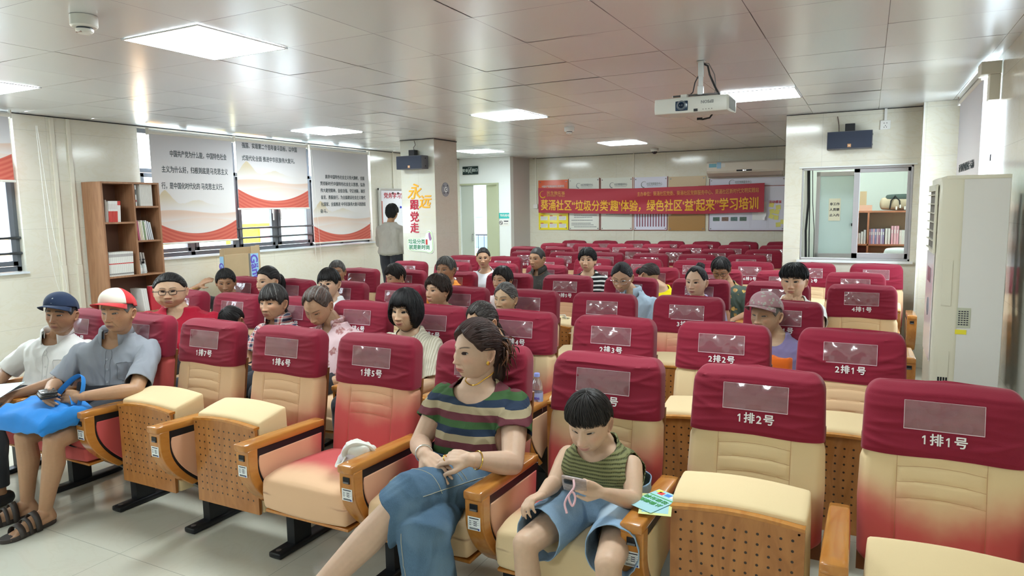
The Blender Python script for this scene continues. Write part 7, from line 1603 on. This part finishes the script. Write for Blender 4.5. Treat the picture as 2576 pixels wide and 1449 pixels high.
MB().box(.030, .080, -.001, .0, .24, .82).build('intake_recess', ACY, fa, smooth=False)
for j in range(5):
    for i in range(4): MB().box(.034+i*.012, .042+i*.012, -.0022, -.001, .50+j*.055-.03, .545+j*.055-.03).build('intake_slot', BLACK, fa, smooth=False) if j < 4 else None
MB().box(.03, .075, -.0015, .0, 1.06, 1.30).box(.032, .073, -.0018, -.0014, 1.062, 1.298).build('service_door', ACY, fa, smooth=False)
for (x_, lab, rd) in ((.655, 'black insulated pipe bundle beside the floor air conditioner', .020), (.69, 'thin grey hose on the wall behind the floor air conditioner', .008)):
    tag(MB().tube([(x_, 4.72, 0.02), (x_-.01, 4.66, .6), (x_+.005, 4.70, 1.1), (x_, 4.72, 1.64)], rd, 10).build('pipe_bundle' if rd > .01 else 'hose', BLACK if rd > .01 else M_('grey cable', (.25, .26, .28), .5)), lab, 'pipe')
# ------------------------------------------------------------------ things seen inside the booth
FG = M_('frosted green glass', (.60, .74, .72), .35)
gd = empty('frosted_glass_door', (-.535, 8.62, 0), math.radians(4), 'half open frosted glass door inside the booth with a cream notice', 'door')
MB().box(0, .43, 0, .035, 1.90, 1.95).box(0, .43, 0, .035, .86, 1.03).box(0, .04, 0, .035, .86, 1.95).box(.39, .43, 0, .035, .86, 1.95).box(0, .43, 0, .035, .02, .86).build('door_frame', ALU_L, gd, smooth=False, bevel=.003)
MB().box(.04, .39, .012, .022, 1.03, 1.90).build('frosted_pane', FG, gd, smooth=False)
MB().box(.135, .255, .004, .010, 1.40, 1.65).build('notice', M_('cream paper', (.80, .76, .60), .7), gd, smooth=False)
for k, t_ in enumerate(('非工作', '人员禁', '止入内')): text_obj('notice_text', t_, .034, INK, gd, face_my(.195, .0032, 1.585-k*.062), bold=.0008, extrude=.0003)
MB().box(.37, .42, -.03, .0, 1.34, 1.37).tube([(.40, -.01, 1.40), (.40, -.035, 1.40), (.40, -.035, 1.48)], .007, 8).build('lock_lever', BLACK, gd)
for k, x_ in enumerate((-.60, -.585, -.555)): tag(MB().tube([(x_, 8.25, ZC), (x_, 8.25, 1.95), (x_+.012, 8.24, 1.6), (x_-.004+.02*k, 8.24, 1.3), (x_+.01+.015*k, 8.22, .9)], (.012, .006, .004)[k], 6).build('hanging_cable', BLACK), ['thickest black cable hanging inside the booth opening', 'middle black cable hanging inside the booth opening', 'thin black cable hanging just left of the frosted door'][k], 'cable')
tag(MB().box(-.64, -.60, 8.3, 8.34, 0, 2.1).build('white_post', WHITE_PL, smooth=False), 'white post just inside the left of the booth window', 'post')
RW = M_('red brown wood', (.42, .16, .08), .4, noise=.15, nscale=6)
bc = empty('booth_bookcase', (-.12, 9.55, 0), 0, 'reddish wooden bookcase inside the booth', 'bookcase')
MB().box(0, .80, 0, .28, 1.475, 1.495).build('top_board', RW, bc, smooth=False)
for z in (1.08, .70, .3): MB().box(0, .80, 0, .28, z-.009, z+.009).build('shelf', RW, bc, smooth=False)
for x_ in (0, .115, .78): MB().box(x_, x_+.02, 0, .28, 0, 1.475).build('upright', RW, bc, smooth=False)
MB().box(0, .80, .27, .28, 0, 1.475).build('back_board', M_('tan back board', (.50, .34, .20), .6), bc, smooth=False)
rnd = random.Random(4); x_ = .0
cols_ = [(.75, .72, .70), (.78, .76, .74), (.7, .7, .7)]+[(.55, .25, .35), (.35, .35, .55), (.75, .45, .55), (.25, .28, .5), (.7, .5, .6), (.4, .2, .3), (.6, .6, .75), (.3, .25, .45), (.8, .78, .76), (.80, .78, .76), (.82, .45, .52), (.82, .50, .56), (.80, .42, .50), (.78, .70, .68), (.74, .76, .72), (.78, .78, .74), (.72, .75, .74), (.80, .72, .72)]
xs_ = [.02, .05, .08]+[.14+.021*i for i in range(8)]+[.315, .345, .378, .408, .436, .466, .49, .514, .538, .562]
for k, (xx, cc) in enumerate(zip(xs_, cols_)):
    hh = .13+.02*((k*7) % 3) if k < 3 else (.185 if k < 11 else .19 if k < 13 else .22 if k < 16 else .17)
    b_ = empty('book', (-.12+xx, 9.60, 1.089), 0, '%s book from the left on the booth bookcase' % (['first', 'second', 'third', 'fourth', 'fifth', 'sixth', 'seventh', 'eighth', 'ninth', 'tenth', 'eleventh', 'twelfth', 'thirteenth', 'fourteenth', 'fifteenth', 'sixteenth', 'seventeenth', 'eighteenth', 'nineteenth', 'twentieth', 'twenty-first'][k]), 'book', 'books on the booth bookcase')
    MB().box(0, .018 if 2 < k < 11 else .024, 0, .18, 0, hh).build('cover', M_('booth book %.2f %.2f' % cc[:2], cc, .5), b_, smooth=False); MB().box(.004, .014, -.0006, 0, hh*.6, hh*.8).build('spine_label', WHITE_PL, b_, smooth=False)
bg_ = empty('duffel_bag', (.36, 9.70, 1.496), 0, 'beige and dark green duffel bag on top of the booth bookcase', 'bag')
MB().rbox((0, 0, .085), (.24, .11, .085), .07, 10).build('bag_body', M_('beige canvas', (.48, .40, .28), .8), bg_); MB().rbox((.02, 0, .15), (.20, .10, .05), .045, 8).build('bag_top', M_('dark green canvas', (.05, .08, .07), .8), bg_)
for x_ in (-.08, .10): MB().tube([(x_-.05, -.112, .02), (x_-.04, -.115, .12), (x_, -.10, .175), (x_+.05, -.115, .12), (x_+.06, -.112, .02)], .008, 6).build('strap', BLACK, bg_)
for k, x_ in enumerate((-.06, -.02, .03)): MB().box(x_-.008, x_+.008, -.125, -.118, .01+.02*(k == 1), .05+.02*(k == 1)).build('tag', WHITE_PL, bg_, smooth=False)
cx2 = empty('small_carton', (-.06, 9.70, 1.496), 0, 'tan carton standing on a shallow box on the booth bookcase', 'carton'); MB().box(-.04, .10, -.08, .08, 0, .07).build('shallow_box', M_('pink tan box', (.62, .38, .28), .7), cx2, smooth=False); MB().box(-.04, .035, -.05, .05, .07, .24).build('tall_box', CARD, cx2, smooth=False)
tag(MB().rbox((.33, 8.9, 1.0), (.16, .12, .09), .07, 8).build('white_bundle', M_('pale cloth', (.75, .82, .82), .8)), 'pale cloth bundle at the lower right inside the booth window', 'bundle')
tk = empty('booth_desk', (.30, 8.9, 0), 0, 'desk inside the booth under the window', 'desk'); MB().box(-.45, .40, -.25, .25, .88, .91).build('desk_top', RW, tk, smooth=False)
for sx, sy in ((-.42, -.22), (.37, -.22), (-.42, .22), (.37, .22)): MB().box(sx-.02, sx+.02, sy-.02, sy+.02, 0, .88).build('leg', RW, tk, smooth=False)
# ------------------------------------------------------------------ things people hold or have put down
BL = cloth('bright blue nonwoven', (.03, .24, .68), n=.12, bumpf=250)
bb = empty('blue_bag', (-3.765, 1.99, .50), 0, 'bright blue cloth carrier bag lying across the lap of the man in the red cap', 'bag')
def bagf(q):
    q = q.copy(); n = wnoise(q, 24, 4); q[:, 2] += .016*(1-2*np.abs(n)); n2 = wnoise(q+[0, 0, 3], 50, 9); q[:, 2] += .006*(1-2*np.abs(n2)); q[:, 1] -= .012*np.abs(n)
    q[:, 2] -= .06*np.clip((-q[:, 1]-.10)/.12, 0, 1)**1.5; q[:, 2] += .05*q[:, 1]; return q
MB().rbox((-.01, -.0, .070), (.225, .15, .055), .045, 26, fn=bagf).build('bag_body', BL, bb)
MB().tube(spath([(.03, .02, .11), (.04, .05, .18), (.08, .10, .245), (.13, .12, .265), (.17, .10, .22), (.17, .07, .125)]), .016, 8, flat=.12).build('bag_handle', BL, bb); MB().tube(spath([(.07, .05, .11), (.085, .06, .155), (.12, .065, .17), (.16, .05, .13)]), .014, 8, flat=.12).build('bag_handle', BL, bb)
wl = empty('wallet', (-3.715, 1.975, .672), math.radians(-20), 'glossy dark wallet held in both hands by the man in the red cap', 'wallet')
MB().rbox((0, 0, .012), (.060, .040, .009), .007, 6).build('leather_flap', M_('glossy black leather', (.02, .018, .018), .15, bump=.4, bscale=40), wl); MB().rbox((.003, .003, .030), (.056, .036, .007), .006, 6).build('leather_flap', M_('glossy black leather', (.02, .018, .018), .15), wl); MB().box(-.05, .05, -.035, .035, .020, .024).build('cards', M_('grey card', (.45, .45, .45), .4), wl, smooth=False)
SAN = M_('dark brown sandal rubber', (.045, .036, .032), .5)
for k, (ax_, ay_, dx, lab) in enumerate(((-3.745, 1.93, .10, 'dark open sandal on the nearer foot of the man in the red cap'), (-3.95, 1.95, -.15, 'dark open sandal on the farther foot of the man in the red cap'))):
    r = empty('sandal', (ax_, ay_, 0), math.atan2(dx, 1)*1, lab, 'sandal', 'sandals of the man in the red cap')
    sole = blob([(-.035, .035), (-.04, -.03), (-.036, -.10), (-.052, -.17), (-.035, -.225), (.01, -.235), (.05, -.19), (.046, -.12), (.034, -.05), (.036, .02), (.0, .055)])
    MB().prism(sole, .0, .022, 'z').build('sole', SAN, r, smooth=False, bevel=.004)
    for (ya, yb, hh) in ((-.055, -.085, .088), (-.100, -.118, .070), (-.135, -.165, .055)):
        rings = []
        for q in np.linspace(-.1, pi+.1, 14): rings.append([(math.cos(q)*.047, y_, .012+math.sin(q)*hh*(.98 if y_ == ya else .92)) for y_ in (ya, yb)])
        o = MB().loft(rings, closed=False).build('strap', SAN, r, ang=0); s_ = o.modifiers.new('t', 'SOLIDIFY'); s_.thickness = .004
fl = empty('held_flyer', (-4.17, 1.93, .645), math.radians(20), 'coloured flyer held by the man in the navy cap at the left edge', 'flyer')
g = NG('flyer print'); o = g.xyz(); v = g.nt.nodes.new('ShaderNodeTexVoronoi'); v.inputs['Scale'].default_value = 30; g.nt.links.new(g.map(), v.inputs['Vector']); c_ = g.mix(g.ss(o[1], .0, .02), (.80, .80, .82), g.mix(.5, (.55, .85, .65), v.outputs['Color']))
MB().box(-.14, .10, -.12, .13, -.0008, .0008).build('sheet', g.set(Base_Color=c_, Roughness=.35), fl, smooth=False).rotation_euler = (math.radians(14), math.radians(-6), 0)
mb = MB(); 
for j in range(3):
    for i in range(4): mb.box(-.12+i*.048, -.095+i*.048, -.10+j*.034, -.078+j*.034, .0010, .0016)
mb.build('printed_square', M_('brown violet print', (.25, .10, .12), .5), fl, smooth=False).rotation_euler = (math.radians(14), math.radians(-6), 0)
tb = empty('pink_plastic_bag', (-3.62, 2.60, 0), 0, 'translucent pink plastic bag on the floor under the front seats', 'bag')
PKB = glass_mat('translucent pink plastic', (.90, .74, .78), .3, .16, .15)
def bf2(q): q = q.copy(); n = wnoise(q, 30, 2); q[:, 0] += .02*n; q[:, 1] += .02*n; q[:, :2] *= (1-.45*np.clip((q[:, 2]-.15)/.2, 0, 1))[:, None]; q[:, 2] = np.maximum(q[:, 2], .002); return q
MB().rbox((0, 0, .17), (.13, .10, .17), .05, 16, fn=bf2).build('bag_film', PKB, tb)
tt = empty('white_tote_bag', (-1.93, 2.24, .455), 0, 'crumpled white tote bag on the lowered seat left of the woman in stripes', 'bag')
TW = cloth('cream white tote cotton', (.74, .72, .66), n=.06); TP = cloth('pinkish tote print', (.70, .62, .66))
def bf3(q): q = q.copy(); n = wnoise(q, 34, 12); n2 = wnoise(q, 75, 13); d_ = (1-2*np.abs(n))*.012+(1-2*np.abs(n2))*.005; q += q/np.linalg.norm(q+1e-6, axis=1, keepdims=True)*d_[:, None]; return q
MB().rbox((0, 0, .06), (.065, .05, .085), .04, 16, fn=bf3).build('bag_body', TP, tt); MB().rbox((.04, -.01, .13), (.060, .045, .030), .028, 12, fn=bf3).build('folded_top', TW, tt)
MB().tube(spath([(-.02, -.04, .10), (.0, -.06, .135), (.03, -.05, .16), (.06, -.04, .165), (.10, -.02, .15), (.12, .0, .10), (.11, .01, .06)]), .014, 8, flat=.35).build('handle', TW, tt); MB().tube(spath([(-.045, -.045, .09), (-.04, -.07, .07), (-.01, -.075, .085), (.0, -.06, .11)]), .012, 8, flat=.4).build('handle', TW, tt)
def bottle(loc, lab, s=1):
    r = empty('water_bottle', loc, 0, lab, 'water bottle', 'bottled water'); n = 28
    MB().lathe([(0, 0), (.028, 0), (.031, .006), (.031, .05), (.0295, .053), (.031, .057), (.031, .115), (.0295, .118), (.031, .122), (.030, .14), (.022, .168), (.013, .185), (.013, .192)], (0, 0, 0), n).build('bottle_body', glass_mat('bottle plastic', (.86, .90, .96), .5, .10, .05), r)
    MB().lathe([(0, .192), (.0155, .192), (.0155, .208), (.014, .211), (0, .211)], (0, 0, 0), 20).build('cap', M_('lilac blue cap', (.30, .36, .78), .35), r)
    MB().lathe([(.0315, .062), (.0318, .062), (.0318, .110), (.0315, .110)], (0, 0, 0), n, cap=False).build('label', M_('lilac label', (.42, .50, .86), .4), r)
    text_obj('label_text', 'Gänten', .026, PUR, r, face_my(.004, -.0322, .085), bold=.0006, width=.05)
bottle((-1.512, 3.20, .530), 'water bottle with lilac label standing between the front seats'); bottle((-2.225, 5.30, .40), 'small water bottle beside the khaki tote, third gap')
st_ = MB().box(-.04, .04, -.04, .04, 0, .0)
kt = empty('khaki_tote_bag', (-2.27, 5.36, .43), 0, 'khaki cloth tote bag standing on a seat in the fourth row', 'bag')
MB().rbox((0, 0, .12), (.06, .04, .115), .03, 10, fn=bf3).build('bag_body', cloth('khaki tote cloth', (.36, .32, .20)), kt); MB().tube([(-.04, -.03, .20), (-.03, -.03, .26), (.02, -.03, .265), (.05, -.03, .20)], .006, 6).build('handle', TW, kt)
wb = empty('white_bag', (-1.30, 6.05, .45), 0, 'white cloth bag on the lap of the person in the floral blouse', 'bag'); MB().rbox((.13, -.02, .19), (.10, .07, .10), .05, 12, fn=bf3).build('bag_body', TW, wb)
ob = empty('orange_bag', (-.44, 4.05, .50), 0, 'orange bag held by the old woman in purple', 'bag'); MB().rbox((0, 0, .12), (.10, .05, .13), .045, 12, fn=bf3).build('bag_body', cloth('orange nylon', (.85, .17, .02)), ob)
# phone of the boy with a lanyard loop
ph = empty('smartphone', (-.800, 1.965, .722), 0, 'smartphone in a clear glitter case held by the small boy', 'phone'); ph.rotation_euler = (math.radians(-38), math.radians(8), math.radians(14))
MB().rbox((0, 0, 0), (.040, .075, .005), .005, 6).build('case', M_('pinkish glitter case', (.42, .32, .30), .2, noise=.5, nscale=90), ph); MB().rbox((0, 0, .0045), (.036, .071, .001), .001, 3).build('screen', M_('phone screen', (.25, .27, .25), .08), ph); MB().rbox((-.018, -.045, -.007), (.014, .018, .003), .003, 4).build('camera_bump', BLACK, ph)
MB().tube(spath([(0, -.075, -.005), (.006, -.085, -.03), (-.004, -.085, -.06), (.012, -.08, -.085), (.016, -.08, -.06), (.002, -.085, -.045), (-.012, -.08, -.08), (.0, -.08, -.11)]), .0035, 8).build('lanyard', M_('pink cord', (.70, .42, .46), .6), ph)
# flyers on the armrest
FLB = M_('pale blue flyer', (.40, .68, .74), .35); fy = empty('flyer', (-.605, 2.20, .612), 0, 'pale blue flyer with green characters lying on the armrest beside the boy', 'flyer', 'flyers on the armrest'); MB().box(-.05, .055, -.085, .085, 0, .0012).build('sheet', FLB, fy, smooth=False); fy.rotation_euler = (0, 0, math.radians(-24))
for k, (t_, z_) in enumerate((('垃圾分类', .01), ('从我做起', -.022))): text_obj('flyer_text', t_, .024, M_('green print', (.08, .40, .12), .5), fy, Matrix.Translation((0, z_, .0016))@Matrix.Rotation(pi, 4, 'Z'), bold=.0006, extrude=.0002)
MB().box(-.045, .05, .03, .036, .0012, .0017).build('green_rule', M_('green print', (.08, .40, .12), .5), fy, smooth=False)
for k, (x_, y_, cc) in enumerate(((-.02, .06, (.8, .05, .05)), (.008, .063, (.05, .25, .75)), (.032, .058, (.85, .85, .85)), (.045, .07, (.10, .08, .4)), (-.035, .072, (.9, .8, .1)))): MB().box(x_-.011, x_+.011, y_-.010, y_+.010, .0012, .0018).build('picture', M_('flyer picture %d' % k, cc, .4), fy, smooth=False).rotation_euler = (0, 0, 0)
f2 = empty('flyer', (-.60, 2.17, .6085), math.radians(12), 'second flyer with yellow edge under the pale blue flyer', 'flyer', 'flyers on the armrest'); MB().box(-.045, .06, -.075, .09, 0, .0012).build('sheet', M_('yellow green flyer', (.75, .80, .35), .35), f2, smooth=False); MB().box(-.035, .05, -.06, .08, .0012, .0016).build('inner_panel', FLB, f2, smooth=False)
# black laptop corner at the lower left, on a table in front of the hall
tbq = empty('table', (-2.3, .52, 0), 0, 'dark table at the front, only its far corner visible at the lower left', 'table')
MB().box(-.75, .55, -.45, .30, .70, .725).build('table_top', M_('dark blue table top', (.05, .07, .10), .3), tbq, smooth=False)
for sx, sy in ((-.7, -.4), (.5, -.4), (-.7, .25), (.5, .25)): MB().box(sx-.02, sx+.02, sy-.02, sy+.02, 0, .70).build('leg', BLACK, tbq, smooth=False)
OCC = globals().get('OCC', {})
for r in SEATS:
    for n_ in range(SEATS[r][2], SEATS[r][3]+1): seat(r, n_)
